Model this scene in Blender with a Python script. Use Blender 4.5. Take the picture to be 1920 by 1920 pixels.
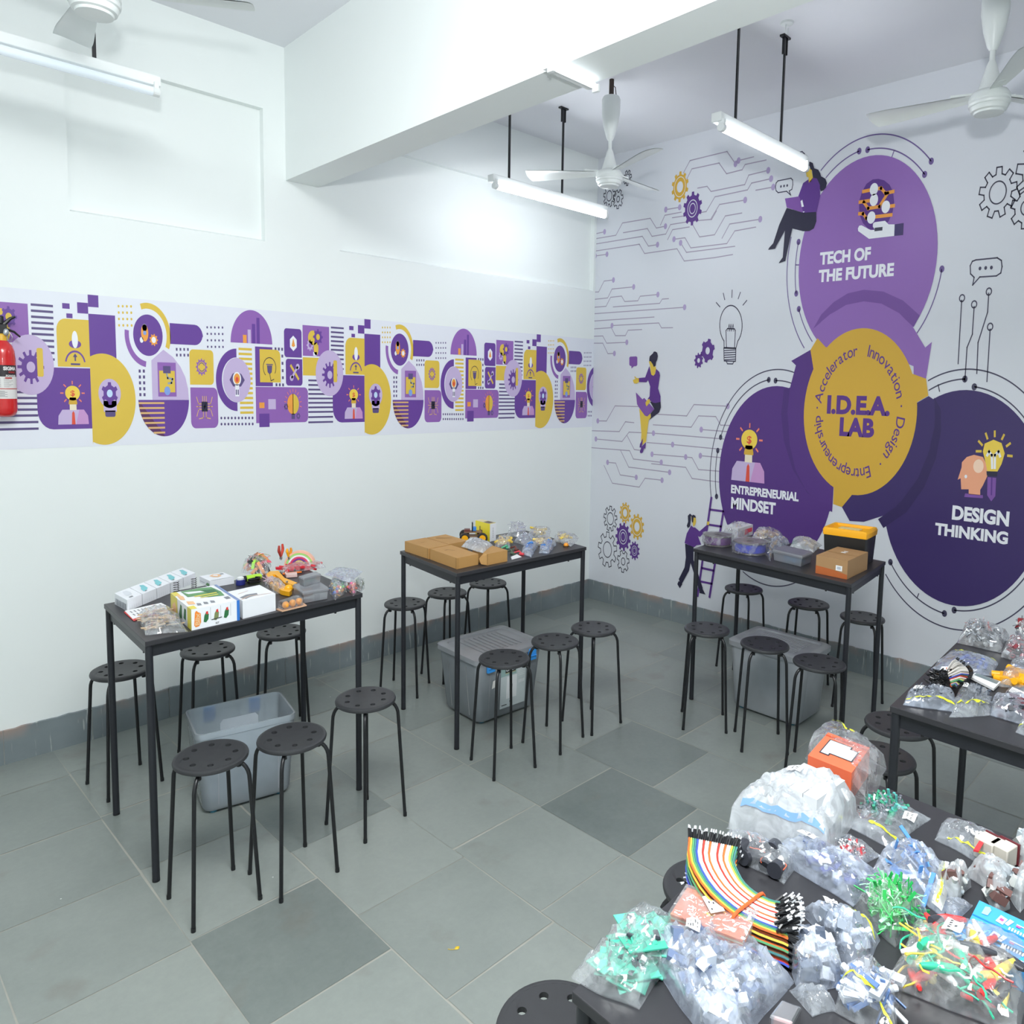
import bpy, math, random
from math import sin, cos, pi, radians, sqrt, atan2
from mathutils import Vector, Matrix, noise as mnoise
from mathutils.geometry import tessellate_polygon

for o in list(bpy.data.objects):
    bpy.data.objects.remove(o)
SC = bpy.context.scene
COL = SC.collection

# ------------------------------------------------------------------ camera
FPX, PPX, PPY = 1398.527, 1040.0, 851.905
CAMR = ((0.6957, -0.7181, 0.0187), (-0.0523, -0.0765, -0.9957), (0.7164, 0.6917, -0.0908))
CAMC = Vector((-3.9442, -3.4484, 1.5))
cd = bpy.data.cameras.new('camera')
cam = bpy.data.objects.new('camera', cd)
COL.objects.link(cam)
_r, _d, _f = [Vector(a).normalized() for a in CAMR]
cam.matrix_world = Matrix(((_r.x, -_d.x, -_f.x, CAMC.x), (_r.y, -_d.y, -_f.y, CAMC.y),
                           (_r.z, -_d.z, -_f.z, CAMC.z), (0, 0, 0, 1)))
cd.sensor_width = 36.0
cd.lens = FPX / 1920 * 36
cd.shift_x = 0.5 - PPX / 1920
cd.shift_y = PPY / 1920 - 0.5
cd.clip_start = 0.02
SC.camera = cam

# ------------------------------------------------------------------ world, light, exposure
W = bpy.data.worlds.new('world'); SC.world = W
W.use_nodes = True
W.node_tree.nodes['Background'].inputs[0].default_value = (0.85, 0.93, 1.0, 1)
W.node_tree.nodes['Background'].inputs[1].default_value = 0.3

def area(name, loc, target, size, power, color=(1, 1, 1), sy=None):
    l = bpy.data.lights.new(name, 'AREA')
    l.energy = power; l.color = color
    if sy: l.shape = 'RECTANGLE'; l.size = size; l.size_y = sy
    else: l.shape = 'DISK'; l.size = size
    o = bpy.data.objects.new(name, l); COL.objects.link(o)
    o.location = loc
    o.rotation_euler = (Vector(target) - Vector(loc)).to_track_quat('-Z', 'Y').to_euler()
    return o
# on-camera flash tilted up at the ceiling: its spill lights the upper walls directly, the ceiling above sends the rest down
area('ceiling_bounce_light', (-3.4, -3.0, 3.02), (-3.0, -2.6, 0), 1.6, 160, (0.98, 1.0, 1.0))
sp = bpy.data.lights.new('flash_light', 'SPOT'); sp.energy = 154; sp.spot_size = radians(104); sp.spot_blend = 1.0
sp.shadow_soft_size = 0.05; sp.color = (0.97, 0.99, 1.0)
spo = bpy.data.objects.new('flash_light', sp); COL.objects.link(spo)
spo.location = (-3.95, -3.45, 1.86)
spo.rotation_euler = (Vector((-1.5, -1.35, 3.05)) - Vector(spo.location)).to_track_quat('-Z', 'Y').to_euler()

SC.view_settings.view_transform = 'Standard'
SC.view_settings.look = 'None'
SC.view_settings.gamma = 1
SC.view_settings.use_curve_mapping = False
SC.view_settings.exposure = 0.0
try:
    SC.cycles.transparent_max_bounces = 32
    SC.cycles.max_bounces = 8
    SC.cycles.diffuse_bounces = 5
    SC.cycles.transmission_bounces = 6
    SC.cycles.caustics_reflective = False
    SC.cycles.caustics_refractive = False
except Exception:
    pass

# ------------------------------------------------------------------ picture helpers: a pixel of the photograph -> a point on a real plane
_K = Matrix(CAMR).inverted()
def ray(px, py):
    return _K @ Vector(((px - PPX) / FPX, (py - PPY) / FPX, 1.0))
def at(px, py, z=0.0):
    d = ray(px, py); return CAMC + d * ((z - CAMC.z) / d.z)
def atx(px, py, X=0.0):
    d = ray(px, py); return CAMC + d * ((X - CAMC.x) / d.x)
def aty(px, py, Y=0.0):
    d = ray(px, py); return CAMC + d * ((Y - CAMC.y) / d.y)
def zoom(x0, y0, s):
    return lambda x, y: (x0 + x / s, y0 + y / s)
TOP = 0.743

# ------------------------------------------------------------------ materials
def lin(c):
    return tuple(((v / 255) / 12.92 if v / 255 <= 0.04045 else ((v / 255 + 0.055) / 1.055) ** 2.4) for v in c)
MATS = {}
def mat(name, rgb, rough=0.5, metal=0.0, var=0.06, scale=30, bump=0.0, emit=0, trans=0, coat=0, spec=0.5, alpha=1):
    if name in MATS: return MATS[name]
    m = bpy.data.materials.new(name); m.use_nodes = True
    nt = m.node_tree; b = nt.nodes['Principled BSDF']
    c = lin(rgb)
    b.inputs['Base Color'].default_value = (*c, 1)
    b.inputs['Roughness'].default_value = rough
    b.inputs['Metallic'].default_value = metal
    b.inputs['Specular IOR Level'].default_value = spec
    if coat: b.inputs['Coat Weight'].default_value = coat
    if trans: b.inputs['Transmission Weight'].default_value = trans
    if emit:
        b.inputs['Emission Color'].default_value = (*c, 1); b.inputs['Emission Strength'].default_value = emit
    if var:
        tc = nt.nodes.new('ShaderNodeTexCoord'); n = nt.nodes.new('ShaderNodeTexNoise')
        n.inputs['Scale'].default_value = scale; n.inputs['Detail'].default_value = 4
        nt.links.new(tc.outputs['Object'], n.inputs['Vector'])
        mx = nt.nodes.new('ShaderNodeMix'); mx.data_type = 'RGBA'
        mx.inputs[6].default_value = (*[v * (1 - var) for v in c], 1)
        mx.inputs[7].default_value = (*[min(1, v * (1 + var)) for v in c], 1)
        nt.links.new(n.outputs['Fac'], mx.inputs[0]); nt.links.new(mx.outputs[2], b.inputs['Base Color'])
        if bump:
            bp = nt.nodes.new('ShaderNodeBump'); bp.inputs['Strength'].default_value = bump; bp.inputs['Distance'].default_value = 0.002
            nt.links.new(n.outputs['Fac'], bp.inputs['Height']); nt.links.new(bp.outputs['Normal'], b.inputs['Normal'])
    MATS[name] = m
    return m

def film(name, rgb=(235, 242, 250), clear=0.72, rough=0.12, gloss=0.5, milky=0.35):
    """thin polythene: mostly see-through, a milky veil and sharp highlights at grazing angles"""
    if name in MATS: return MATS[name]
    m = bpy.data.materials.new(name); m.use_nodes = True
    nt = m.node_tree; nt.nodes.clear(); N = nt.nodes.new; L = nt.links.new
    out = N('ShaderNodeOutputMaterial')
    tr = N('ShaderNodeBsdfTransparent'); tr.inputs[0].default_value = (0.98, 0.985, 1, 1)
    df = N('ShaderNodeBsdfDiffuse'); df.inputs[0].default_value = (*lin(rgb), 1)
    tl = N('ShaderNodeBsdfTranslucent'); tl.inputs[0].default_value = (*lin(rgb), 1)
    gl = N('ShaderNodeBsdfGlossy'); gl.inputs['Roughness'].default_value = rough
    tc = N('ShaderNodeTexCoord'); nz = N('ShaderNodeTexNoise'); nz.inputs['Scale'].default_value = 26; nz.inputs['Detail'].default_value = 3
    nz.inputs['Distortion'].default_value = 1.2
    L(tc.outputs['Object'], nz.inputs['Vector'])
    rp = N('ShaderNodeValToRGB'); rp.color_ramp.elements[0].position = 0.44; rp.color_ramp.elements[1].position = 0.68
    L(nz.outputs['Fac'], rp.inputs[0])
    bm = N('ShaderNodeBump'); bm.inputs['Strength'].default_value = 0.35; bm.inputs['Distance'].default_value = 0.004
    L(nz.outputs['Fac'], bm.inputs['Height'])
    for s in (gl, df): L(bm.outputs['Normal'], s.inputs['Normal'])
    a = N('ShaderNodeMixShader'); a.inputs[0].default_value = 0.45; L(df.outputs[0], a.inputs[1]); L(tl.outputs[0], a.inputs[2])
    # veil amount: milky * (0.4..1.6)
    mm = N('ShaderNodeMath'); mm.operation = 'MULTIPLY_ADD'; mm.inputs[1].default_value = milky; mm.inputs[2].default_value = (1 - clear)
    L(rp.outputs[0], mm.inputs[0])
    b = N('ShaderNodeMixShader'); L(mm.outputs[0], b.inputs[0]); L(tr.outputs[0], b.inputs[1]); L(a.outputs[0], b.inputs[2])
    lw = N('ShaderNodeLayerWeight'); lw.inputs[0].default_value = 0.35; L(bm.outputs['Normal'], lw.inputs['Normal'])
    g = N('ShaderNodeMath'); g.operation = 'MULTIPLY_ADD'; g.inputs[1].default_value = gloss; g.inputs[2].default_value = 0.04
    L(lw.outputs['Fresnel'], g.inputs[0])
    c = N('ShaderNodeMixShader'); L(g.outputs[0], c.inputs[0]); L(b.outputs[0], c.inputs[1]); L(gl.outputs[0], c.inputs[2])
    L(c.outputs[0], out.inputs[0])
    MATS[name] = m
    return m

def plastic_clear(name, rgb, clear=0.5, rough=0.25):
    """hazy see-through moulded plastic (storage tubs, small cases)"""
    if name in MATS: return MATS[name]
    m = bpy.data.materials.new(name); m.use_nodes = True
    nt = m.node_tree; nt.nodes.clear(); N = nt.nodes.new; L = nt.links.new
    out = N('ShaderNodeOutputMaterial')
    tr = N('ShaderNodeBsdfTransparent'); tr.inputs[0].default_value = (*[0.5 + 0.5 * v for v in lin(rgb)], 1)
    df = N('ShaderNodeBsdfDiffuse'); df.inputs[0].default_value = (*lin(rgb), 1)
    tl = N('ShaderNodeBsdfTranslucent'); tl.inputs[0].default_value = (*lin(rgb), 1)
    gl = N('ShaderNodeBsdfGlossy'); gl.inputs['Roughness'].default_value = rough
    tc = N('ShaderNodeTexCoord'); nz = N('ShaderNodeTexNoise'); nz.inputs['Scale'].default_value = 9
    L(tc.outputs['Object'], nz.inputs['Vector'])
    mm = N('ShaderNodeMath'); mm.operation = 'MULTIPLY_ADD'; mm.inputs[1].default_value = 0.25; mm.inputs[2].default_value = 1 - clear - 0.12
    L(nz.outputs['Fac'], mm.inputs[0])
    a = N('ShaderNodeMixShader'); a.inputs[0].default_value = 0.5; L(df.outputs[0], a.inputs[1]); L(tl.outputs[0], a.inputs[2])
    b = N('ShaderNodeMixShader'); L(mm.outputs[0], b.inputs[0]); L(tr.outputs[0], b.inputs[1]); L(a.outputs[0], b.inputs[2])
    lw = N('ShaderNodeLayerWeight'); lw.inputs[0].default_value = 0.3
    c = N('ShaderNodeMixShader'); L(lw.outputs['Fresnel'], c.inputs[0]); L(b.outputs[0], c.inputs[1]); L(gl.outputs[0], c.inputs[2])
    L(c.outputs[0], out.inputs[0])
    MATS[name] = m
    return m

# ------------------------------------------------------------------ mesh builder
class MB:
    def __init__(s): s.v = []; s.f = []; s.m = []; s.M = None
    def add(s, vs, fs, mi=0):
        n = len(s.v)
        for p in vs:
            p = Vector(p); s.v.append(s.M @ p if s.M else p)
        for f in fs: s.f.append([i + n for i in f]); s.m.append(mi)
        return s
    def box(s, c, d, mi=0, rz=0):
        x, y, z = [k / 2 for k in d]; R = Matrix.Rotation(rz, 3, 'Z'); c = Vector(c)
        vs = [c + R @ Vector(p) for p in ((-x, -y, -z), (x, -y, -z), (x, y, -z), (-x, y, -z), (-x, -y, z), (x, -y, z), (x, y, z), (-x, y, z))]
        return s.add(vs, [(3, 2, 1, 0), (4, 5, 6, 7), (0, 1, 5, 4), (1, 2, 6, 5), (2, 3, 7, 6), (3, 0, 4, 7)], mi)
    def hexa(s, base, top, mi=0):
        """8-corner block from two quads (counter-clockwise from above)"""
        vs = list(base) + list(top)
        return s.add(vs, [(3, 2, 1, 0), (4, 5, 6, 7), (0, 1, 5, 4), (1, 2, 6, 5), (2, 3, 7, 6), (3, 0, 4, 7)], mi)
    def cyl(s, a, b, r0, r1=None, n=16, mi=0, caps=True):
        a = Vector(a); b = Vector(b); r1 = r0 if r1 is None else r1
        q = (b - a).to_track_quat('Z', 'Y'); vs = []
        for c, r in ((a, r0), (b, r1)):
            for i in range(n): vs.append(c + q @ Vector((r * cos(2 * pi * i / n), r * sin(2 * pi * i / n), 0)))
        fs = [(i, (i + 1) % n, n + (i + 1) % n, n + i) for i in range(n)]
        if caps: fs += [tuple(range(n - 1, -1, -1)), tuple(range(n, 2 * n))]
        return s.add(vs, fs, mi)
    def tube(s, pts, r, n=8, mi=0, caps=True):
        pts = [Vector(p) for p in pts]; vs = []; fs = []; up = None
        rr = r if isinstance(r, (list, tuple)) else [r] * len(pts)
        for k, p in enumerate(pts):
            t = (pts[min(k + 1, len(pts) - 1)] - pts[max(k - 1, 0)]).normalized()
            if up is None: up = t.orthogonal().normalized()
            up = (up - t * up.dot(t)); up = up.normalized() if up.length > 1e-6 else t.orthogonal().normalized()
            w = t.cross(up)
            for i in range(n):
                a = 2 * pi * i / n; vs.append(p + (up * cos(a) + w * sin(a)) * rr[k])
        for k in range(len(pts) - 1):
            for i in range(n):
                j = (i + 1) % n; fs.append((k * n + i, k * n + j, (k + 1) * n + j, (k + 1) * n + i))
        if caps: fs += [tuple(range(n - 1, -1, -1)), tuple(range((len(pts) - 1) * n, len(pts) * n))]
        return s.add(vs, fs, mi)
    def lathe(s, prof, n=24, mi=0, c=(0, 0, 0), a0=0.0, a1=2 * pi):
        c = Vector(c); vs = []; fs = []; full = abs(a1 - a0 - 2 * pi) < 1e-4; m = n if full else n + 1
        for r, z in prof:
            for i in range(m):
                a = a0 + (a1 - a0) * i / n; vs.append(c + Vector((r * cos(a), r * sin(a), z)))
        for k in range(len(prof) - 1):
            for i in range(n):
                j = (i + 1) % m; fs.append((k * m + i, k * m + j, (k + 1) * m + j, (k + 1) * m + i))
        return s.add(vs, fs, mi)
    def ball(s, c, r, nu=12, nv=8, mi=0, R=None):
        r = (r, r, r) if not isinstance(r, (tuple, list)) else r; c = Vector(c); vs = []; fs = []
        for j in range(nv + 1):
            t = pi * j / nv
            for i in range(nu):
                a = 2 * pi * i / nu; p = Vector((r[0] * sin(t) * cos(a), r[1] * sin(t) * sin(a), r[2] * cos(t)))
                vs.append(c + (R @ p if R else p))
        for j in range(nv):
            for i in range(nu):
                k = (i + 1) % nu; fs.append((j * nu + i, (j + 1) * nu + i, (j + 1) * nu + k, j * nu + k))
        return s.add(vs, fs, mi)
    def poly(s, pts3, mi=0):
        """flat outline, concave allowed"""
        pts3 = [Vector(p) for p in pts3]
        return s.add(pts3, [tuple(t) for t in tessellate_polygon([pts3])], mi)
    def prism(s, pts2, z0, z1, mi=0, mis=None):
        n = len(pts2); lo = [Vector((x, y, z0)) for x, y in pts2]; hi = [Vector((x, y, z1)) for x, y in pts2]
        tr = tessellate_polygon([hi])
        s.add(lo + hi, [tuple(i + n for i in t) for t in tr] + [tuple(reversed(t)) for t in tr], mi)
        return s.add(lo + hi, [(i, (i + 1) % n, n + (i + 1) % n, n + i) for i in range(n)], mi if mis is None else mis)
    def loft(s, loops, mi=0, cap0=True, cap1=True):
        n = len(loops[0]); vs = [p for l in loops for p in l]; fs = []
        for k in range(len(loops) - 1):
            for i in range(n):
                j = (i + 1) % n; fs.append((k * n + i, k * n + j, (k + 1) * n + j, (k + 1) * n + i))
        if cap0: fs.append(tuple(range(n - 1, -1, -1)))
        if cap1: fs.append(tuple(range((len(loops) - 1) * n, len(loops) * n)))
        return s.add(vs, fs, mi)
    def grid(s, fn, nu, nv, mi=0):
        vs = [fn(i / nu, j / nv) for j in range(nv + 1) for i in range(nu + 1)]
        fs = [(j * (nu + 1) + i, j * (nu + 1) + i + 1, (j + 1) * (nu + 1) + i + 1, (j + 1) * (nu + 1) + i) for j in range(nv) for i in range(nu)]
        return s.add(vs, fs, mi)
    def build(s, name, mats, parent=None, smooth=40, loc=None, bevel=0):
        """one mesh object; vertices are in world space and become local to the parent (or to loc)"""
        me = bpy.data.meshes.new(name)
        if parent is not None: inv = WM[parent.name].inverted(); vs = [inv @ v for v in s.v]
        elif loc is not None: loc = Vector(loc); vs = [v - loc for v in s.v]
        else: vs = s.v
        me.from_pydata([tuple(v) for v in vs], [], s.f)
        for m in (mats if isinstance(mats, (list, tuple)) else [mats]): me.materials.append(m)
        me.polygons.foreach_set('material_index', s.m)
        if smooth:
            me.polygons.foreach_set('use_smooth', [True] * len(s.f))
            me.set_sharp_from_angle(angle=radians(smooth))
        me.update()
        o = bpy.data.objects.new(name, me); COL.objects.link(o)
        WM[o.name] = Matrix.Identity(4)
        if parent is not None: o.parent = parent; WM[o.name] = WM[parent.name].copy()
        elif loc is not None: o.location = loc; WM[o.name] = Matrix.Translation(loc)
        if bevel:
            b = o.modifiers.new('bevel', 'BEVEL'); b.width = bevel; b.segments = 2; b.limit_method = 'ANGLE'; b.angle_limit = radians(40)
        return o
WM = {}
def rrect(w, d, r, z, c=(0, 0), rz=0, k=5):
    out = []
    for sx, sy, a0 in ((1, 1, 0), (-1, 1, 90), (-1, -1, 180), (1, -1, 270)):
        for i in range(k):
            a = radians(a0 + 90 * i / (k - 1))
            x = sx * (w / 2 - r) + r * cos(a); y = sy * (d / 2 - r) + r * sin(a)
            out.append(Vector((c[0] + x * cos(rz) - y * sin(rz), c[1] + x * sin(rz) + y * cos(rz), z)))
    return out
def tag(o, label=None, cat=None, group=None, kind=None):
    if label: o['label'] = label
    if cat: o['category'] = cat
    if group: o['group'] = group
    if kind: o['kind'] = kind
    return o
def thing(name, label, cat, loc=(0, 0, 0), rz=0, group=None):
    o = bpy.data.objects.new(name, None); COL.objects.link(o)
    o.empty_display_size = 0.05
    o.location = loc; o.rotation_euler = (0, 0, rz)
    WM[o.name] = Matrix.Translation(Vector(loc)) @ Matrix.Rotation(rz, 4, 'Z')
    return tag(o, label, cat, group)
def copy_tree(o, parent=None):
    c = o.copy(); COL.objects.link(c); c.parent = parent
    for ch in list(o.children): copy_tree(ch, c)
    return c
def dup(o, loc, rz, label, group=None):
    c = copy_tree(o); c.location = loc; c.rotation_euler = (0, 0, rz); c['label'] = label
    if group: c['group'] = group
    return c
def text_mesh(txt, bold=0.0):
    cu = bpy.data.curves.new('txt', 'FONT'); cu.body = txt; cu.size = 1; cu.offset = bold; cu.resolution_u = 4
    o = bpy.data.objects.new('txt', cu); COL.objects.link(o)
    me = o.evaluated_get(bpy.context.evaluated_depsgraph_get()).to_mesh()
    vs = [Vector(v.co) for v in me.vertices]; fs = [tuple(p.vertices) for p in me.polygons]
    bpy.data.objects.remove(o); bpy.data.curves.remove(cu)
    return vs, fs

# ------------------------------------------------------------------ structure
m_wall = mat('white_wall_paint', (238, 243, 242), 0.55, var=0.015, scale=3, bump=0.03)
m_print = mat('vinyl_wall_sheet', (219, 222, 229), 0.42, var=0.012, scale=2)
m_ceil = mat('ceiling_paint', (232, 233, 238), 0.7, var=0.015, scale=3)
CZ = 3.045

def floor_mat():
    m = bpy.data.materials.new('slate_floor_tiles'); m.use_nodes = True
    nt = m.node_tree; N = nt.nodes.new; L = nt.links.new; b = nt.nodes['Principled BSDF']
    at_ = N('ShaderNodeAttribute'); at_.attribute_name = 'tone'
    tc = N('ShaderNodeTexCoord')
    n1 = N('ShaderNodeTexNoise'); n1.inputs['Scale'].default_value = 3.2; n1.inputs['Detail'].default_value = 8; n1.inputs['Roughness'].default_value = 0.65
    n2 = N('ShaderNodeTexNoise'); n2.inputs['Scale'].default_value = 46; n2.inputs['Detail'].default_value = 6; n2.inputs['Roughness'].default_value = 0.7
    v = N('ShaderNodeTexVoronoi'); v.inputs['Scale'].default_value = 11
    for n in (n1, n2, v): L(tc.outputs['Object'], n.inputs['Vector'])
    base = N('ShaderNodeValToRGB'); e = base.color_ramp.elements
    e[0].position = 0.0; e[0].color = (*lin((104, 113, 111)), 1); e[1].position = 1.0; e[1].color = (*lin((168, 174, 168)), 1)
    s = N('ShaderNodeMath'); s.operation = 'MULTIPLY_ADD'; s.inputs[1].default_value = 0.45; L(n1.outputs['Fac'], s.inputs[0])
    s2 = N('ShaderNodeMath'); s2.operation = 'MULTIPLY_ADD'; s2.inputs[1].default_value = 0.22; L(n2.outputs['Fac'], s2.inputs[0])
    off = N('ShaderNodeMath'); off.operation = 'SUBTRACT'; off.inputs[1].default_value = 0.30; L(at_.outputs['Fac'], off.inputs[0])
    L(off.outputs[0], s.inputs[2]); L(s.outputs[0], s2.inputs[2]); L(s2.outputs[0], base.inputs[0])
    st = N('ShaderNodeValToRGB'); st.color_ramp.elements[0].position = 0.60; st.color_ramp.elements[1].position = 0.74
    n3 = N('ShaderNodeTexNoise'); n3.inputs['Scale'].default_value = 5.5; n3.inputs['Detail'].default_value = 5; L(tc.outputs['Object'], n3.inputs['Vector'])
    L(n3.outputs['Fac'], st.inputs[0])
    mx = N('ShaderNodeMix'); mx.data_type = 'RGBA'; mx.inputs[7].default_value = (*lin((118, 112, 104)), 1)
    f3 = N('ShaderNodeMath'); f3.operation = 'MULTIPLY'; f3.inputs[1].default_value = 0.45; L(st.outputs[0], f3.inputs[0])
    L(f3.outputs[0], mx.inputs[0]); L(base.outputs[0], mx.inputs[6])
    # paint specks
    sk = N('ShaderNodeValToRGB'); sk.color_ramp.elements[0].position = 0.022; sk.color_ramp.elements[0].color = (1, 1, 1, 1)
    sk.color_ramp.elements[1].position = 0.030; sk.color_ramp.elements[1].color = (0, 0, 0, 1)
    L(v.outputs['Distance'], sk.inputs[0])
    gate = N('ShaderNodeMath'); gate.operation = 'GREATER_THAN'; gate.inputs[1].default_value = 0.72
    L(v.outputs['Color'], gate.inputs[0])
    ml = N('ShaderNodeMath'); ml.operation = 'MULTIPLY'; L(sk.outputs[0], ml.inputs[0]); L(gate.outputs[0], ml.inputs[1])
    m2 = N('ShaderNodeMix'); m2.data_type = 'RGBA'; m2.inputs[7].default_value = (*lin((214, 218, 214)), 1)
    L(ml.outputs[0], m2.inputs[0]); L(mx.outputs[2], m2.inputs[6])
    L(m2.outputs[2], b.inputs['Base Color'])
    rr = N('ShaderNodeMapRange'); rr.inputs[3].default_value = 0.22; rr.inputs[4].default_value = 0.42
    L(n1.outputs['Fac'], rr.inputs[0]); L(rr.outputs[0], b.inputs['Roughness'])
    bm = N('ShaderNodeBump'); bm.inputs['Strength'].default_value = 0.12; bm.inputs['Distance'].default_value = 0.003
    L(n2.outputs['Fac'], bm.inputs['Height']); L(bm.outputs['Normal'], b.inputs['Normal'])
    return m
m_grout = mat('cement_joint', (166, 166, 158), 0.85, var=0.2, scale=14, bump=0.3)
def build_floor():
    rnd = random.Random(7)
    mb = MB(); tones = []
    xs = [-5.16 + 0.38 * k for k in range(5)] + [-3.26, -2.89, -2.51, -2.132, -1.735, -1.345, -0.955, -0.565, -0.175, 0.0]
    start = {-3.26: -1.46, -2.89: -1.29, -2.51: -1.235, -2.132: -1.66, -1.735: -1.46, -1.345: -1.30, -0.955: -1.5, -0.565: -1.42, -0.175: -1.5}
    fixed = {(-3.26, -1): 0.16, (-2.132, -1): 0.05, (-1.735, -1): 0.16, (-2.89, 0): 0.18, (-1.345, 0): 0.36, (-3.26, 0): 0.52, (-2.51, -1): 0.5, (-2.89, -1): 0.52, (-2.51, 0): 0.40, (-2.132, 0): 0.3}
    n = 0
    for a, b in zip(xs[:-1], xs[1:]):
        y0 = start.get(a, -1.46 - rnd.uniform(0, 0.3)); 
        for k in range(-10, 5):
            ya = y0 + k * 0.403; yb = ya + 0.403
            ya = max(ya, -4.8); yb = min(yb, 0.0)
            if yb - ya < 0.03: continue
            g = 0.0016 + rnd.random() * 0.0018
            j = lambda: rnd.uniform(-0.0025, 0.0025)
            mb.add([(a + g + j(), ya + g + j(), 0), (b - g + j(), ya + g + j(), 0), (b - g + j(), yb - g + j(), 0), (a + g + j(), yb - g + j(), 0)], [(0, 1, 2, 3)], 0)
            tones += [fixed.get((a, k), rnd.uniform(0.28, 0.55))]
    nt = len(mb.f)
    mb.add([(-5.2, -4.8, -0.0012), (0, -4.8, -0.0012), (0, 0, -0.0012), (-5.2, 0, -0.0012)], [(0, 1, 2, 3)], 1)
    tones += [0.5]
    o = mb.build('floor', [floor_mat(), m_grout], smooth=0)
    at_ = o.data.attributes.new('tone', 'FLOAT', 'FACE')
    at_.data.foreach_set('value', tones)
    tag(o, 'grey slate tile floor with pale cement joints and paint specks', 'floor', kind='structure')
build_floor()

def panel_wall():
    """left wall in the plane y=0 with two shallow blind recesses"""
    mb = MB(); recs = [(-3.125, -2.342, 2.147, 2.745), (-1.955, -0.02, 2.157, 2.715)]
    X0, X1 = -5.2, 0.0; D = 0.035
    xs = [X0, recs[0][0], recs[0][1], recs[1][0], recs[1][1], X1]
    for i in range(5):
        a, b = xs[i], xs[i + 1]
        r = recs[0] if i == 1 else recs[1] if i == 3 else None
        if not r: mb.add([(a, 0, 0), (b, 0, 0), (b, 0, CZ), (a, 0, CZ)], [(0, 1, 2, 3)])
        else:
            z0, z1 = r[2], r[3]
            mb.add([(a, 0, 0), (b, 0, 0), (b, 0, z0), (a, 0, z0)], [(0, 1, 2, 3)])
            mb.add([(a, 0, z1), (b, 0, z1), (b, 0, CZ), (a, 0, CZ)], [(0, 1, 2, 3)])
            mb.add([(a, 0, z0), (b, 0, z0), (b, 0, z1), (a, 0, z1), (a, D, z0 + .012), (b, D, z0 + .012), (b, D, z1), (a, D, z1)],
                   [(4, 5, 6, 7), (0, 1, 5, 4), (1, 2, 6, 5), (2, 3, 7, 6), (3, 0, 4, 7)])
    mb.add([(X0, .06, 0), (X1, .06, 0), (X1, .06, CZ), (X0, .06, CZ)], [(3, 2, 1, 0)])
    tag(mb.build('wall_left', m_wall, smooth=0), 'white painted wall with two shallow recessed panels above the graphic strip', 'wall', kind='structure')
panel_wall()
def slab(name, c, d, m, label, cat):
    tag(MB().box(c, d).build(name, m, smooth=0, loc=c), label, cat, kind='structure')
slab('wall_right', (0.05, -2.4, CZ / 2), (0.1, 4.8, CZ), m_print, 'pale wall carrying the purple lab mural', 'wall')
slab('wall_back', (-5.25, -2.4, CZ / 2), (0.1, 4.8, CZ), m_wall, 'white wall behind the photographer', 'wall')
slab('wall_front', (-2.6, -4.85, CZ / 2), (5.2, 0.1, CZ), m_wall, 'white wall to the right of the photographer', 'wall')
slab('ceiling', (-2.6, -2.4, CZ + 0.05), (5.2, 4.8, 0.1), m_ceil, 'pale painted ceiling', 'ceiling')
# deep concrete beam across the room
BZ = 2.445
mbm = MB()
bb = [(-2.236, 0.0), (-2.382, -4.8), (-2.222, -4.8), (-2.072, 0.0)]
mbm.hexa([(x, y, BZ) for x, y in bb], [(x, y, CZ) for x, y in bb])
o = mbm.build('trim_1', m_wall, smooth=0, loc=(-2.3, -2.4, BZ)); tag(o, 'deep white ceiling beam crossing the room', 'beam', kind='structure')

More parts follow.
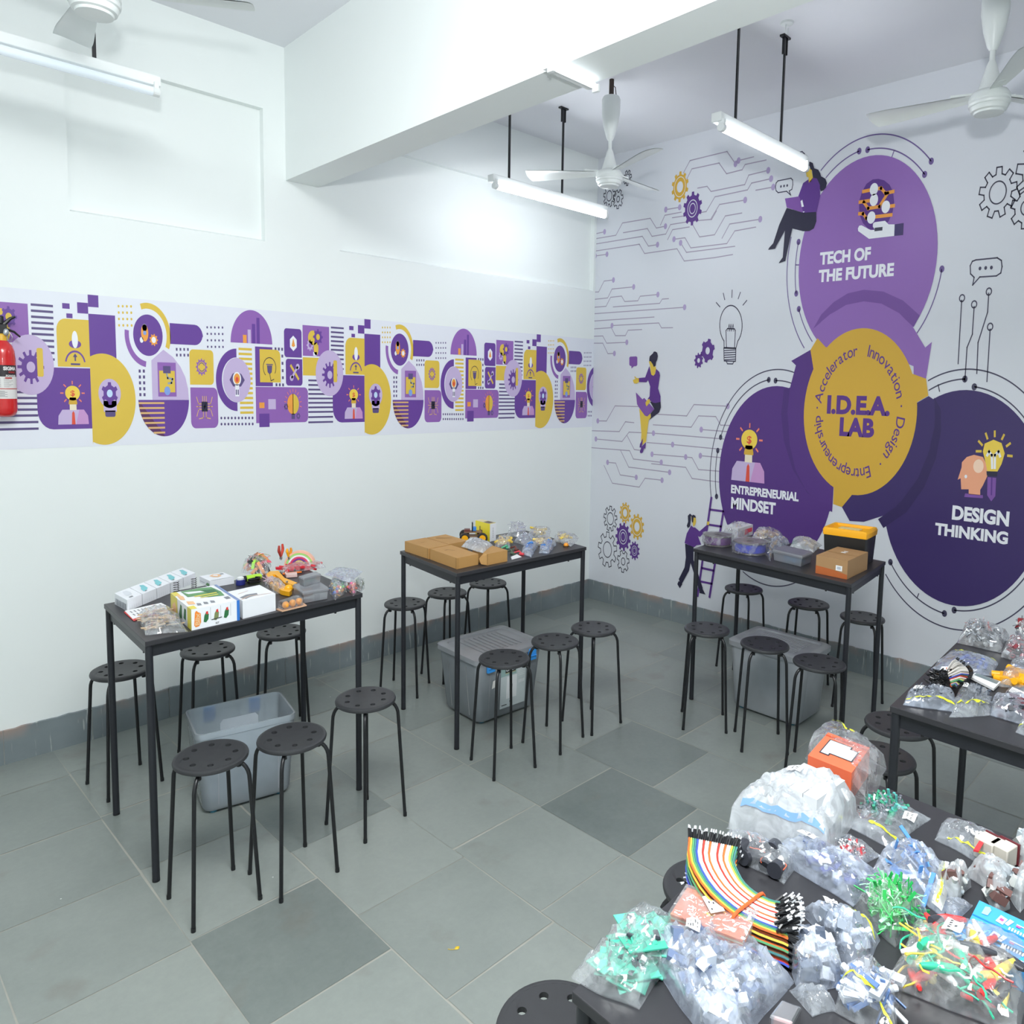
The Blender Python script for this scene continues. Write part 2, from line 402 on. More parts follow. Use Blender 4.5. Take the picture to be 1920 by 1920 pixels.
# slate skirting
def skirt_mat():
    m = mat('slate_skirting', (124, 134, 138), 0.6, var=0.25, scale=7, bump=0.2)
    nt = m.node_tree; N = nt.nodes.new; L = nt.links.new; b = nt.nodes['Principled BSDF']
    src = b.inputs['Base Color'].links[0].from_socket
    tc = N('ShaderNodeTexCoord'); n = N('ShaderNodeTexNoise'); n.inputs['Scale'].default_value = 6; n.inputs['Detail'].default_value = 6
    sep = N('ShaderNodeSeparateXYZ'); L(tc.outputs['Object'], n.inputs['Vector']); L(tc.outputs['Object'], sep.inputs[0])
    mp = N('ShaderNodeMapRange'); mp.inputs[1].default_value = 0.085; mp.inputs[2].default_value = 0.136; L(sep.outputs['Z'], mp.inputs[0])
    ml = N('ShaderNodeMath'); ml.operation = 'MULTIPLY'; L(mp.outputs[0], ml.inputs[0])
    rp = N('ShaderNodeValToRGB'); rp.color_ramp.elements[0].position = 0.46; rp.color_ramp.elements[1].position = 0.62
    L(n.outputs['Fac'], rp.inputs[0]); L(rp.outputs[0], ml.inputs[1])
    mx = N('ShaderNodeMix'); mx.data_type = 'RGBA'; mx.inputs[7].default_value = (*lin((158, 140, 132)), 1)
    L(ml.outputs[0], mx.inputs[0]); L(src, mx.inputs[6])
    # vertical whitewash drips
    mpv = N('ShaderNodeMapping'); mpv.inputs['Scale'].default_value = (70, 70, 6); L(tc.outputs['Object'], mpv.inputs[0])
    n2 = N('ShaderNodeTexNoise'); n2.inputs['Scale'].default_value = 1; n2.inputs['Detail'].default_value = 3; L(mpv.outputs[0], n2.inputs['Vector'])
    r2 = N('ShaderNodeValToRGB'); r2.color_ramp.elements[0].position = 0.64; r2.color_ramp.elements[1].position = 0.70
    L(n2.outputs['Fac'], r2.inputs[0])
    m3 = N('ShaderNodeMix'); m3.data_type = 'RGBA'; m3.inputs[7].default_value = (*lin((196, 200, 198)), 1)
    f = N('ShaderNodeMath'); f.operation = 'MULTIPLY'; f.inputs[1].default_value = 0.7; L(r2.outputs[0], f.inputs[0])
    L(f.outputs[0], m3.inputs[0]); L(mx.outputs[2], m3.inputs[6]); L(m3.outputs[2], b.inputs['Base Color'])
    return m
m_sk = skirt_mat()
def skirting(name, ax, length, label):
    rnd = random.Random(3 if ax == 'x' else 5); mb = MB(); p = 0.0; T = 0.012; H = 0.134
    mb2 = []
    while p < length - 0.01:
        w = min(rnd.choice((0.11, 0.19, 0.24, 0.3)), length - p); q = p + w - 0.002
        n = max(2, int(w / 0.02)); top = [H + 0.004 * mnoise.noise(Vector(((p + (q - p) * i / n) * 23, 0.3 if ax == 'x' else 7, 0))) + rnd.uniform(-.0012, .0012) for i in range(n + 1)]
        for i in range(n):
            a = p + (q - p) * i / n; b = p + (q - p) * (i + 1) / n; za, zb = top[i], top[i + 1]
            P = (lambda t, d, z: (-t, -d, z)) if ax == 'x' else (lambda t, d, z: (-d, -t, z))
            mb.add([P(a, T, 0), P(b, T, 0), P(b, T, zb), P(a, T, za), P(b, 0, zb), P(a, 0, za)], [(0, 1, 2, 3), (3, 2, 4, 5)])
        p += w
    for t in (0, 1): pass
    P = (lambda t, d, z: (-t, -d, z)) if ax == 'x' else (lambda t, d, z: (-d, -t, z))
    mb.add([P(0, T * .8, 0), P(length, T * .8, 0), P(length, T * .8, H - .006), P(0, T * .8, H - .006)], [(0, 1, 2, 3)], 1)
    tag(mb.build(name, [m_sk, m_grout], smooth=0), label, 'skirting', kind='structure')
skirting('baseboard_left', 'x', 5.2, 'slate skirting along the wall with the graphic strip')
skirting('baseboard_right', 'y', 4.8, 'slate skirting along the mural wall')
# ------------------------------------------------------------------ printed wall graphics (flat vinyl prints on the walls)
class Art:
    def __init__(s, plane, asp, eps=0.00022, e0=0.0006):
        s.mb = MB(); s.plane = plane; s.A = asp; s.eps = eps; s.e0 = e0; s.mats = []; s.layer = 0; s.clip = None; s.off = (0, 0)
    def mi(s, m):
        if m not in s.mats: s.mats.append(m)
        return s.mats.index(m)
    def P(s, p):
        d = s.e0 + s.layer * s.eps
        return Vector((-d, -p[0], p[1])) if s.plane == 'x' else Vector((p[0], -d, p[1]))
    def tri(s, t, mi):
        t = [(p[0] + s.off[0], p[1] + s.off[1]) for p in t]
        if s.clip is not None:                       # keep a <= clip
            out = []
            for i in range(len(t)):
                a, b = t[i], t[(i + 1) % len(t)]
                ia, ib = a[0] <= s.clip, b[0] <= s.clip
                if ia: out.append(a)
                if ia != ib:
                    k = (s.clip - a[0]) / (b[0] - a[0]); out.append((s.clip, a[1] + k * (b[1] - a[1])))
            if len(out) < 3: return
            t = out
        s.mb.add([s.P(p) for p in t], [tuple(range(len(t)))], mi)
    def poly(s, pts, m):
        mi = s.mi(m); q = [Vector((p[0], p[1], 0)) for p in pts]
        for t in tessellate_polygon([q]): s.tri([pts[i] for i in t], mi)
    def ell(s, c, r, m, n=40, a0=0, a1=360):
        rx, ry = (r, r * s.A) if not isinstance(r, tuple) else r
        s.poly([(c[0] + rx * cos(radians(a0 + (a1 - a0) * i / n)), c[1] + ry * sin(radians(a0 + (a1 - a0) * i / n))) for i in range(n + (0 if a1 - a0 == 360 else 1))], m)
    def arc(s, c, r, w, a0, a1, m, n=48):
        """ring band of radius r, width w (horizontal units)"""
        mi = s.mi(m); pt = lambda rr, a: (c[0] + rr * cos(radians(a)), c[1] + rr * s.A * sin(radians(a)))
        for i in range(n):
            a, b = a0 + (a1 - a0) * i / n, a0 + (a1 - a0) * (i + 1) / n
            s.tri([pt(r - w / 2, a), pt(r + w / 2, a), pt(r + w / 2, b), pt(r - w / 2, b)], mi)
    def line(s, pts, w, m, close=False):
        mi = s.mi(m); pts = list(pts) + ([pts[0]] if close else [])
        for a, b in zip(pts[:-1], pts[1:]):
            ax, ay, bx, by = a[0], a[1] / s.A, b[0], b[1] / s.A
            l = sqrt((bx - ax) ** 2 + (by - ay) ** 2)
            if l < 1e-6: continue
            dx, dy = (bx - ax) / l * w / 2, (by - ay) / l * w / 2
            q = [(ax - dx - dy, ay - dy + dx), (ax - dx + dy, ay - dy - dx), (bx + dx + dy, by + dy - dx), (bx + dx - dy, by + dy + dx)]
            s.tri([(x, y * s.A) for x, y in q], mi)
    def rect(s, x0, y0, x1, y1, m): s.poly([(x0, y0), (x1, y0), (x1, y1), (x0, y1)], m)
    def rrect(s, x0, y0, x1, y1, r, m, which='1111'):
        pts = []
        for k, (cx, cy, a0) in enumerate(((x1, y1, 0), (x0, y1, 90), (x0, y0, 180), (x1, y0, 270))):
            if which[k] == '1':
                sx = -1 if cx == x1 else 1; sy = -1 if cy == y1 else 1
                for i in range(7):
                    a = radians(a0 + 15 * i); pts.append((cx + sx * r + r * cos(a), cy + s.A * (sy * r + r * sin(a))))
            else: pts.append((cx, cy))
        s.poly(pts, m)
    def gear(s, c, r, n, m, hole=0.4, holem=None, depth=0.22, rot=0, outline=None, duty=0.42):
        pts = []
        for i in range(n):
            a = 360 * i / n + rot; h = 180 / n
            for da, rr in ((-h * duty * 1.25, 1 - depth), (-h * duty * .8, 1), (h * duty * .8, 1), (h * duty * 1.25, 1 - depth)):
                t = radians(a + da); pts.append((c[0] + r * rr * cos(t), c[1] + s.A * r * rr * sin(t)))
        if outline:
            s.line(pts, outline, m, close=True)
            s.arc(c, r * hole, outline, 0, 360, m)
        else:
            s.poly(pts, m)
            if hole and holem: s.layer += 1; s.ell(c, r * hole, holem); s.layer -= 1
    def text(s, txt, x0, y0, x1, h, m, bold=0.03, rot=None, center=None):
        vs, fs = text_mesh(txt, bold)
        if not vs: return
        a0 = min(v.x for v in vs); a1 = max(v.x for v in vs); cap = 0.69
        mi = s.mi(m)
        f = lambda v: (x0 + (v.x - a0) / (a1 - a0) * (x1 - x0), y0 + v.y / cap * h)
        for q in fs: s.tri([f(vs[i]) for i in q], mi)
    def text_ring(s, txt, c, r, size, a0, m, bold=0.0, track=1.0):
        """clockwise round a circle, tops outward; a0 = start angle"""
        mi = s.mi(m); a = a0
        wd = {}
        for ch in txt:
            vs, fs = text_mesh(ch, bold) if ch != ' ' else ([], [])
            w = (max(v.x for v in vs) - min(v.x for v in vs)) if vs else 0.3
            x0 = min(v.x for v in vs) if vs else 0
            half = degrees_(w * size / 2 / r)
            a -= half
            t = radians(a - 90)
            for q in fs:
                pts = []
                for i in q:
                    x = (vs[i].x - x0 - w / 2) * size; y = (vs[i].y - 0.35) * size
                    px = r * cos(radians(a)) + x * cos(t) - y * sin(t); py = r * sin(radians(a)) + x * sin(t) + y * cos(t)
                    pts.append((c[0] + px, c[1] + py * s.A))
                s.tri(pts, mi)
            a -= half + degrees_(0.1 * size * track / r)
        return a
def degrees_(x): return x * 180 / pi
def ink(name, rgb): return mat('print_' + name, rgb, 0.42, var=0.01)
I_pur = ink('violet', (92, 52, 136)); I_mid = ink('mid_purple', (146, 106, 180)); I_lil = ink('lilac', (198, 180, 218)); I_yel = ink('yellow', (222, 190, 74))
I_gold = ink('gold', (214, 170, 60)); I_dark = ink('indigo', (58, 42, 100)); I_nav = ink('navy', (38, 36, 62)); I_white = ink('white', (238, 240, 246))
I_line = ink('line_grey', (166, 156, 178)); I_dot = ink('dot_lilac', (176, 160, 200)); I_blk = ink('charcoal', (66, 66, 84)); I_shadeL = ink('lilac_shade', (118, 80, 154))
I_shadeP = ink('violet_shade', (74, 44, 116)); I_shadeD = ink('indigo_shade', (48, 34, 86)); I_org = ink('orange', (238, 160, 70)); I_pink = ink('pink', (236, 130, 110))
I_red = ink('red', (224, 82, 62)); I_skin = ink('peach', (240, 168, 132)); I_blue = ink('sky', (130, 160, 224)); I_mar = ink('maroon', (92, 50, 96)); I_tan = ink('tan', (222, 180, 120))
I_sheet = ink('sheet', (230, 233, 242)); I_arr = ink('arrow_violet', (84, 50, 126)); I_lap = ink('laptop_violet', (128, 84, 164)); I_gmid = ink('gear_violet', (112, 74, 160))

def bulb_man(A, c, w, h):
    """light-bulb-headed figure in a lilac jacket; c = centre, w,h = size"""
    X = lambda x, y: (c[0] + x * w, c[1] + y * h)
    L0 = A.layer; A.layer += 1
    A.poly([X(-.5, -.5), X(.5, -.5), X(.48, -.3), X(.35, -.16), X(-.35, -.16), X(-.48, -.3)], I_lil)
    A.layer += 1
    A.poly([X(.08, -.5), X(.5, -.5), X(.48, -.3), X(.35, -.16), X(.2, -.16)], ink('rose_lilac', (200, 150, 204)))
    A.poly([X(-.11, -.17), X(.11, -.17), X(.11, -.02), X(-.11, -.02)], ink('cream', (236, 226, 200)))
    A.layer += 1
    A.poly([X(-.06, -.5), X(.06, -.5), X(.04, -.24), X(0, -.19), X(-.04, -.24)], I_red)
    A.poly([X(-.14, -.04), X(.14, -.04), X(.14, .0), X(.1, .12), X(-.1, .12), X(-.14, 0)], I_gold)
    A.ell(X(0, .22), (w * .24, h * .17), ink('bulb_yellow', (240, 208, 80)))
    A.layer += 1
    mb_txt = A.text('$', X(-.07, .16)[0], X(0, .16)[1], X(.07, .16)[0], h * .12, I_red, 0.02)
    for a in (0, 45, 90, 135, 180, 225, 315):
        ca, sa = cos(radians(a)), sin(radians(a))
        A.line([X(.31 * ca, .22 + .215 * sa), X(.38 * ca, .22 + .265 * sa)], w * .035, I_pink)
    A.layer = L0

# ---- mural on the right wall (u = distance from the corner, v = height)
M = Art('x', 1.477)
def wr(f):
    def g(x, y):
        p = atx(*f(x, y)); return (-p.y, p.z)
    return g
z1 = wr(zoom(1280, 0, 3)); z2 = wr(zoom(1280, 560, 3)); z4 = wr(zoom(1080, 240, 7.385)); z5 = wr(zoom(1080, 480, 7.385))
z6 = wr(zoom(1080, 720, 4.8)); z7 = wr(zoom(1160, 640, 8.727)); z8 = wr(zoom(1440, 240, 6))
T = lambda z, pts: [z(*p) for p in pts]
def circuits():
    LW = 0.0042
    def c(z, pts, d0=0, d1=0):
        q = T(z, pts); M.line(q, LW, I_line)
        for k, e in ((d0, q[0]), (d1, q[-1])):
            if k: M.layer += 1; M.ell(e, 0.0125, I_dot, 20); M.layer -= 1
    for a in [([(260, 1467), (397, 1437)], 0, 1), ([(260, 1535), (553, 1485), (645, 1315), (1030, 1250), (1113, 1385), (1240, 1360)], 0, 1),
              ([(655, 1450), (990, 1392), (1053, 1500), (1245, 1468), (1310, 1337), (1600, 1290), (1880, 1265), (1945, 1150)], 0, 0),
              ([(260, 1608), (920, 1500), (1003, 1635), (1130, 1615)], 0, 1), ([(260, 1705), (878, 1610), (950, 1738), (1400, 1672), (1500, 1842), (1920, 1795), (2170, 1752)], 0, 0),
              ([(270, 1772), (430, 1748)], 1, 1), ([(1245, 1130), (1437, 1097)], 1, 1), ([(1170, 1345), (1232, 1208), (1460, 1165)], 0, 0), ([(1335, 1243), (1490, 1218)], 0, 0),
              ([(1270, 1545), (1338, 1408), (1570, 1370)], 0, 0), ([(1358, 1540), (1510, 1520), (1590, 1660), (2090, 1600), (2200, 1425), (2490, 1372)], 1, 0),
              ([(1450, 1590), (1530, 1722), (2200, 1638)], 1, 0), ([(1600, 1310), (1712, 1508), (1920, 1478), (2068, 1218), (2297, 1177)], 0, 0)]: c(z4, *a)
    for a in [([(5, 972), (42, 903), (250, 852), (298, 922)], 0, 1), ([(25, 1005), (52, 950), (205, 917), (247, 977), (335, 955), (352, 925), (470, 900)], 0, 0), ([(315, 903), (400, 882)], 1, 0),
              ([(85, 1058), (138, 1048), (160, 1077), (350, 1038), (372, 985), (482, 958)], 0, 1), ([(105, 1195), (133, 1190), (182, 1107), (365, 1068), (388, 1030), (498, 1005)], 0, 1),
              ([(412, 1070), (510, 1052)], 0, 1), ([(160, 1230), (208, 1150), (352, 1125)], 0, 1), ([(222, 1340), (265, 1260), (437, 1233)], 0, 1), ]: c(z1, *a)
    for a in [([(255, 500), (315, 497), (390, 347), (520, 332)], 0, 1), ([(240, 602), (440, 580), (500, 457), (800, 428)], 0, 1),
              ([(240, 710), (417, 697), (480, 572), (632, 555), (675, 630), (858, 620), (890, 557), (1135, 533)], 0, 1), ([(515, 705), (1160, 655), (1195, 597), (1283, 590)], 0, 0),
              ([(240, 800), (1505, 710)], 0, 1), ([(245, 900), (1083, 845)], 0, 0), ([(240, 1010), (490, 992), (547, 1103), (685, 1102), (722, 1028), (912, 1018)], 0, 0),
              ([(500, 963), (1148, 927), (1185, 995), (1340, 992)], 1, 0), ([(240, 1112), (372, 1107), (425, 1207), (705, 1195)], 0, 1), ([(240, 1207), (372, 1207), (442, 1352), (533, 1350)], 0, 1)]: c(z5, *a)
    for a in [([(197, 332), (275, 333), (352, 197), (560, 203)], 1, 0), ([(140, 420), (390, 428), (445, 340), (522, 348)], 0, 0), ([(180, 495), (415, 517), (478, 433), (698, 443)], 1, 1),
              ([(698, 443), (1330, 495)], 0, 0), ([(460, 463), (525, 590), (580, 597)], 0, 0), ([(140, 573), (483, 600), (517, 675), (768, 705)], 0, 1), ([(403, 600), (475, 748), (843, 795)], 0, 1),
              ([(285, 705), (358, 712), (398, 818), (543, 840)], 1, 1), ([(253, 733), (328, 893), (570, 928), (622, 848), (775, 866)], 0, 1), ([(735, 272), (997, 287), (1062, 185), (1367, 200)], 0, 1),
              ([(695, 367), (1038, 388), (1103, 287), (1258, 293), (1303, 370), (1380, 373)], 0, 0), ([(1128, 410), (1360, 428)], 1, 0), ([(640, 527), (870, 545)], 0, 1), ([(870, 545), (1313, 588)], 0, 0),
              ([(685, 632), (988, 657)], 1, 1), ([(988, 657), (1045, 663), (1103, 770), (1290, 785)], 0, 0), ([(1120, 645), (1303, 662)], 1, 0), ([(680, 717), (988, 750), (1045, 850), (1295, 883)], 0, 0)]: c(z6, *a)
circuits()
def wg(z, x, y, R): a = z(x, y); b = z(x + R, y); return a, abs(b[0] - a[0])
M.layer = 3
for z, x, y, R, n, m, rings in [(z4, 1442, 815, 118, 10, I_gold, 1), (z4, 1615, 1115, 132, 10, I_pur, 2), (z5, 1825, 1312, 98, 6, I_pur, 0), (z5, 1700, 1447, 62, 9, I_pur, 0),
                                (z6, 443, 1160, 52, 11, I_gold, 1), (z6, 550, 1285, 65, 11, I_gold, 1), (z6, 425, 1375, 70, 11, I_pur, 2), (z6, 527, 1500, 47, 11, I_pur, 2)]:
    c, r = wg(z, x, y, R)
    M.layer = 3
    M.gear(c, r, n, m, hole=(0.30 if rings == 0 else 0.36), holem=(m if rings == 2 else m_print), rot=18, duty=0.45, depth=.2)
    M.layer = 5
    if rings == 1: M.arc(c, r * .64, r * .05, 0, 360, m_print)
    if rings == 2: M.arc(c, r * .5, r * .055, 0, 360, m_print); M.arc(c, r * .3, r * .055, 0, 360, m_print)
M.layer = 1
for z, x, y, R, n, h in [(z6, 310, 1212, 60, 9, .48), (z6, 283, 1490, 85, 9, .44), (z6, 425, 1597, 54, 7, .32), (z4, 462, 940, 80, 9, .45), (z4, 585, 985, 68, 7, .3), (z4, 715, 690, 55, 7, .5), (z1, 1773, 1083, 108, 9, .44),
                      (z1, 2020, 960, 150, 9, .45), (z1, 1935, 1168, 92, 7, .35), (z1, 635, 900, 24, 7, .0)]:
    c, r = wg(z, x, y, R); M.gear(c, r, n, I_blk, hole=h, outline=.0045, depth=.27, rot=10, duty=.5)
# big circles
CT, CL, CR, CY = (1.845, 2.180), (1.392, 0.999), (2.372, 0.993), (1.857, 1.393)
RB = 0.3565
def pol(c, p): return sqrt((p[0] - c[0]) ** 2 + ((p[1] - c[1]) / M.A) ** 2), degrees_(atan2((p[1] - c[1]) / M.A, p[0] - c[0]))
def ringarc(c, z, p0, p1, m, w=.0045, d0=0, d1=0, ccw=False):
    """arc round c from pixel p0 to p1 (clockwise unless ccw), dots at the ends"""
    r0, a0 = pol(c, z(*p0)); r1, a1 = pol(c, z(*p1)); r = (r0 + r1) / 2
    if ccw:
        while a1 < a0: a1 += 360
    else:
        while a1 > a0: a1 -= 360
    M.arc(c, r, w, a0, a1, m, 60)
    for d, a in ((d0, a0), (d1, a1)):
        if d: M.ell((c[0] + r * cos(radians(a)), c[1] + M.A * r * sin(radians(a))), 0.0115, m, 20)
I_ringT = ink('ring_violet', (112, 92, 150)); I_ringD = ink('ring_slate', (70, 68, 92))
M.layer = 1
ringarc(CT, z8, (590, 470), (1830, 385), I_ringT, d1=1); ringarc(CT, z8, (650, 560), (1028, 262), I_ringT, d1=1); ringarc(CT, z8, (1122, 235), (1758, 530), I_ringT, d0=1, d1=1)
M.line(T(z8, [(1420, 255), (1395, 325)]), .0045, I_ringT)
ringarc(CT, z1, (605, 1330), (690, 1950), I_ringT, ccw=True); ringarc(CT, z1, (650, 1360), (642, 1650), I_ringT, d0=1, d1=1, ccw=True); ringarc(CT, z1, (660, 1733), (725, 1930), I_ringT, d0=1, ccw=True)
ringarc(CT, z1, (1458, 1513), (1318, 1875), I_ringT, d0=1)
M.line(T(z1, [(637, 1490), (655, 1490)]), .0045, I_ringT)
ringarc(CL, z2, (160, 1120), (628, 418), I_ringD); ringarc(CL, z2, (212, 778), (485, 460), I_ringD, d0=1, d1=1); ringarc(CL, z2, (523, 458), (615, 480), I_ringD, d0=1)
ringarc(CL, z2, (196, 853), (193, 1112), I_ringD, d0=1, d1=1, ccw=True); ringarc(CL, z2, (340, 1530), (660, 1590), I_ringD, ccw=True)
ringarc(CR, z2, (1372, 430), (1920, 580), I_ringD); ringarc(CR, z2, (1380, 500), (1587, 470), I_ringD, d1=1); ringarc(CR, z2, (1643, 480), (1918, 690), I_ringD, d0=1)
M.line(T(z2, [(1438, 485), (1445, 520)]), .0045, I_ringD)
ringarc(CR, z2, (1130, 1560), (1920, 1700), I_ringD, ccw=True); ringarc(CR, z2, (1160, 1490), (1475, 1755), I_ringD, d0=1, d1=1, ccw=True); ringarc(CR, z2, (1527, 1762), (1918, 1560), I_ringD, d0=1, ccw=True)
M.line(T(z2, [(1320, 1680), (1328, 1660)]), .0045, I_ringD)
M.layer = 4
M.ell(CL, RB, I_arr, 72); M.ell(CR, RB, I_dark, 72); M.layer = 5; M.ell(CT, RB, I_mid, 72)
M.layer = 6
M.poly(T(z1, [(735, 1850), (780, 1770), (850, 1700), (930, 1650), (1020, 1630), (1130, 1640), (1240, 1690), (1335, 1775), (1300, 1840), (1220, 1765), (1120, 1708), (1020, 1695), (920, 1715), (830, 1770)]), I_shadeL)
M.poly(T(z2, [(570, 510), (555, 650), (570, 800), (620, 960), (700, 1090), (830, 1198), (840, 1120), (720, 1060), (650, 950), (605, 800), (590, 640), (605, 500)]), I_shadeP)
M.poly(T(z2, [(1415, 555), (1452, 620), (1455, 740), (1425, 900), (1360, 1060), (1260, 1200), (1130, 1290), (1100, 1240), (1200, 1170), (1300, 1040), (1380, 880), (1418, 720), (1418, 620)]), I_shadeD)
M.layer = 7
M.poly(T(z2, [(735, 185), (780, 130), (830, 88), (920, 40), (1020, 18), (1120, 28), (1220, 82), (1300, 165), (1365, 275), (1403, 243), (1370, 450), (1232, 400), (1265, 365), (1300, 380), (1300, 500), (700, 500), (800, 280)]), I_mid)
M.poly(T(z2, [(725, 285), (748, 465), (800, 500), (800, 1020), (850, 1060), (842, 1200), (760, 1150), (690, 1070), (635, 960), (603, 820), (594, 660), (605, 500), (638, 375), (612, 350)]), I_arr)
M.poly(T(z2, [(993, 1055), (993, 1050), (1200, 700), (1320, 585), (1385, 548), (1418, 570), (1420, 680), (1390, 850), (1325, 1010), (1230, 1140), (1130, 1220), (1020, 1255), (940, 1250), (897, 1172)]), I_dark)
M.layer = 8
M.poly(T(z2, [(760, 222), (720, 288), (748, 465), (718, 445), (690, 570), (860, 620), (900, 300), (805, 272)]), I_gold)
M.poly(T(z2, [(1232, 400), (1370, 450), (1383, 545), (1320, 582), (1200, 640)]), I_gold)
M.poly(T(z2, [(993, 1055), (897, 1172), (848, 1155), (852, 1040), (900, 900), (990, 1000)]), I_gold)
M.layer = 9
M.ell(CY, 0.2975, I_gold, 72)
M.layer = 10
q0, q1 = z2(812, 640), z2(1165, 655); M.text('I.D.E.A.', q0[0], q0[1], q1[0], z2(815, 548)[1] - q0[1], I_pur, 0.05)
q0, q1 = z2(882, 765), z2(1077, 773); M.text('LAB', q0[0], q0[1], q1[0], z2(884, 672)[1] - q0[1], I_pur, 0.05)
rt = 0.222
for w, a in (('Accelerator', 172), ('Innovation', 80), ('Design', -3), ('Entrepreneurship', -68)): M.text_ring(w, CY, rt, 0.060, a, I_pur, 0.004, 0.75)
for a in (177, 7, -53): M.ell((CY[0] + rt * cos(radians(a)), CY[1] + M.A * rt * sin(radians(a))), .004, I_pur, 12)
def line_text(txt, z, bl, tl, br, m=I_white, bold=0.045):
    a, b, t = z(*bl), z(*br), z(*tl); M.text(txt, a[0], a[1], b[0], t[1] - a[1], m, bold)
line_text('TECH OF', z1, (772, 1487), (768, 1425), (1058, 1452)); line_text('THE FUTURE', z1, (765, 1585), (765, 1523), (1188, 1550))
line_text('ENTREPRENEURIAL', z2, (273, 1090), (275, 1048), (653, 1137)); line_text('MINDSET', z2, (273, 1176), (275, 1118), (523, 1210))
line_text('DESIGN', z2, (1515, 1237), (1518, 1165), (1835, 1277)); line_text('THINKING', z2, (1419, 1322), (1420, 1262), (1828, 1388))
a, b, c, d = z2(370, 690), z2(275, 1010), z2(462, 1020), z2(370, 1020); bulb_man(M, ((b[0] + c[0]) / 2, (a[1] + d[1]) / 2 - .01), c[0] - b[0], a[1] - d[1])
# circuit ball in a hand
M.layer = 10; M.poly(T(z8, [(1028, 900), (1030, 820), (1060, 720), (1110, 630), (1180, 580), (1245, 573), (1310, 590), (1370, 640), (1410, 720), (1422, 830), (1405, 940), (1360, 1050), (1290, 1120), (1200, 1150), (1130, 1135), (1070, 1070), (1035, 980)]), I_pur)
M.layer = 11
for p in ([(1075, 715), (1195, 690), (1275, 678), (1325, 735), (1412, 715)], [(1350, 735), (1255, 885), (1130, 905), (1080, 835)], [(1035, 835), (1195, 810)], [(1328, 888), (1418, 875)], [(1030, 965), (1072, 965), (1110, 1015), (1165, 1005), (1390, 978)]):
    M.line(T(z8, p), .012, I_org)
M.layer = 12
for p in ((1195, 690), (1195, 810), (1328, 888), (1165, 1008)): M.ell(z8(*p), .021, I_white, 24)
M.layer = 13
M.poly(T(z8, [(1015, 1130), (1030, 1100), (1055, 1095), (1160, 1150), (1205, 1145), (1183, 1110), (1185, 1075), (1205, 1060), (1320, 1045), (1360, 1085), (1428, 1085), (1423, 1215), (1140, 1248), (1018, 1160)]), I_white)
M.poly(T(z8, [(1428, 1085), (1530, 1070), (1523, 1205), (1423, 1215)]), I_dark)
M.layer = 14; M.line(T(z8, [(1215, 1142), (1278, 1135)]), .012, I_blk)
# head with bulb and pencil
M.layer = 10
M.poly(T(z2, [(1565, 1010), (1548, 1018), (1570, 950), (1572, 920), (1600, 890), (1640, 878), (1690, 890), (1715, 940), (1718, 990), (1690, 1050), (1675, 1075), (1675, 1105), (1610, 1100), (1610, 1072), (1568, 1072)]), I_skin)
M.poly(T(z2, [(1590, 1095), (1690, 1105), (1690, 1122), (1585, 1115)]), I_lap)
M.layer = 11; M.ell(z2(1665, 942), .022, ink('pale_peach', (250, 216, 190))); M.ell(z2(1594, 1000), .006, I_white, 12)
M.poly(T(z2, [(1690, 860), (1700, 815), (1750, 793), (1795, 812), (1813, 870), (1795, 930), (1772, 972), (1715, 970), (1705, 920)]), ink('bulb_yellow', (240, 208, 80)))
M.poly(T(z2, [(1710, 970), (1772, 972), (1770, 1000), (1712, 995)]), I_nav)
M.poly(T(z2, [(1716, 1003), (1765, 1008), (1760, 1110), (1737, 1140), (1714, 1105)]), I_lap)
M.layer = 12
M.line(T(z2, [(1742, 950), (1740, 880), (1725, 860), (1715, 880)]), .009, I_white); M.line(T(z2, [(1757, 950), (1758, 880), (1778, 860), (1786, 885)]), .009, I_white)
M.line(T(z2, [(1740, 1010), (1738, 1100)]), .006, I_pur)
for a, b in (((1655, 858), (1678, 858)), ((1668, 803), (1685, 822)), ((1707, 760), (1715, 785)), ((1757, 748), (1757, 772)), ((1808, 768), (1798, 788)), ((1842, 815), (1825, 828)), ((1852, 885), (1832, 883))):
    M.line([z2(*a), z2(*b)], .008, I_yel)
# doodles to the right
M.layer = 1
M.line(T(z1, [(1650, 1462), (1770, 1450), (1793, 1465), (1797, 1500), (1790, 1535), (1765, 1552), (1672, 1558), (1632, 1603), (1640, 1560), (1620, 1540), (1618, 1495), (1630, 1470)]), .0045, I_ringD, close=True)
for p in ((1673, 1510), (1705, 1507), (1737, 1505)): M.ell(z1(*p), .006, I_ringD, 12)
for z, pts in ((z2, [(1570, 10), (1550, 365)]), (z2, [(1640, 45), (1630, 200), (1600, 275), (1588, 460)]), (z2, [(1722, -30), (1716, 75), (1662, 247), (1655, 420)]), (z2, [(1730, 172), (1712, 465)])): M.line(T(z, pts), .0045, I_ringD)
for p in ((1572, -3), (1640, 32), (1723, -40), (1730, 158)): M.arc(z2(*p), .011, .0045, 0, 360, I_ringD, 24)
ell = lambda z, c, rx, ry, n=28, a0=0, a1=360: [z(c[0] + rx * cos(radians(a0 + (a1 - a0) * i / n)), c[1] - ry * sin(radians(a0 + (a1 - a0) * i / n))) for i in range(n + 1)]
M.line(ell(z2, (272, 150), 63, 112, 30, -52, 232) , .0045, I_ringD); M.line(T(z2, [(311, 238), (300, 278), (234, 275), (233, 238)]), .0045, I_ringD)
M.line(T(z2, [(232, 278), (300, 280), (298, 352), (234, 350)]), .0045, I_ringD, close=True)
for k in range(5): M.line(T(z2, [(234, 292 + 13 * k), (299, 288 + 13 * k)]), .004, I_ringD)
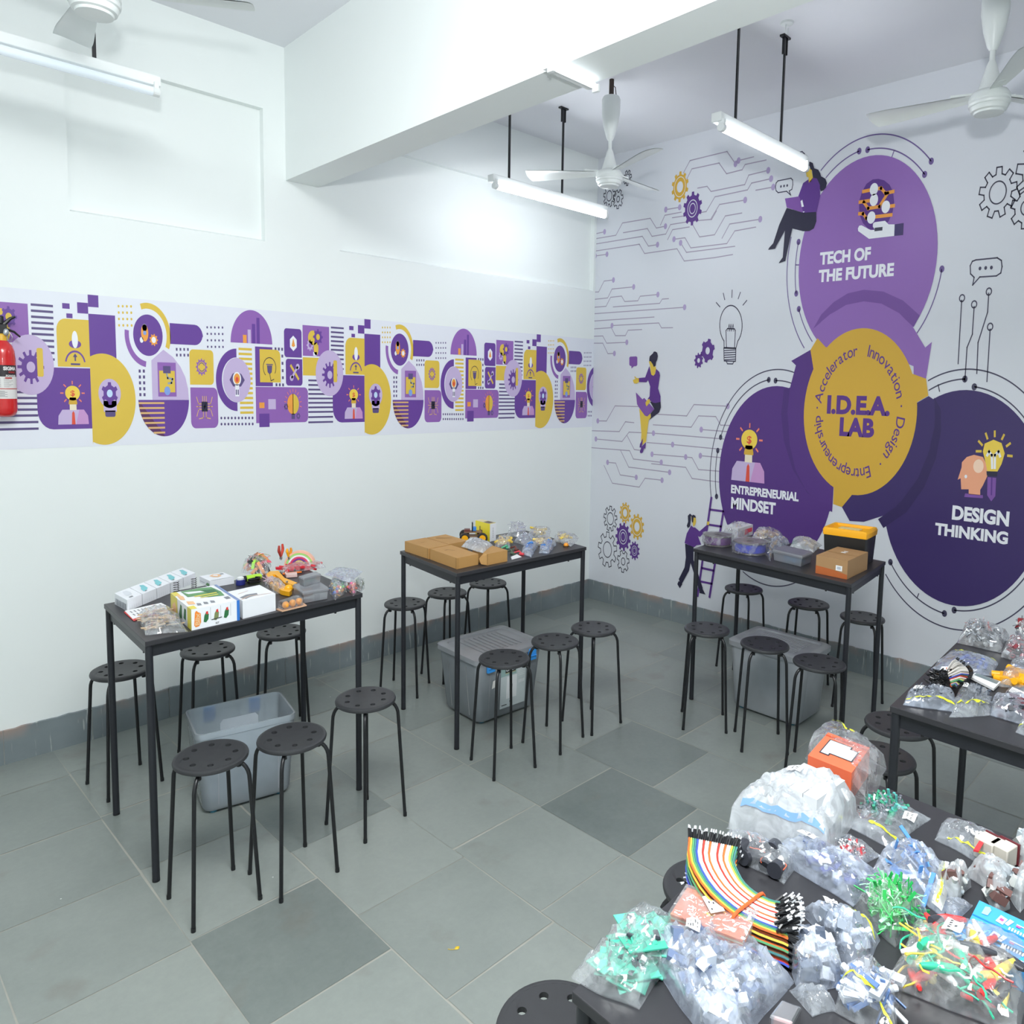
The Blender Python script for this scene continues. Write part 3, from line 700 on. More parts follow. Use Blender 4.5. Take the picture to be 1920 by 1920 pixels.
M.line(T(z2, [(246, 352), (252, 366), (282, 367), (290, 352)]), .0045, I_ringD); M.line(T(z2, [(247, 275), (244, 180), (253, 168), (292, 170), (297, 180), (292, 275)]), .0045, I_ringD)
M.line(T(z2, [(255, 182), (262, 145), (266, 182), (272, 145), (276, 182), (284, 145), (288, 182)]), .0035, I_ringD)
for a, b in (((190, 22), (210, 46)), ((229, -30), (237, 5)), ((279, -48), (277, -8)), ((325, -35), (313, 0)), ((361, 10), (340, 36))): M.line([z2(*a), z2(*b)], .0045, I_ringD)
M.layer = 3; M.poly(T(z7, [(190, 250), (290, 246), (307, 262), (307, 385), (290, 405), (250, 407), (212, 447), (210, 405), (188, 400), (176, 380), (176, 268)]), I_lap)
# figure reclining with laptop (top)
M.layer = 15
M.poly(T(z8, [(432, 470), (428, 430), (445, 395), (475, 380), (508, 395), (525, 455), (570, 470), (592, 510), (602, 545), (650, 572), (667, 620), (655, 670), (625, 705), (597, 714), (560, 600), (510, 560), (500, 480)]), I_nav)
M.layer = 16
M.poly(T(z8, [(437, 440), (470, 430), (485, 470), (497, 470), (497, 500), (510, 560), (490, 600), (463, 618), (460, 555), (440, 550), (432, 500)]), I_yel)
M.poly(T(z8, [(460, 580), (463, 618), (510, 560), (555, 570), (588, 640), (592, 760), (550, 945), (400, 957), (345, 770), (400, 620)]), I_pur)
M.poly(T(z8, [(215, 900), (400, 955), (547, 945), (548, 1050), (520, 1130), (470, 1160), (400, 1162), (278, 1132), (207, 1455), (170, 1455), (195, 1155), (100, 1325), (62, 1300), (130, 1090)]), I_nav)
M.layer = 17
M.poly(T(z8, [(65, 1295), (100, 1325), (85, 1360), (5, 1372), (20, 1345)]), I_nav); M.poly(T(z8, [(170, 1455), (207, 1455), (200, 1497), (125, 1523), (135, 1505)]), I_nav)
M.poly(T(z8, [(195, 795), (355, 770), (370, 812), (400, 955), (215, 895)]), I_lap)
M.layer = 18; M.poly(T(z8, [(372, 825), (390, 808), (408, 885), (383, 890)]), I_white); M.poly(T(z8, [(395, 940), (418, 940), (405, 955)]), I_white)
M.layer = 1
M.line(T(z8, [(85, 660), (92, 620), (112, 595), (260, 565), (278, 585), (280, 640), (270, 690), (240, 708), (257, 755), (210, 712), (115, 727), (92, 705)]), .004, I_ringD, close=True)
for p in ((147, 658), (182, 652), (217, 647)): M.ell(z8(*p), .005, I_ringD, 10)
M.line(T(z8, [(265, 295), (385, 265), (412, 290), (415, 330), (402, 412)]), .004, I_ringD); M.gear(z8(243, 295), .014, 7, I_ringT, hole=0)
# figure sitting with folder
M.layer = 15
M.poly(T(z7, [(343, 1100), (440, 1190), (530, 1190), (530, 1250), (497, 1290), (470, 1500), (455, 1640), (385, 1700), (370, 1660), (378, 1500), (362, 1300)]), I_yel)
M.poly(T(z7, [(520, 990), (690, 960), (697, 1080), (670, 1160), (505, 1288), (535, 1240), (530, 1180), (590, 1110)]), I_nav)
M.poly(T(z7, [(500, 330), (520, 400), (540, 560), (590, 560), (620, 450), (600, 390), (560, 360), (530, 325)]), I_yel)
M.layer = 16
M.poly(T(z7, [(508, 405), (440, 590), (335, 600), (338, 665), (460, 670), (487, 632), (522, 740), (512, 900), (480, 945), (545, 985), (560, 1000), (610, 1010), (690, 990), (692, 900), (652, 770), (682, 560), (670, 500), (620, 450), (608, 530), (575, 565), (540, 545)]), I_pur)
M.poly(T(z7, [(507, 290), (515, 245), (568, 195), (580, 170), (605, 165), (635, 185), (648, 240), (635, 310), (618, 340), (610, 400), (582, 420), (560, 370), (530, 325), (508, 328)]), I_nav)
M.poly(T(z7, [(340, 605), (300, 600), (270, 570), (262, 585), (285, 612), (240, 630), (245, 660), (260, 690), (300, 690), (340, 665)]), I_yel)
M.layer = 17
M.poly(T(z7, [(288, 835), (395, 950), (425, 925), (590, 1110), (475, 1230), (435, 1215), (345, 1090), (308, 1030)]), I_lap)
M.layer = 18; M.poly(T(z7, [(510, 940), (522, 985), (500, 1020), (465, 1065), (450, 1040), (445, 1000), (470, 965)]), I_yel)
M.poly(T(z7, [(372, 1650), (405, 1580), (398, 1660), (385, 1720), (455, 1650), (440, 1765), (425, 1745), (400, 1820), (370, 1832), (352, 1810), (375, 1740), (348, 1735), (355, 1680)]), I_pur)
# figure holding a ladder
M.layer = 13
for a, b in (((1220, 1030), (1098, 1900)), ((1330, 1145), (1205, 1910)), ): M.line([z6(*a), z6(*b)], .014, I_pur)
for a, b in (((1212, 1130), (1328, 1145)), ((1195, 1265), (1308, 1282)), ((1177, 1400), (1288, 1418)), ((1160, 1530), (1265, 1548)), ((1135, 1655), (1240, 1678)), ((1118, 1775), (1225, 1797))): M.line([z6(*a), z6(*b)], .009, I_pur)
M.layer = 15
M.poly(T(z6, [(1040, 1185), (1042, 1220), (1052, 1245), (1060, 1285), (1078, 1262), (1084, 1235), (1080, 1200), (1060, 1185)]), I_yel)
M.poly(T(z6, [(985, 1435), (1062, 1465), (1060, 1580), (1100, 1700), (1145, 1838), (1108, 1845), (1035, 1610), (1020, 1680), (950, 1808), (928, 1755), (980, 1650), (992, 1560)]), I_nav)
M.poly(T(z6, [(928, 1770), (960, 1800), (938, 1838), (915, 1800)]), I_nav); M.poly(T(z6, [(1112, 1845), (1140, 1838), (1168, 1893), (1115, 1880)]), I_nav)
M.layer = 16
M.poly(T(z6, [(1040, 1272), (1060, 1290), (1075, 1290), (1115, 1325), (1180, 1268), (1190, 1300), (1120, 1375), (1100, 1368), (1130, 1445), (1090, 1450), (1065, 1468), (980, 1430), (1000, 1345)]), I_pur)
M.poly(T(z6, [(1045, 1230), (1043, 1190), (1058, 1175), (1078, 1185), (1082, 1205), (1062, 1200), (1058, 1245), (1048, 1245)]), I_nav)
M.poly(T(z6, [(1050, 1185), (1030, 1165), (1010, 1185), (1012, 1240), (1000, 1275), (1010, 1297), (1030, 1280), (1037, 1220), (1036, 1192)]), I_nav)
M.poly(T(z6, [(1183, 1235), (1205, 1240), (1200, 1268), (1182, 1268)]), I_yel)
o = M.mb.build('mural_print', M.mats, smooth=0, loc=(-0.003, -1.4, 1.5))
tag(o, 'large purple and yellow printed mural reading I.D.E.A. LAB on the right wall', 'mural')

# ---- graphic strip on the left wall (a = x along the wall, b = height)
S = Art('y', 1.51)
def wl(f):
    def g(x, y):
        p = aty(*f(x, y)); return (p.x, p.z)
    return g
s3 = wl(zoom(560, 560, 6.4)); s4 = wl(zoom(840, 590, 6.857))
PER = 1.2575
I_dl = ink('strip_lines', (92, 78, 128)); I_db = ink('strip_purple', (104, 66, 152)); I_lt = ink('strip_mid', (146, 100, 178)); I_w2 = ink('strip_white', (240, 243, 250))
def box_(z, x0, y0, x1, y1, m, r=0, which='1111', mid=None):
    """upright rectangle whose left/right come from pixels and whose heights come from the left edge"""
    a, b = z(x0, y0), z(x0, y1); c = z(x1, (y0 + y1) / 2)
    if r: S.rrect(a[0], b[1], c[0], a[1], r, m, which)
    else: S.rect(a[0], b[1], c[0], a[1], m)
    return a[0], b[1], c[0], a[1]
def circ(z, x, y, rpx, m, **k):
    c = z(x, y); r = abs(z(x + rpx, y)[0] - c[0]); S.ell(c, r, m, **k); return c, r
def strip_tile():
    L = lambda k: setattr(S, 'layer', k)
    L(2)
    box_(s3, 45, 315, 365, 684, I_lt); box_(s3, 48, 702, 260, 920, I_yel)
    for y in [345, 400, 455, 508, 560, 612, 668, 722, 780, 840]: a = s3(385, y); b = s3(540, y); S.rect(a[0], a[1] - .0045, b[0], a[1] + .0045, I_dl)
    for y in [980, 1035, 1090, 1143, 1197, 1250, 1305, 1360, 1422, 1484]: a = s3(115, y); b = s3(412, y); S.rect(a[0], a[1] - .0045, b[0], a[1] + .0045, I_dl)
    for r in ((605, 326, 657, 376), (632, 420, 675, 462), (710, 316, 787, 416), (787, 244, 862, 356), (787, 420, 978, 830)): box_(s3, *r, I_db)
    L(3); box_(s3, 558, 464, 789, 908, I_yel, .03, '0100'); box_(s3, 405, 914, 789, 1488, I_db, .05, '0010')
    # bulb with gear
    c = s3(170, 470); S.ell(c, (.026, .036), I_yel); S.ell((c[0] + .016, c[1] - .05), (.013, .035), I_yel); g = s3(230, 460); L(4); S.gear(g, .026, 8, I_db, hole=.38, holem=I_yel); L(3)
    S.gear(s3(135, 560), .018, 8, I_lil, hole=.4, holem=I_lt); p = s3(195, 660); S.rect(p[0] - .01, p[1] - .01, p[0] + .01, p[1] + .008, I_white)
    L(5); circ(s3, 370, 895, 163, I_lil); L(6); c, r = s3(372, 915), .043; S.gear(c, r, 12, I_db, hole=.32, holem=I_lil, depth=.3)
    L(8); a = s3(437, 860); S.rrect(a[0] - .010, a[1] - .06, a[0] + .010, a[1] + .05, .005, I_yel)
    # rocket gauge
    c = s3(686, 660); S.ell(c, (.0105, .034), I_white); L(7); S.ell((c[0], c[1] - .018), (.021, .016), I_gmid); L(6); c = s3(685, 885); S.arc(c, .033, .005, 10, 170, I_gmid); S.rect(c[0] - .016, c[1] - .004, c[0] + .016, c[1] + .003, I_dl)
    S.poly([(c[0] - .008, c[1] + .028), (c[0] + .008, c[1] + .028), (c[0], c[1] + .042)], I_dl); S.rect(c[0] - .0025, c[1] + .012, c[0] + .0025, c[1] + .03, I_dl)
    a, b = s3(657, 1040), s3(657, 1440); w = s3(767, 1440)[0] - s3(550, 1440)[0]; L(5); bulb_man(S, (a[0], (a[1] + b[1]) / 2), w, a[1] - b[1])
    # yellow D
    L(5); e = s3(880, 1210); rx = s3(1107, 1200)[0] - e[0]; ry = (s3(880, 787)[1] - s3(880, 1632)[1]) / 2; x0 = s3(789, 1200)[0]; pts = [(x0, e[1] - ry * .985)]
    for i in range(41):
        t = radians(-112 + 224 * i / 40); x = e[0] + rx * cos(t)
        if x >= x0: pts.append((x, e[1] + ry * sin(t)))
    pts.append((x0, e[1] + ry * .96)); S.poly(pts, I_yel)
    L(6); c = s3(922, 1155); S.ell(c, (.041, .060), I_lil); S.rect(c[0] - .024, c[1] - .075, c[0] + .024, c[1] - .03, I_lil); S.rrect(c[0] - .019, c[1] - .096, c[0] + .019, c[1] - .070, .006, I_dl, '0011'); L(7); S.gear(c, .031, 6, I_db, hole=.34, holem=ink('pale_blue', (196, 220, 246)), depth=.25, rot=30)
    # dots
    L(2)
    for i in range(4):
        for j in range(4): circ(s3, 1005 + 30 * i, 346 + 59 * j, 7, I_yel, n=12)
        for j in range(2): a = s3(1418 + 27.5 * i, 740 + 54 * j); S.rect(a[0] - .0034, a[1] - .006, a[0] + .0034, a[1] + .006, I_dl)
    for i in range(2):
        for j in range(5): a = s3(1143 + 30 * i, 946 + 55 * j); S.rect(a[0] - .004, a[1] - .0065, a[0] + .004, a[1] + .0065, I_dl)
    for i in range(5):
        for j in range(4): circ(s3, 1648 + 28.5 * i, 530 + 61 * j, 6, I_dl, n=12)
    # rocket circle with yellow and purple arcs
    c, r = circ(s3, 1212, 612, 106, I_db); S.arc(c, r * 1.42, r * .28, 108, -24, I_yel); S.arc(c, r * 1.42, r * .28, 172, 262, I_lt)
    L(3); b = s3(1188, 590); S.ell(b, (.014, .036), I_org); S.ell((b[0], b[1] + .022), (.009, .015), I_white); S.ell((b[0] - .013, b[1] - .03), (.007, .012), I_white); L(4); S.ell(b, (.006, .009), I_blue); S.gear(s3(1252, 655), .017, 9, I_org, hole=.5, holem=I_white); L(2)
    a = s3(1372, 495); b = s3(1372, 690); q = s3(1614, 600); S.rrect(a[0], b[1], q[0], a[1], .034, I_db, '1001')
    # leaf, printer, bowl
    L(3); S.poly(T(s3, [(1230, 1213), (1230, 845), (1320, 745), (1390, 815), (1440, 900), (1475, 1000), (1493, 1110), (1497, 1213)]), I_lil)
    e = s3(1312, 1215); rx = (s3(1497, 1215)[0] - s3(1127, 1215)[0]) / 2; ex = (s3(1497, 1215)[0] + s3(1127, 1215)[0]) / 2; ry = e[1] - s3(1312, 1556)[1]
    S.ell((ex, e[1]), (rx, ry), I_db, 40, 180, 360); L(4); S.ell((ex, e[1]), (rx, ry), I_mar, 24, 180, 270)
    L(5)
    for k in range(7):
        y = e[1] - ry * (.085 + .135 * k); w = rx * sqrt(max(0, 1 - ((e[1] - y) / ry) ** 2)); S.rect(ex - w, y - .004, ex, y + .004, I_tan)
    box_(s3, 1273, 862, 1407, 1183, I_lt); L(6); box_(s3, 1284, 940, 1398, 1143, I_yel); L(7); box_(s3, 1313, 897, 1368, 965, I_dl); a = s3(1340, 1130); S.ell(a, (.012, .019), I_blue); S.line(T(s3, [(1340, 975), (1345, 1010), (1380, 1020), (1372, 1055), (1350, 1060)]), .006, ink('steel', (150, 160, 170)))
    # yellow and violet cards
    L(4); box_(s3, 1510, 738, 1687, 1070, I_yel, .014, '1101'); L(5); c = s3(1598, 905); S.gear(c, .025, 12, I_lt, hole=.62, holem=I_yel, depth=.18); L(7); S.arc(c, .012, .0025, 20, 160, I_dl); S.arc(c, .012, .0025, 200, 340, I_dl)
    L(3); box_(s3, 1510, 1097, 1712, 1484, I_lt, .02, '1011'); L(5); c = s3(1612, 1278); S.rect(c[0] - .013, c[1] - .022, c[0] + .013, c[1] + .022, I_nav); S.poly([(c[0] - .004, c[1] - .002), (c[0] + .005, c[1] + .015), (c[0] + .002, c[1] + .003), (c[0] + .005, c[1] + .002), (c[0] - .003, c[1] - .015), (c[0], c[1] - .002)], I_yel)
    for dx in (-.008, 0, .008): S.line([(c[0] + dx, c[1] + .022), (c[0] + dx, c[1] + .045)], .0028, I_tan)
    for sx in (-1, 1):
        for dy in (-.012, 0, .012): S.line([(c[0] + sx * .013, c[1] + dy), (c[0] + sx * .026, c[1] + dy), (c[0] + sx * .034, c[1] + dy + (.03 if dy > 0 else -.03 if dy < 0 else 0))], .0028, I_tan)
        S.line([(c[0] + sx * .006, c[1] - .022), (c[0] + sx * .006, c[1] - .05), (c[0] + sx * .024, c[1] - .054)], .0028, I_tan)
    # eye bulb in a C
    L(4); e = s4(72, 893); r0 = e[0] - s3(1722, 1030)[0]; S.arc(e, r0 * .985, r0 * .32, 90, 270, I_db); L(3); S.layer = 6; S.ell(e, (s4(182, 893)[0] - e[0], (s4(72, 668)[1] - s4(72, 1118)[1]) / 2), I_lil)
    L(7); S.poly([(e[0] - .034, e[1] + .0), (e[0] - .02, e[1] + .028), (e[0], e[1] + .038), (e[0] + .02, e[1] + .028), (e[0] + .036, e[1]), (e[0] + .018, e[1] - .03), (e[0] - .018, e[1] - .03)], I_dl)
    L(8); S.ell((e[0], e[1] + .006), (.019, .031), I_white); S.rect(e[0] - .009, e[1] - .075, e[0] + .009, e[1] - .02, I_white); L(9); S.ell((e[0], e[1] + .006), (.014, .024), I_org); L(10); S.ell((e[0], e[1] + .002), (.007, .012), I_red)
    S.rect(e[0] - .007, e[1] - .068, e[0] - .002, e[1] - .044, I_dl); S.rect(e[0] + .002, e[1] - .068, e[0] + .007, e[1] - .044, I_dl)
    L(3); S.poly([(e[0] - .009, e[1] - .075), (e[0] + .009, e[1] - .075), (e[0], e[1] - .098)], I_white)
    L(2)
    for k in range(14): a = s4(92, 576 + 50 * k); b = s4(199, 576 + 50 * k); S.rect(a[0], a[1] - .0055, b[0], a[1] + .0055, I_yel)
    L(3)
    for k in range(10):
        for y in (1280, 1342): circ(s4, 190 - 28 * k * 1.0, y, 7.5, I_dl, n=12)
    # half disc with bars
    a = s4(30, 510); b = s4(367, 520); e = ((a[0] + b[0]) / 2, a[1]); L(3); S.ell(e, ((b[0] - a[0]) / 2, s4(198, 180)[1] - a[1]), I_lt, 40, 0, 180)
    L(4)
    for x0, x1, y, m in ((130, 160, 432, I_org), (170, 195, 378, I_lil), (205, 232, 320, I_db), (243, 268, 257, I_db)): p = s4(x0, y); S.rect(p[0], a[1], s4(x1, y)[0], p[1], m)
    # plug
    L(3); box_(s4, 226, 550, 365, 955, I_db); L(4); box_(s4, 262, 576, 430, 915, I_yel, .02, '1000'); L(5); c = s4(340, 765); S.arc(c, .031, .0025, -35, 230, I_nav); L(6); S.poly([(c[0] - .013, c[1] + .01), (c[0] + .013, c[1] + .01), (c[0] + .01, c[1] - .022), (c[0], c[1] - .032), (c[0] - .01, c[1] - .022)], I_dl); S.rect(c[0] - .016, c[1] + .012, c[0] + .016, c[1] + .017, I_dl); S.line([(c[0], c[1] - .03), (c[0] + .006, c[1] - .062), (c[0] + .02, c[1] - .055)], .0025, I_nav)
    L(2)
    for x, y in [(393, 573), (420, 574), (447, 576), (447, 646), (447, 720), (447, 795), (447, 868), (393, 940), (420, 941), (447, 942)]: p = s4(x, y); S.rect(p[0] - .0045, p[1] - .007, p[0] + .0045, p[1] + .007, I_dl)
    # brain card
    L(3); box_(s4, 222, 962, 649, 1334, I_lt, .018, '1001'); L(4); box_(s4, 248, 1122, 290, 1180, I_org); box_(s4, 322, 1088, 383, 1192, I_lil); box_(s4, 245, 1237, 328, 1375, I_db)
    c = s4(525, 1140); L(5); S.ell(c, (.030, .050), I_org, 30, 90, 270); S.ell(c, (.030, .050), I_yel, 30, -90, 90); S.rect(c[0] - .009, c[1] - .072, c[0] + .009, c[1] - .046, I_dl); S.line([(c[0], c[1] + .05), (c[0], c[1] - .046)], .003, I_mar)
    for k in range(11): t = radians(-10 + 20 * k); S.line([(c[0] + .036 * cos(t), c[1] + .061 * sin(t)), (c[0] + .044 * cos(t), c[1] + .074 * sin(t))], .0025, I_pink)
    S.gear((c[0] - .036, c[1] - .012), .011, 8, I_dl, hole=.4, holem=I_lt); S.gear((c[0] + .026, c[1] - .058), .011, 8, I_dl, hole=.4, holem=I_lt)
    # two small cards
    L(3); box_(s4, 466, 358, 609, 655, I_db, .012, '1110'); L(4); c = s4(540, 514); S.poly([(c[0] + .020 * sin(radians(60 * k)), c[1] + .037 * cos(radians(60 * k))) for k in range(6)], I_white); L(5); S.poly([(c[0], c[1] + .025), (c[0] + .009, c[1] - .012), (c[0], c[1] - .018), (c[0] - .009, c[1] - .012)], I_org)
    L(3); box_(s4, 474, 671, 609, 948, I_db, .012, '0111'); L(4); c = s4(545, 812); S.line([(c[0] - .018, c[1] + .03), (c[0] + .018, c[1] - .03)], .009, I_yel); L(5); S.line([(c[0] + .014, c[1] + .024), (c[0] - .014, c[1] - .024)], .008, I_lil); S.ell((c[0] + .016, c[1] + .028), .0095, I_lil, 20); S.ell((c[0] - .016, c[1] - .028), .0095, I_lil, 20)
S.layer = 0
S.rect(-5.1, 1.222, -0.001, 1.8305, I_sheet)
S.clip = -0.0015
for k in (-2, -1, 0, 1): S.off = (PER * k, 0); strip_tile()
o = S.mb.build('graphic_strip', S.mats, smooth=0, loc=(-1.8, -0.003, 1.5))
tag(o, 'long purple and yellow icon strip printed along the left wall', 'mural')
# ------------------------------------------------------------------ lamps, fans, extinguisher
m_blk = mat('black_metal', (26, 27, 30), 0.32, var=0.1, scale=60)
m_seat = mat('black_plastic_seat', (52, 53, 56), 0.42, var=0.12, scale=18, bump=0.03)
m_top = mat('black_table_laminate', (50, 50, 54), 0.38, var=0.08, scale=40)
m_apr = mat('black_steel_apron', (34, 36, 42), 0.4, var=0.06)
m_wht = mat('white_enamel', (232, 236, 236), 0.3, var=0.02)
m_fan = mat('fan_enamel', (226, 231, 230), 0.35, var=0.03, scale=12)
m_lit = mat('lit_tube', (246, 250, 255), 0.4, var=0, emit=28)
m_dim = mat('tube_glass', (222, 232, 240), 0.15, var=0, emit=0.25)
m_steel = mat('bright_steel', (190, 194, 200), 0.25, metal=0.9, var=0.05)
m_rust = mat('dark_hook', (64, 52, 48), 0.7, var=0.25)

def batten(label, x0, x1, y, z, rods, lit, side=-1, cat='ceiling light'):
    """tube light hung on two rods; the tube sits under and in front of the channel"""
    t = thing('batten_light', label, cat, ((x0 + x1) / 2, y, z - .07), group='tube lights hung from the ceiling')
    h, d = .036, .045
    b = MB().hexa([(x0, y - d / 2, z - h), (x1, y - d / 2, z - h), (x1, y + d / 2, z - h), (x0, y + d / 2, z - h)],
                  [(x0, y - d / 2, z), (x1, y - d / 2, z), (x1, y + d / 2, z), (x0, y + d / 2, z)])
    b.build('channel', m_wht, t, smooth=0, bevel=.004)
    ty, tz = y + side * .018, z - h - .022
    MB().cyl((x0 + .03, ty, tz), (x1 - .03, ty, tz), .0155, n=16).build('tube', m_lit if lit else m_dim, t)
    for x in (x0 + .018, x1 - .018):
        e = MB().box((x, ty, tz + .010), (.016, .026, .046)); e.cyl((x - .012, ty, tz), (x + .012, ty, tz), .0165, n=12)
        e.build('lamp_holder', m_wht, t, bevel=.002)
    for rx in rods:
        MB().box((rx, y, (z + CZ) / 2), (.012, .006, CZ - z)).build('hanger_rod', m_blk, t, smooth=0)
        p = MB().box((rx, y, CZ - .004), (.06, .022, .008)).box((rx - .012, y, CZ - .04), (.005, .012, .075)).box((rx + .012, y, CZ - .04), (.005, .012, .075))
        p.build('ceiling_bracket', m_blk, t, smooth=0)
    if lit:
        pass
    return t
batten('lit tube light hung in front of the corner above the middle table', -1.365, -0.455, -0.465, 2.575, (-1.237, -0.834), True)
batten('lit tube light hung beside the seated figure of the purple mural', -1.335, -0.575, -1.775, 2.585, (-1.19, -0.806), True)
batten('long unlit tube light hung at the upper left by the recessed panel', -3.86, -2.934, -0.445, 2.585, (-3.72, -3.14), False)
# cable trunking across the beam underside, no lamp; its bright side is an added glow
t = thing('beam_trunking', 'small white cable trunking fixed across the underside of the beam', 'ceiling light', (-2.24, -1.83, 2.43))
MB().hexa([(-2.335, -1.847, 2.428), (-2.132, -1.847, 2.428), (-2.132, -1.817, 2.428), (-2.335, -1.817, 2.428)], [(-2.335, -1.847, BZ - .0005), (-2.132, -1.847, BZ - .0005), (-2.132, -1.817, BZ - .0005), (-2.335, -1.817, BZ - .0005)]).build('channel', m_wht, t, smooth=0)
MB().cyl((-2.32, -1.856, 2.426), (-2.145, -1.856, 2.426), .008, n=12).build('tube', mat('trunking_glow', (246, 250, 255), 0.4, var=0, emit=3), t)  # glowing strip added for the trunking's bright side, not a real tube
for x in (-2.333, -2.134): MB().box((x, -1.85, 2.424), (.012, .026, .022)).build('lamp_holder', m_wht, t, bevel=.002)  # end pieces of the trunking

def fan(label, x, y, zh, angs, zc=None):
    t = thing('ceiling_fan', label, 'ceiling fan', (x, y, zh - .05), group='white three-blade ceiling fans')
    zc = zc or CZ
    ro = Vector((x, y, 0))
    MB().lathe([(.0, zc - .085), (.040, zc - .085), (.047, zc - .10), (.046, zc - .17), (.036, zc - .23), (.020, zc - .285), (.012, zc - .30), (0, zc - .30)], 20, c=ro).build('canopy', m_fan, t)
    hk = MB().tube([(x, y, zc), (x, y, zc - .09)], .012, 8).tube([(x - .012, y, zc - .02), (x + .03, y, zc - .03), (x + .038, y, zc - .07), (x + .030, y, zc - .10)], .0022, 6)
    hk.build('ceiling_hook', m_rust, t)
    MB().cyl((x, y, zc - .29), (x, y, zh + .13), .0095, n=12).build('down_rod', m_fan, t)
    MB().lathe([(.0105, zh + .145), (.017, zh + .13), (.033, zh + .07), (.042, zh + .04), (0, zh + .04)], 20, c=ro).build('lower_cup', m_fan, t)
    mo = MB().lathe([(0, zh + .045), (.03, zh + .045), (.058, zh + .035), (.068, zh + .018), (.069, zh + .006), (.066, zh + .003), (.066, zh - .002), (.069, zh - .006), (.067, zh - .014), (.062, zh - .017), (.063, zh - .021), (.058, zh - .032), (.05, zh - .035), (.048, zh - .042), (0, zh - .046)], 28, c=ro)
    mo.build('motor_housing', m_fan, t)
    for a in angs:
        a = radians(a); R = Matrix.Rotation(a, 3, 'Z'); b = MB()
        def P(u, w, dz=0):
            tilt = radians(13)
            return ro + R @ Vector((u, w * cos(tilt), 0)) + Vector((0, 0, zh + .026 + w * sin(tilt) - .0016 * 0 + dz))
        def top(i, j):
            u = .075 + (.43 - .075) * i; hw = .026 + .027 * min(1, i * 1.25); w = -hw + 2 * hw * j
            if i > .94: u -= .02 * abs(2 * j - 1) ** 2 * (1 if j < .5 else .2)
            return P(u, w, .006 * (1 - (2 * j - 1) ** 2))
        b.grid(top, 12, 6); b.grid(lambda i, j: top(i, 1 - j) - Vector((0, 0, .0025)), 12, 6)
        b.build('blade', m_fan, t)
        ir = MB().hexa([P(.05, -.018, .002), P(.125, -.03, .002), P(.125, .03, .002), P(.05, .018, .002)], [P(.05, -.018, .009), P(.125, -.03, .011), P(.125, .03, .011), P(.05, .018, .009)])
        for u, w in ((.10, -.015), (.10, .015)): ir.cyl(P(u, w, .009), P(u, w, .014), .004, n=8)
        ir.build('blade_bracket', m_fan, t, smooth=0)
    return t
fan('white ceiling fan hanging near the room corner behind the beam', -0.953, -0.911, 2.56, (124, 4, 248))
fan('white ceiling fan at the upper right in front of the mural', -0.815, -2.604, 2.565, (92, 212, 332))
fan('white ceiling fan cut off by the top left of the photo', -3.265, -0.93, 2.575, (-36, 84, 204))
# ceiling cap of an empty hook
p = at(1476, 42, CZ)
h = MB().lathe([(0, 0), (.028, 0), (.026, -.008), (.012, -.012), (0, -.012)], 16, c=(p.x, p.y, CZ)).tube([(p.x - .01, p.y, CZ - .01), (p.x - .012, p.y, CZ - .035), (p.x, p.y, CZ - .045), (p.x + .012, p.y, CZ - .035), (p.x + .01, p.y, CZ - .02)], .003, 6)
tag(h.build('ceiling_hook', m_wht, loc=(p.x, p.y, CZ - .045)), 'small white hook cap on the ceiling above the right tube light', 'hook')

# fire extinguisher on the left wall
ex, ey = -3.372, -0.055
t = thing('fire_extinguisher', 'red fire extinguisher hanging on the wall at the left edge', 'fire extinguisher', (ex, ey, 1.345))
m_red = mat('extinguisher_red', (206, 34, 36), 0.22, var=0.04, coat=0.4)
R = .040
MB().lathe([(0, 1.352), (R * .55, 1.350), (R * .85, 1.358), (R * .98, 1.372), (R, 1.385), (R, 1.565), (R * .95, 1.592), (R * .8, 1.612), (R * .52, 1.626), (R * .4, 1.632), (0, 1.632)], 32, c=(ex, ey, 0)).build('cylinder', m_red, t)
MB().lathe([(R * .42, 1.628), (R * .44, 1.628), (R * .44, 1.650), (R * .36, 1.655), (0, 1.655)], 20, c=(ex, ey, 0)).build('neck_ring', mat('yellow_collar', (226, 176, 50), 0.4), t)
v = MB().box((ex - .004, ey, 1.672), (.042, .022, .036)); v.cyl((ex, ey, 1.69), (ex, ey, 1.72), .010, n=12)
vo = v.build('valve', m_blk, t, bevel=.003)
MB().tube([(ex - .005, ey, 1.680), (ex + .012, ey, 1.692), (ex + .03, ey, 1.712), (ex + .045, ey, 1.720)], [.008, .008, .006, .004], 8).build('upper_lever', m_blk, t)
MB().tube([(ex - .004, ey, 1.668), (ex + .02, ey, 1.671), (ex + .040, ey, 1.664), (ex + .058, ey, 1.646)], [.006, .005, .0042, .003], 8).build('carry_handle', m_blk, t)
MB().ball((ex + .012, ey - .016, 1.66), (.010, .007, .014)).build('pressure_gauge', m_steel, t)
MB().tube([(ex + .024 + .008 * cos(a / 8 * 2 * pi), ey - .008, 1.643 + .016 * sin(a / 8 * 2 * pi)) for a in range(9)], .0012, 6).build('pin_ring', m_steel, t)
m_lab = mat('extinguisher_label_white', (222, 220, 218), 0.45)
lb = MB(); La, Lb = radians(205), radians(335)
def band(z0, z1, mi, a0=La, a1=Lb, r=R + .0006): lb.lathe([(r, z0), (r, z1)], 24, mi, (ex, ey, 0), a0, a1)
band(1.417, 1.505, 0); band(1.505, 1.540, 1); band(1.452, 1.455, 2, r=R + .0009); band(1.498, 1.505, 1, r=R + .0009)
for k in range(6): band(1.424 + .004 * k, 1.4255 + .004 * k, 3, radians(210), radians(265) if k % 2 else radians(275), r=R + .0009)
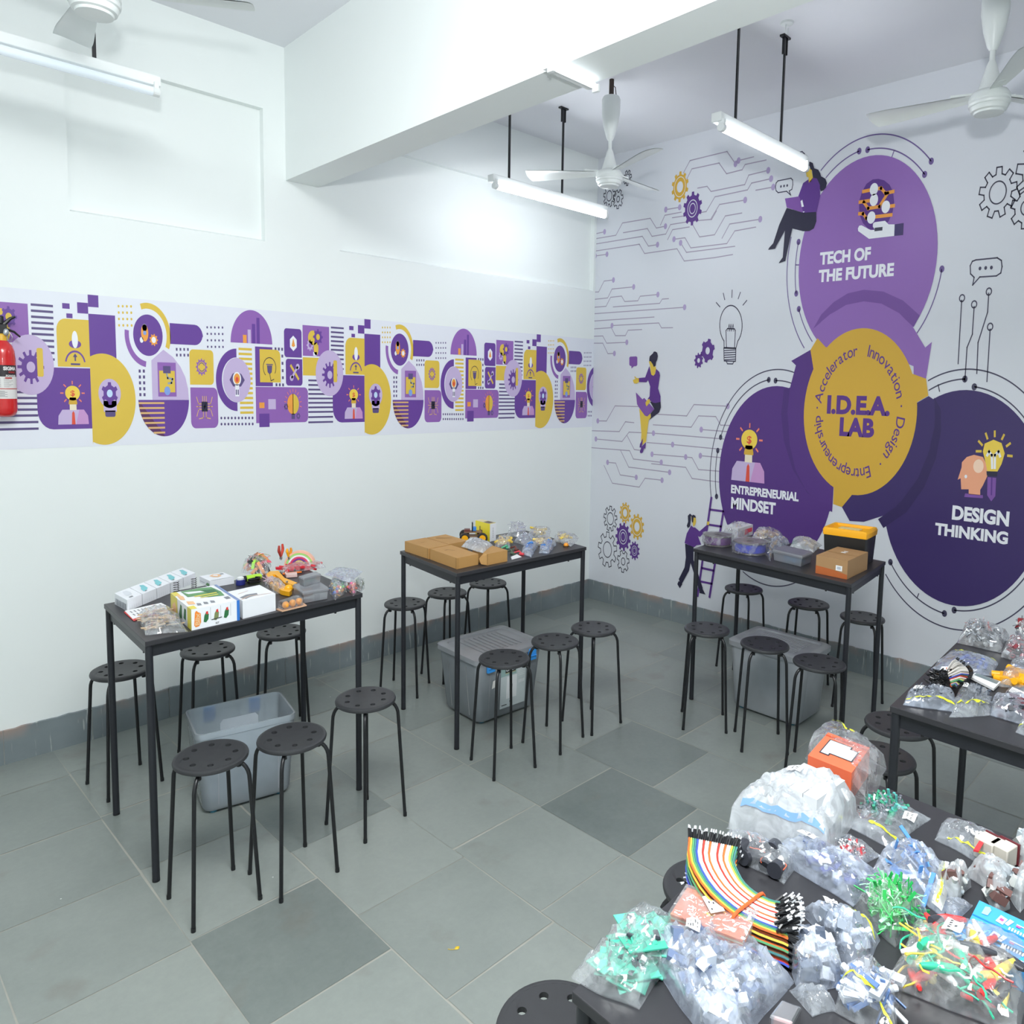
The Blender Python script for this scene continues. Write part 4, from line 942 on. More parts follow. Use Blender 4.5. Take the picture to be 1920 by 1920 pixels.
for k in range(8): band(1.460 + .0045 * k, 1.461 + .0045 * k, 3, radians(215), radians(250), r=R + .0009); band(1.460 + .0045 * k, 1.461 + .0045 * k, 3, radians(262), radians(285 + 10 * (k % 3)), r=R + .0009)
band(1.490, 1.4955, 2, radians(268), radians(300), r=R + .0009)
def wrap(txt, a0, a1, z, h, mi, bold):
    vs, fs = text_mesh(txt, bold); x0 = min(q.x for q in vs); x1 = max(q.x for q in vs)
    pts = [Vector((ex + (R + .0012) * cos(a0 + (a1 - a0) * (q.x - x0) / (x1 - x0)), ey + (R + .0012) * sin(a0 + (a1 - a0) * (q.x - x0) / (x1 - x0)), z + q.y / .69 * h)) for q in vs]
    lb.add(pts, fs, mi)
wrap('SIGMA', radians(262), radians(325), 1.522, .012, 0, .05); wrap('FIRE', radians(285), radians(318), 1.511, .006, 2, .03); wrap('POWDER', radians(272), radians(324), 1.4985, .006, 0, .04)
lb.build('label', [m_lab, mat('label_black', (40, 34, 40), 0.45), mat('label_red', (186, 50, 50), 0.45), mat('label_text', (120, 120, 124), 0.5)], t, smooth=60)

# ------------------------------------------------------------------ tables
def table(label, A, B, D, C=None):
    """A near/corner, B along one side, D along the other (tabletop corners); legs just inside"""
    A, B, D = [Vector((*p, 0)) for p in (A, B, D)]; Cc = B + (D - A) if C is None else Vector((*C, 0))
    q = [A, B, Cc, D]
    if (B - A).cross(D - A).z < 0: q = [A, D, Cc, B]
    cen = (q[0] + q[1] + q[2] + q[3]) / 4
    t = thing('work_table', label, 'table', (cen.x, cen.y, 0), group='black work tables')
    ins = lambda k, d: q[k] + ((q[(k + 1) % 4] - q[k]).normalized() + (q[(k - 1) % 4] - q[k]).normalized()) * d
    up = lambda p, z: Vector((p.x, p.y, z))
    MB().hexa([up(p, TOP - .016) for p in q], [up(p, TOP) for p in q]).build('tabletop', m_top, t, smooth=0, bevel=.0018)
    for k in range(4):
        a, b = ins(k, .012), ins((k + 1) % 4, .012); n = (cen - (a + b) / 2).normalized() * .006
        MB().hexa([up(p, TOP - .052) for p in (a, b, b + n, a + n)], [up(p, TOP - .0162) for p in (a, b, b + n, a + n)]).build('apron', m_apr, t, smooth=0)
        m = MB()
        for f in (.13, .87):
            c = a.lerp(b, f) + n * .5; m.cyl((c.x, c.y, TOP - .056), (c.x, c.y, TOP - .051), .004, n=8)
        m.build('apron_screw', m_blk, t)
    for k in range(4):
        p = ins(k, .0125)
        l = MB().cyl((p.x, p.y, .004), (p.x, p.y, TOP - .0165), .0105, n=16); lo = l.build('leg', m_apr, t)
        MB().cyl((p.x, p.y, 0), (p.x, p.y, .006), .0112, n=12).build('foot_cap', m_blk, lo)
    return t
table('black work table against the left wall holding kit boxes and bags', (-3.252, -1.151), (-2.521, -1.123), (-3.228, -0.662))
table('black work table in the middle holding cardboard boxes and a robot car', (-2.094, -1.129), (-1.322, -1.139), (-2.03, -0.635))
table('black work table before the mural with filament spools and a yellow-lidded tote', (-1.043, -2.291), (-0.959, -1.498), (-0.529, -2.234))
table('black work table at the right edge with jumper wires and yellow motors', (-2.112, -2.827), (-1.34, -2.79), (-2.13, -3.33))
table('nearest black work table covered in bags of electronic parts', (-3.292, -2.866), (-2.50, -2.83), (-3.31, -3.36))

# ------------------------------------------------------------------ stools
def make_stool():
    t = thing('round_stool', 'x', 'stool', (0, 0, 0), group='black round stools')
    SR, Z = .1005, .438; N = 40
    hr, hd = .0085, .064
    b = MB(); holes = [(hd * cos(2 * pi * (k + .5) / 8), hd * sin(2 * pi * (k + .5) / 8)) for k in range(8)]
    # perforated disc: polar wedges, each with a round hole in the middle band
    HN = 12
    for k in range(8):
        ac = 2 * pi * (k + .5) / 8; a0, a1 = 2 * pi * k / 8, 2 * pi * (k + 1) / 8
        r0, r1 = .038, .088
        P = lambda r, a: Vector((r * cos(a), r * sin(a), 0))
        outer = [P(r0, a0), P(r0, ac), P(r0, a1), P((r0 + r1) / 2, a1), P(r1, a1), P(r1, (ac + a1) / 2), P(r1, ac), P(r1, (a0 + ac) / 2), P(r1, a0), P((r0 + r1) / 2, a0)]
        hc = P(hd, ac); hole = [hc + Vector((hr * cos(2 * pi * i / HN), hr * sin(2 * pi * i / HN), 0)) for i in range(HN)]
        for z, flip in ((Z, 0), (Z - .012, 1)):
            pts = outer + hole; tr = tessellate_polygon([outer, list(reversed(hole))])
            order = outer + list(reversed(hole))
            dome = lambda p: Vector((p.x, p.y, z - .0035 * (1 - (p.length / SR) ** 2) * (0 if flip else 1)))
            b.add([dome(p) for p in order], [tuple(q) if not flip else tuple(reversed(q)) for q in tr], 0)
        hz = [h for h in hole]
        b.add([Vector((h.x, h.y, Z - .002)) for h in hz] + [Vector((h.x, h.y, Z - .012)) for h in hz], [(i, (i + 1) % HN, HN + (i + 1) % HN, HN + i) for i in range(HN)], 0)
        # centre and rim
        b.add([Vector((0, 0, Z - .0035)), Vector((r0 * cos(a0), r0 * sin(a0), Z - .0035 * (1 - (r0 / SR) ** 2))), Vector((r0 * cos(ac), r0 * sin(ac), Z - .0035 * (1 - (r0 / SR) ** 2))), Vector((r0 * cos(a1), r0 * sin(a1), Z - .0035 * (1 - (r0 / SR) ** 2)))], [(0, 1, 2), (0, 2, 3)], 0)
    zr = Z - .0035 * (1 - (.088 / SR) ** 2)
    b.lathe([(.088, zr), (.094, Z - .0006), (.0985, Z - .003), (SR, Z - .008), (.0995, Z - .013), (.095, Z - .016), (.088, Z - .012), (.088, Z - .012)], 48)
    b.lathe([(.038, Z - .012), (0, Z - .012)], 16)
    b.build('seat', m_seat, t, smooth=35)
    for k in range(4):
        a = pi / 2 * k; c, s = cos(a), sin(a)
        pts = []
        for i in range(7):
            th = radians(90 * i / 6); pts.append((.074 + .034 * sin(th), Z - .022 - .05 * (1 - cos(th))))
        pts = [(.0, Z - .022)] + pts + [(.131, .006)]
        l = MB().tube([(r * c, r * s, z) for r, z in pts], .0058, 10); lo = l.build('leg', m_blk, t, smooth=60)
        MB().cyl((.1315 * c, .1315 * s, 0), (.1312 * c, .1312 * s, .012), .0066, n=10).build('foot_cap', m_blk, lo)
        MB().cyl((.078 * c, .078 * s, Z - .034), (.078 * c, .078 * s, Z - .011), .007, n=10).build('leg_clip', m_blk, t)
    return t
stool0 = make_stool()
ST = [(-3.13, -.468, 51, 'black round stool behind the left table, nearest the fire extinguisher'),
      (-2.82, -.468, 40, 'black round stool behind the left table, middle of its back three'),
      (-2.51, -.458, 30, 'black round stool behind the left table, by its far right leg'),
      (-3.147, -1.340, 45, 'black round stool in front of the left table, partly hiding the open tub'),
      (-2.929, -1.390, 48, 'black round stool between the front left table leg and the lone right-hand stool'),
      (-2.620, -1.300, 57, 'black round stool standing alone at the right end of the left table'),
      (-1.882, -.462, 81, 'black round stool behind the middle table, leftmost of its back three'),
      (-1.615, -.450, 45, 'black round stool behind the middle table, centre of its back three'),
      (-1.335, -.445, 50, 'black round stool behind the middle table, nearest the room corner'),
      (-2.024, -1.340, 33, 'black round stool with a scuffed rim right in front of the poster tub'),
      (-1.735, -1.338, 57, 'black round stool in front of the middle table, centre of its front three'),
      (-1.488, -1.338, 42, 'black round stool in front of the middle table, rightmost on open floor'),
      (-.39, -1.453, 45, 'black round stool behind the mural-side table, leftmost under the ladder picture'),
      (-.395, -1.822, 55, 'black round stool behind the mural-side table, middle of its back row'),
      (-.423, -2.104, 54, 'black round stool behind the mural-side table, at its right-hand end'),
      (-1.122, -1.690, 81, 'black round stool at the left front of the mural-side table'),
      (-1.114, -1.969, 84, 'black stained round stool centred in front of the lidded white tub'),
      (-1.147, -2.223, 60, 'black round stool before the mural-side table, below the brown carton'),
      (-1.493, -2.645, 20, 'black round stool tucked beside the right table, farther of its pair'),
      (-1.752, -2.683, 35, 'black round stool beside the right table, partly behind the orange-printed box'),
      (-3.10, -2.66, 40, 'black round stool cut off at the bottom edge beside the nearest table'),
      (-2.612, -2.65, 50, 'black round stool mostly hidden behind the rainbow ribbon cable')]
for i, (x, y, r, l) in enumerate(ST):
    if i == 0: stool0.location = (x, y, 0); stool0.rotation_euler = (0, 0, radians(r)); stool0['label'] = l
    else: dup(stool0, (x, y, 0), radians(r), l)

# ------------------------------------------------------------------ storage tubs
m_tub = plastic_clear('tub_plastic', (236, 246, 254), 0.50, 0.25)
m_tub2 = plastic_clear('tub_plastic_cloudy', (240, 246, 252), 0.34, 0.3)
m_lid = plastic_clear('tub_lid_plastic', (232, 236, 242), 0.42, 0.3)
m_latch = mat('blue_latch', (58, 152, 232), 0.35, var=0.03)
def tub(label, c, w, d, h, rz, m, lid, cat='storage tub', taper=.88):
    t = thing('storage_tub', label, cat, (c[0], c[1], 0), rz)
    tf = WM[t.name]; loc = lambda loops: [[tf @ p for p in l] for l in loops]
    z0 = .012; r = .028
    outer = [rrect(w * taper * .96, d * taper * .96, r, z0), rrect(w * taper, d * taper, r, z0 + .012), rrect(w * .975, d * .975, r, h - .03), rrect(w * .975, d * .975, r, h - .022), rrect(w, d, r, h - .02), rrect(w, d, r, h)]
    inner = [rrect(w - .012, d - .012, r - .004, h), rrect(w * .975 - .008, d * .975 - .008, r - .004, h - .02), rrect(w * taper - .008, d * taper - .008, r - .004, z0 + .016), rrect(w * taper * .95 - .008, d * taper * .95 - .008, r - .004, z0 + .005)]
    b = MB().loft(loc(outer + inner), 0, True, False); n = 20
    k = len(b.v) - n; b.f.append([k + i for i in range(n)]); b.m.append(0)
    b.build('body', m, t)
    # moulded ribs on the faces
    def rib_(pts):
        rb = MB(); rb.M = tf; rb.add(pts, [(0, 1, 2, 3)]); rb.build('moulded_rib', m_lid, t, smooth=0)
    for x in (-.3, .3):
        rib_([(x * w, -d * taper * .5 - .001, z0 + .02), (x * w + .004, -d * taper * .5 - .001, z0 + .02), (x * w + .004, -d * .4885 - .001, h - .035), (x * w, -d * .4885 - .001, h - .035)])
    for y in (-.22, .22):
        rib_([(-w * taper * .5 - .001, y * d, z0 + .02), (-w * taper * .5 - .001, y * d + .004, z0 + .02), (-w * .4885 - .001, y * d + .004, h - .035), (-w * .4885 - .001, y * d, h - .035)])
    for sx in (-1, 1):
        for sy in (-1, 1):
            q = tf @ Vector((sx * w * taper * .38, sy * d * taper * .38, 0)); MB().cyl((q.x, q.y, 0), (q.x, q.y, z0 + .001), .012, n=12).build('foot', mat('teal_foot', (52, 116, 140), 0.5), t)
    if lid:
        lo = [rrect(w + .012, d + .012, r, h - .012), rrect(w + .014, d + .014, r, h + .010), rrect(w - .006, d - .006, r, h + .018), rrect(w - .05, d - .05, r, h + .017), rrect(w - .06, d - .06, r - .006, h + .010)]
        l = MB().loft(loc(lo), 0, False, True); lidp = l.build('lid', m_lid, t)
        g = MB(); g.M = tf
        for k in range(9):
            x = -w * .28 + w * .56 * k / 8; g.box((x, 0, h + .0125), (.006, d * .62, .003))
        g.build('lid_rib', m_lid, lidp, smooth=0)
    return t
# open tub under the left table
tA = tub('clear open storage tub with blue clips under the left table', (-2.845, -.825), .335, .245, .300, radians(-11.5), m_tub, False)
def latch(t, x, y, z, w, h, ax='y', m=m_latch):
    b = MB(); b.M = WM[t.name]
    d = (w, .012, h) if ax == 'y' else (.012, w, h)
    b.box((x, y, z), d); b.box((x, y + (-.004 if ax == 'y' else 0), z - h * .1), (d[0] * .9, d[1] * 1.4, .004))
    return b.build('latch', m, t, bevel=.003)
latch(tA, -.085, .127, .265, .04, .055); latch(tA, .075, .127, .265, .04, .055)
b = MB(); b.M = WM[tA.name]; b.poly([(-.05, .112, .13), (.085, .112, .13), (.085, .112, .225), (.075, .112, .238), (-.04, .112, .238), (-.05, .112, .225)]); b.poly([(-.05, .1105, .13), (.085, .1105, .13), (.085, .1105, .225), (.075, .1105, .238), (-.04, .1105, .238), (-.05, .1105, .225)])
b.build('paper_insert', mat('insert_paper', (206, 214, 222), 0.6), tA, smooth=0)
# bubble wrap and plastic sheets inside
m_bub = film('bubble_film', (196, 222, 236), clear=0.5, milky=0.4)
def heap(name, label, cat, tf, w, d, z0, h, m, seed, n=26, kind=None, group=None):
    def f(i, j):
        x = (i - .5) * w; y = (j - .5) * d
        e = min(1, 6 * min(i, 1 - i, j, 1 - j)); q = Vector((i * 3 + seed, j * 3, seed * 1.7))
        z = z0 + h * e * (.55 + .5 * mnoise.noise(q) + .25 * abs(mnoise.noise(q * 3)))
        return tf @ Vector((x, y, max(z0, z)))
    b = MB().grid(f, n, n); b.grid(lambda i, j: tf @ Vector(((i - .5) * w, (.5 - j) * d, z0)), 2, 2)
    c = tf @ Vector((0, 0, z0))
    o = b.build(name, m, loc=c, smooth=28)
    return tag(o, label, cat, group, kind)
heap('bubble_wrap', 'pale blue bubble wrap filling the lower half of the open tub', 'packing', WM[tA.name], .27, .195, .022, .12, m_bub, 3)
b = MB(); b.M = WM[tA.name]; rnd = random.Random(4)
for k in range(22):
    for j in range(2): b.ball((-.0 + .0062 * k - .02, -.103 - .0015, .045 + .008 * j + .0012 * k), .0024, 8, 5)
tag(b.build('wire_comb', mat('pale_cyan_plastic', (176, 216, 226), 0.4), loc=WM[tA.name] @ Vector((.05, -.10, .04))), 'pale cyan spiral binding comb inside the open tub', 'binding comb')

tB = tub('lidded clear tub with pink contents and a poster under the middle table', (-1.715, -.905), .385, .305, .300, radians(-3), m_tub, True, taper=.86)
for x in (-.12, .12): latch(tB, x, -.158, .272, .042, .055)
b = MB(); b.M = WM[tB.name]
b.hexa([(-.125, -.118, .024), (.125, -.118, .024), (.125, .11, .024), (-.125, .11, .024)], [(-.14, -.125, .262), (.14, -.125, .262), (.14, .118, .262), (-.14, .118, .262)])
tag(b.build('cardboard_box', mat('pinkish_card', (196, 150, 140), 0.6, var=.08, scale=8), loc=WM[tB.name] @ Vector((0, 0, .024)), smooth=0), 'pinkish brown carton inside the lidded tub', 'box')
# poster behind the plastic front
pm = MB(); pm.M = WM[tB.name]; pi_ = [mat('poster_paper', (196, 206, 208), 0.5), mat('poster_teal', (150, 180, 178), 0.5), mat('poster_black', (46, 48, 50), 0.5), mat('poster_white', (226, 230, 232), 0.5), mat('poster_gold', (206, 176, 90), 0.5)]
ytop, ybot = -.1505, -.1395
def pq(x0, z0, x1, z1, mi, e=0):
    f = lambda z: ybot + (ytop - ybot) * (z - .04) / .22 - e * .0004
    pm.add([(x0, f(z0), z0), (x1, f(z0), z0), (x1, f(z1), z1), (x0, f(z1), z1)], [(0, 1, 2, 3)], mi)
pq(-.055, .050, .092, .258, 0); pq(-.055, .20, .035, .258, 1, 1); pq(-.03, .215, .03, .245, 2, 2); pq(.04, .23, .085, .252, 2, 2); pq(-.03, .212, .03, .214, 4, 3); pq(-.02, .09, .04, .195, 3, 1); pq(-.002, .125, .014, .155, 2, 2)
for k in range(4): pq(.05 + .009 * k, .15, .056 + .009 * k, .165, 3, 2)
for k in range(5): pq(.045, .185 + .008 * k, .085, .188 + .008 * k, 3, 2)
pq(-.045, .062, -.015, .066, 2, 1); pq(.0, .072, .006, .078, 2, 1)
vs, fs = text_mesh('CRAZY', .03); x0 = min(v.x for v in vs); x1 = max(v.x for v in vs)
f = lambda z: ybot + (ytop - ybot) * (z - .04) / .22 - .0018
pm.add([(-.028 + (v.x - x0) / (x1 - x0) * .056, f(.222), .222 + v.y / .69 * .018) for v in vs], fs, 3)
pm.build('poster', pi_, tB, smooth=0)
lbq = MB(); lbq.M = WM[tB.name]; lbq.poly([(-.105, -.146, .16), (-.088, -.1475, .165), (-.083, -.149, .20), (-.100, -.1475, .195)]); lbq.build('sticker', mat('white_sticker', (232, 232, 228), 0.5), tB, smooth=0)

tC = tub('cloudy lidded tub holding a sheet of paper under the mural-side table', (-.755, -1.855), .275, .375, .315, radians(0), m_tub2, True, taper=.88)
b = MB(); b.M = WM[tC.name]; b.poly([(-.112, -.115, .09), (-.112, .02, .09), (-.118, .02, .27), (-.118, -.115, .27)])
b.poly([(-.110, -.115, .09), (-.110, .02, .09), (-.116, .02, .27), (-.116, -.115, .27)])
b.build('paper_insert', mat('insert_paper', (206, 214, 222), 0.6), tC, smooth=0)
for y in (-.09, .09): latch(tC, .142, y, .285, .042, .05, 'x', m_lid)
# ------------------------------------------------------------------ things on the tables: helpers
def zat(X, Y, py):
    """height above (X,Y) seen at picture row py"""
    a = [Vector(r) for r in CAMR]; p0 = Vector((X, Y, 0)) - CAMC; k = (py - PPY) / FPX
    return (k * a[2].dot(p0) - a[1].dot(p0)) / (a[1].z - k * a[2].z)
class BX:
    """upright box from three base corners in the picture (left, front, right) and the row of its front top corner"""
    def __init__(s, L, F, R, top=None, zb=TOP, h=None):
        zb += .0006
        s.F = at(*F, zb); s.L = at(*L, zb); s.R = at(*R, zb)
        a = s.L - s.F; b = s.R - s.F
        s.setup(s.F, a, b, h if h else zat(s.F.x, s.F.y, top) - zb)
    def setup(s, F, a, b, h):
        s.F = F; s.a = a; s.b = b; s.h = h; s.Z = Vector((0, 0, h)); s.mb = MB()
        s.n1 = Vector((0, 0, 1)).cross(a).normalized()      # outward normal of left face
        if s.n1.dot(b) > 0: s.n1 = -s.n1
        s.n2 = Vector((0, 0, 1)).cross(b).normalized()
        if s.n2.dot(a) > 0: s.n2 = -s.n2
        return s
    def body(s, mi=0, e=0.0):
        F, a, b = s.F, s.a, s.b
        q = [F, F + b, F + a + b, F + a]
        s.mb.hexa(q, [p + s.Z for p in q], mi); return s
    def pt(s, face, u, v, e=.0006):
        if face == 'l': return s.F + s.a * (1 - u) + s.Z * v + s.n1 * e
        if face == 'r': return s.F + s.b * u + s.Z * v + s.n2 * e
        return s.F + s.b * u + s.a * v + s.Z + Vector((0, 0, e))
    def dec(s, face, u0, v0, u1, v1, mi, e=.0006):
        s.mb.add([s.pt(face, *p, e) for p in ((u0, v0), (u1, v0), (u1, v1), (u0, v1))], [(0, 1, 2, 3)], mi)
    def decp(s, face, pts, mi, e=.0008):
        q = [Vector((x, y, 0)) for x, y in pts]
        s.mb.add([s.pt(face, x, y, e) for x, y in pts], [tuple(t) for t in tessellate_polygon([q])], mi)
    def text(s, face, txt, u0, v0, u1, v1, mi, bold=.03, e=.0010, rot=False):
        vs, fs = text_mesh(txt, bold); x0 = min(v.x for v in vs); x1 = max(v.x for v in vs); y0 = min(v.y for v in vs); y1 = max(v.y for v in vs)
        f = (lambda v: ((v.x - x0) / (x1 - x0), (v.y - y0) / (y1 - y0))) if not rot else (lambda v: (1 - (v.y - y0) / (y1 - y0), (v.x - x0) / (x1 - x0)))
        s.mb.add([s.pt(face, u0 + f(v)[0] * (u1 - u0), v0 + f(v)[1] * (v1 - v0), e) for v in vs], fs, mi)
    def base(s): c = s.F + (s.a + s.b) / 2; return (c.x, c.y, s.F.z)

F_clear = film('clear_film', (236, 243, 250), 0.80, 0.10, 0.30, 0.34)
F_blue = film('bluish_film', (222, 232, 248), 0.70, 0.10, 0.32, 0.44)
F_milk = film('milky_film', (238, 243, 247), 0.46, 0.18, 0.25, 0.42)
F_crisp = film('crisp_film', (240, 244, 248), 0.86, 0.07, 0.34, 0.30)
m_zip = mat('yellow_zip_seal', (226, 232, 60), 0.4, var=0)
m_zipb = mat('blue_zip_seal', (120, 160, 226), 0.4, var=0)
m_paper = mat('white_paper', (240, 241, 242), 0.6, var=.015)
m_inkk = mat('pen_marks', (60, 60, 66), 0.6, var=0)
_bagn = [0]
def bag(label, quad, H, m=None, seed=1, zip=None, zipm=None, sticker=None, zb=TOP, n=26, pw=.5, cr=.010, name='plastic_bag', cat='plastic bag', group=None, floor=.0012):
    """crumpled pouch over a picture quad on the table; returns (thing, surface function)"""
    m = m or F_clear
    q = [at(*p, zb + .004) for p in quad]
    rid = seed * 13.7
    def S(s, t, e=0.0):
        p = (q[0] * (1 - s) + q[1] * s) * (1 - t) + (q[3] * (1 - s) + q[2] * s) * t
        ed = 16 * s * (1 - s) * t * (1 - t)
        hb = max(0, ed) ** pw
        v = Vector((p.x * 20 + rid, p.y * 20, rid))
        c1 = mnoise.noise(v); c2 = 1 - 2 * abs(mnoise.noise(v * 2.3 + Vector((5, 3, 1)))); c3 = 1 - 2 * abs(mnoise.noise(v * 5.1))
        h = H * hb * (.80 + .28 * c1) + cr * min(1, ed * 4 + .25) * (.55 * c2 + .35 * c3) * (.5 + .5 * hb)
        jx = mnoise.noise(v * .9 + Vector((9, 1, 4))) * .006; jy = mnoise.noise(v * .9 + Vector((2, 8, 6))) * .006
        return Vector((p.x + jx, p.y + jy, zb + floor + max(.0016, h) + e))
    c = (q[0] + q[1] + q[2] + q[3]) / 4
    t = thing(name, label, cat, (c.x, c.y, zb), group=group)
    b = MB().grid(S, n, n)
    def low(s, u):
        p = S(s, u); return Vector((p.x, p.y, zb + floor))
    b.grid(lambda s, u: low(s, 1 - u), n, n)
    b.build('film', m, t, smooth=32)
    def strip(s0, t0, s1, t1, w, mm, nm, e=.0012):
        k = 14; bb = MB()
        d = Vector((s1 - s0, t1 - t0)); nn = Vector((-d.y, d.x)).normalized() * w / 2
        cl = lambda x: min(1, max(0, x))
        bb.grid(lambda i, j: S(cl(s0 + d.x * i + nn.x * (2 * j - 1)), cl(t0 + d.y * i + nn.y * (2 * j - 1)), e), k, 1)
        return bb.build(nm, mm, t, smooth=60)
    if zip: strip(*zip, .035, zipm or m_zip, 'zip_seal')
    if sticker:
        s0, t0, w, h, a = sticker; k = 5; bb = MB(); ca, sa = cos(a), sin(a); cl = lambda x: min(1, max(0, x))
        zmax = max(S(cl(s0 + (x * w * ca - y * h * sa)), cl(t0 + (x * w * sa + y * h * ca))).z for x in (-.5, 0, .5) for y in (-.5, 0, .5))
        f = lambda i, j, e=.0022: S(cl(s0 + ((i - .5) * w * ca - (j - .5) * h * sa)), cl(t0 + ((i - .5) * w * sa + (j - .5) * h * ca)), e)
        g = lambda i, j, e: (lambda p: Vector((p.x, p.y, .4 * p.z + .6 * zmax + e)))(f(i, j, 0))
        bb.grid(lambda i, j: g(i, j, .0022), k, k)
        r = random.Random(seed)
        for row in range(2):
            for col in range(5):
                if r.random() < .25: continue
                x0, y0 = .12 + .16 * col, .25 + .32 * row
                bb.add([g(x0, y0, .0028), g(x0 + .08, y0 + .02, .0028), g(x0 + .08, y0 + .16, .0028), g(x0 + .03, y0 + .18, .0028)], [(0, 1, 2, 3)], 1)
        bb.build('sticker', [m_paper, m_inkk], t, smooth=60)
    return t, S
def rndrot(r): 
    from mathutils import Euler
    return Euler((r.uniform(0, 6.3), r.uniform(0, 6.3), r.uniform(0, 6.3))).to_matrix()
def piece(b, kind, p, r, sz, mi):
    """one small component at p"""
    R = rndrot(r) if kind not in ('flat', 'chip') else Matrix.Rotation(r.uniform(0, 6.3), 3, 'Z') @ Matrix.Rotation(r.uniform(-.35, .35), 3, 'X') @ Matrix.Rotation(r.uniform(-.35, .35), 3, 'Y')
    d = R @ Vector((1, 0, 0))
    if kind == 'rod': b.cyl(p - d * sz, p + d * sz, sz * .16, n=6, mi=mi); b.cyl(p - d * sz * .35, p + d * sz * .35, sz * .32, n=8, mi=mi)
    elif kind == 'led': b.cyl(p - d * sz * 1.4, p, sz * .07, n=4, mi=0); b.ball(p + d * sz * .3, sz * .45, 8, 5, mi)
    elif kind == 'tube': b.cyl(p - d * sz, p + d * sz, sz * .4, n=10, mi=mi)
    elif kind == 'ring': 
        u = d.orthogonal().normalized(); w = d.cross(u); b.tube([p + (u * cos(k * pi / 5) + w * sin(k * pi / 5)) * sz * .6 for k in range(11)], sz * .16, 6, mi)
    elif kind in ('flat', 'chip', 'strip', 'block'):
        dims = {'flat': (1, .62, .06), 'chip': (1, .45, .22), 'strip': (1.6, .18, .05), 'block': (.8, .6, .5)}[kind]
        x, y, z = [R @ Vector(v) * sz for v in ((dims[0], 0, 0), (0, dims[1], 0), (0, 0, dims[2]))]
        q = [p - x - y - z, p + x - y - z, p + x + y - z, p - x + y - z]; b.hexa(q, [v + 2 * z for v in q], mi)
    elif kind == 'ball': b.ball(p, sz, 8, 6, mi)
    elif kind == 'wire':
        pts = [p]; v = d
        for k in range(7): v = (v + rndrot(r) @ Vector((.7, 0, 0))).normalized(); pts.append(pts[-1] + Vector((v.x, v.y, v.z * .35)) * sz * .45)
        b.tube(pts, sz * .07, 5, mi)
def place_in(S, r, zb, lo=.12, hi=.88, box=None, k=.75):
    s0, t0, s1, t1 = box or (lo, lo, hi, hi)
    s, t = r.uniform(s0, s1), r.uniform(t0, t1); p = S(s, t)
    return Vector((p.x, p.y, zb + .004 + (p.z - zb - .004) * r.uniform(.1, k)))
def stuff(name, label, cat, S, kinds, mats, n, seed, zb=TOP, box=None, k=.78):
    """an uncountable filling seen through a bag"""
    r = random.Random(seed); b = MB()
    for i in range(n):
        kd, sz = r.choice(kinds); p = place_in(S, r, zb, box=box, k=k); p.z = max(p.z, zb + sz * .35 + .002); piece(b, kd, p, r, sz, r.randrange(len(mats)))
    for i, v in enumerate(b.v):
        if v.z < zb + .0014: v.z = zb + .0014
    c = b.v[0] if b.v else Vector(); m = sum((v for v in b.v), Vector()) / max(1, len(b.v))
    return tag(b.build(name, mats, loc=(m.x, m.y, zb), smooth=45), label, cat, kind='stuff')
def many(name, labels, cat, group, S, n, mk, mats, seed, zb=TOP, box=None, k=.7, flat=True, rad=.01):
    """countable things inside a bag: one source per colour, then copies"""
    r = random.Random(seed); src = {}
    for i in range(n):
        c = r.randrange(len(mats)); p = place_in(S, r, zb, box=box, k=k); p.z = max(p.z, zb + rad)
        rot = (r.uniform(-.3, .3), r.uniform(-.3, .3), r.uniform(0, 6.28)) if flat else (r.uniform(-1.2, 1.2), r.uniform(-1.2, 1.2), r.uniform(0, 6.28))
        if c not in src:
            b = MB(); mk(b); o = b.build(name, mats[c], smooth=45); src[c] = o
            tag(o, labels[c % len(labels)], cat, group)
        else:
            o = src[c].copy(); COL.objects.link(o)
        o.location = p; o.rotation_euler = rot
def simple(mb, name, m, label, cat, loc=None, group=None, smooth=40, bevel=0):
    if loc is None: loc = (sum(v.x for v in mb.v) / len(mb.v), sum(v.y for v in mb.v) / len(mb.v), min(v.z for v in mb.v))
    return tag(mb.build(name, m, loc=loc, smooth=smooth, bevel=bevel), label, cat, group)
C = lambda n, rgb, rough=.45, **k: mat(n, rgb, rough, **k)
m_card = C('white_card', (236, 239, 244), .5, var=.02); m_kraft = C('kraft_board', (186, 142, 84), .65, var=.05, scale=12); m_kraft2 = C('carton_board', (172, 134, 92), .65, var=.05, scale=12)
m_cyan = C('cyan_print', (120, 200, 208)); m_green = C('leaf_green_print', (96, 150, 96)); m_olive = C('olive_print', (126, 138, 92)); m_yelp = C('yellow_print', (226, 212, 84)); m_peachp = C('peach_print', (238, 190, 140))
m_grey = C('grey_print', (130, 134, 140)); m_bluep = C('blue_print', (52, 120, 206)); m_orgp = C('orange_print', (240, 140, 50)); m_redp = C('red_print', (214, 60, 60)); m_dkg = C('dark_green_print', (46, 112, 66))
m_yelt = C('yellow_tool_plastic', (250, 178, 20), .35); m_redt = C('red_grip', (206, 48, 40), .4); m_orgt = C('orange_grip', (240, 120, 40), .4)

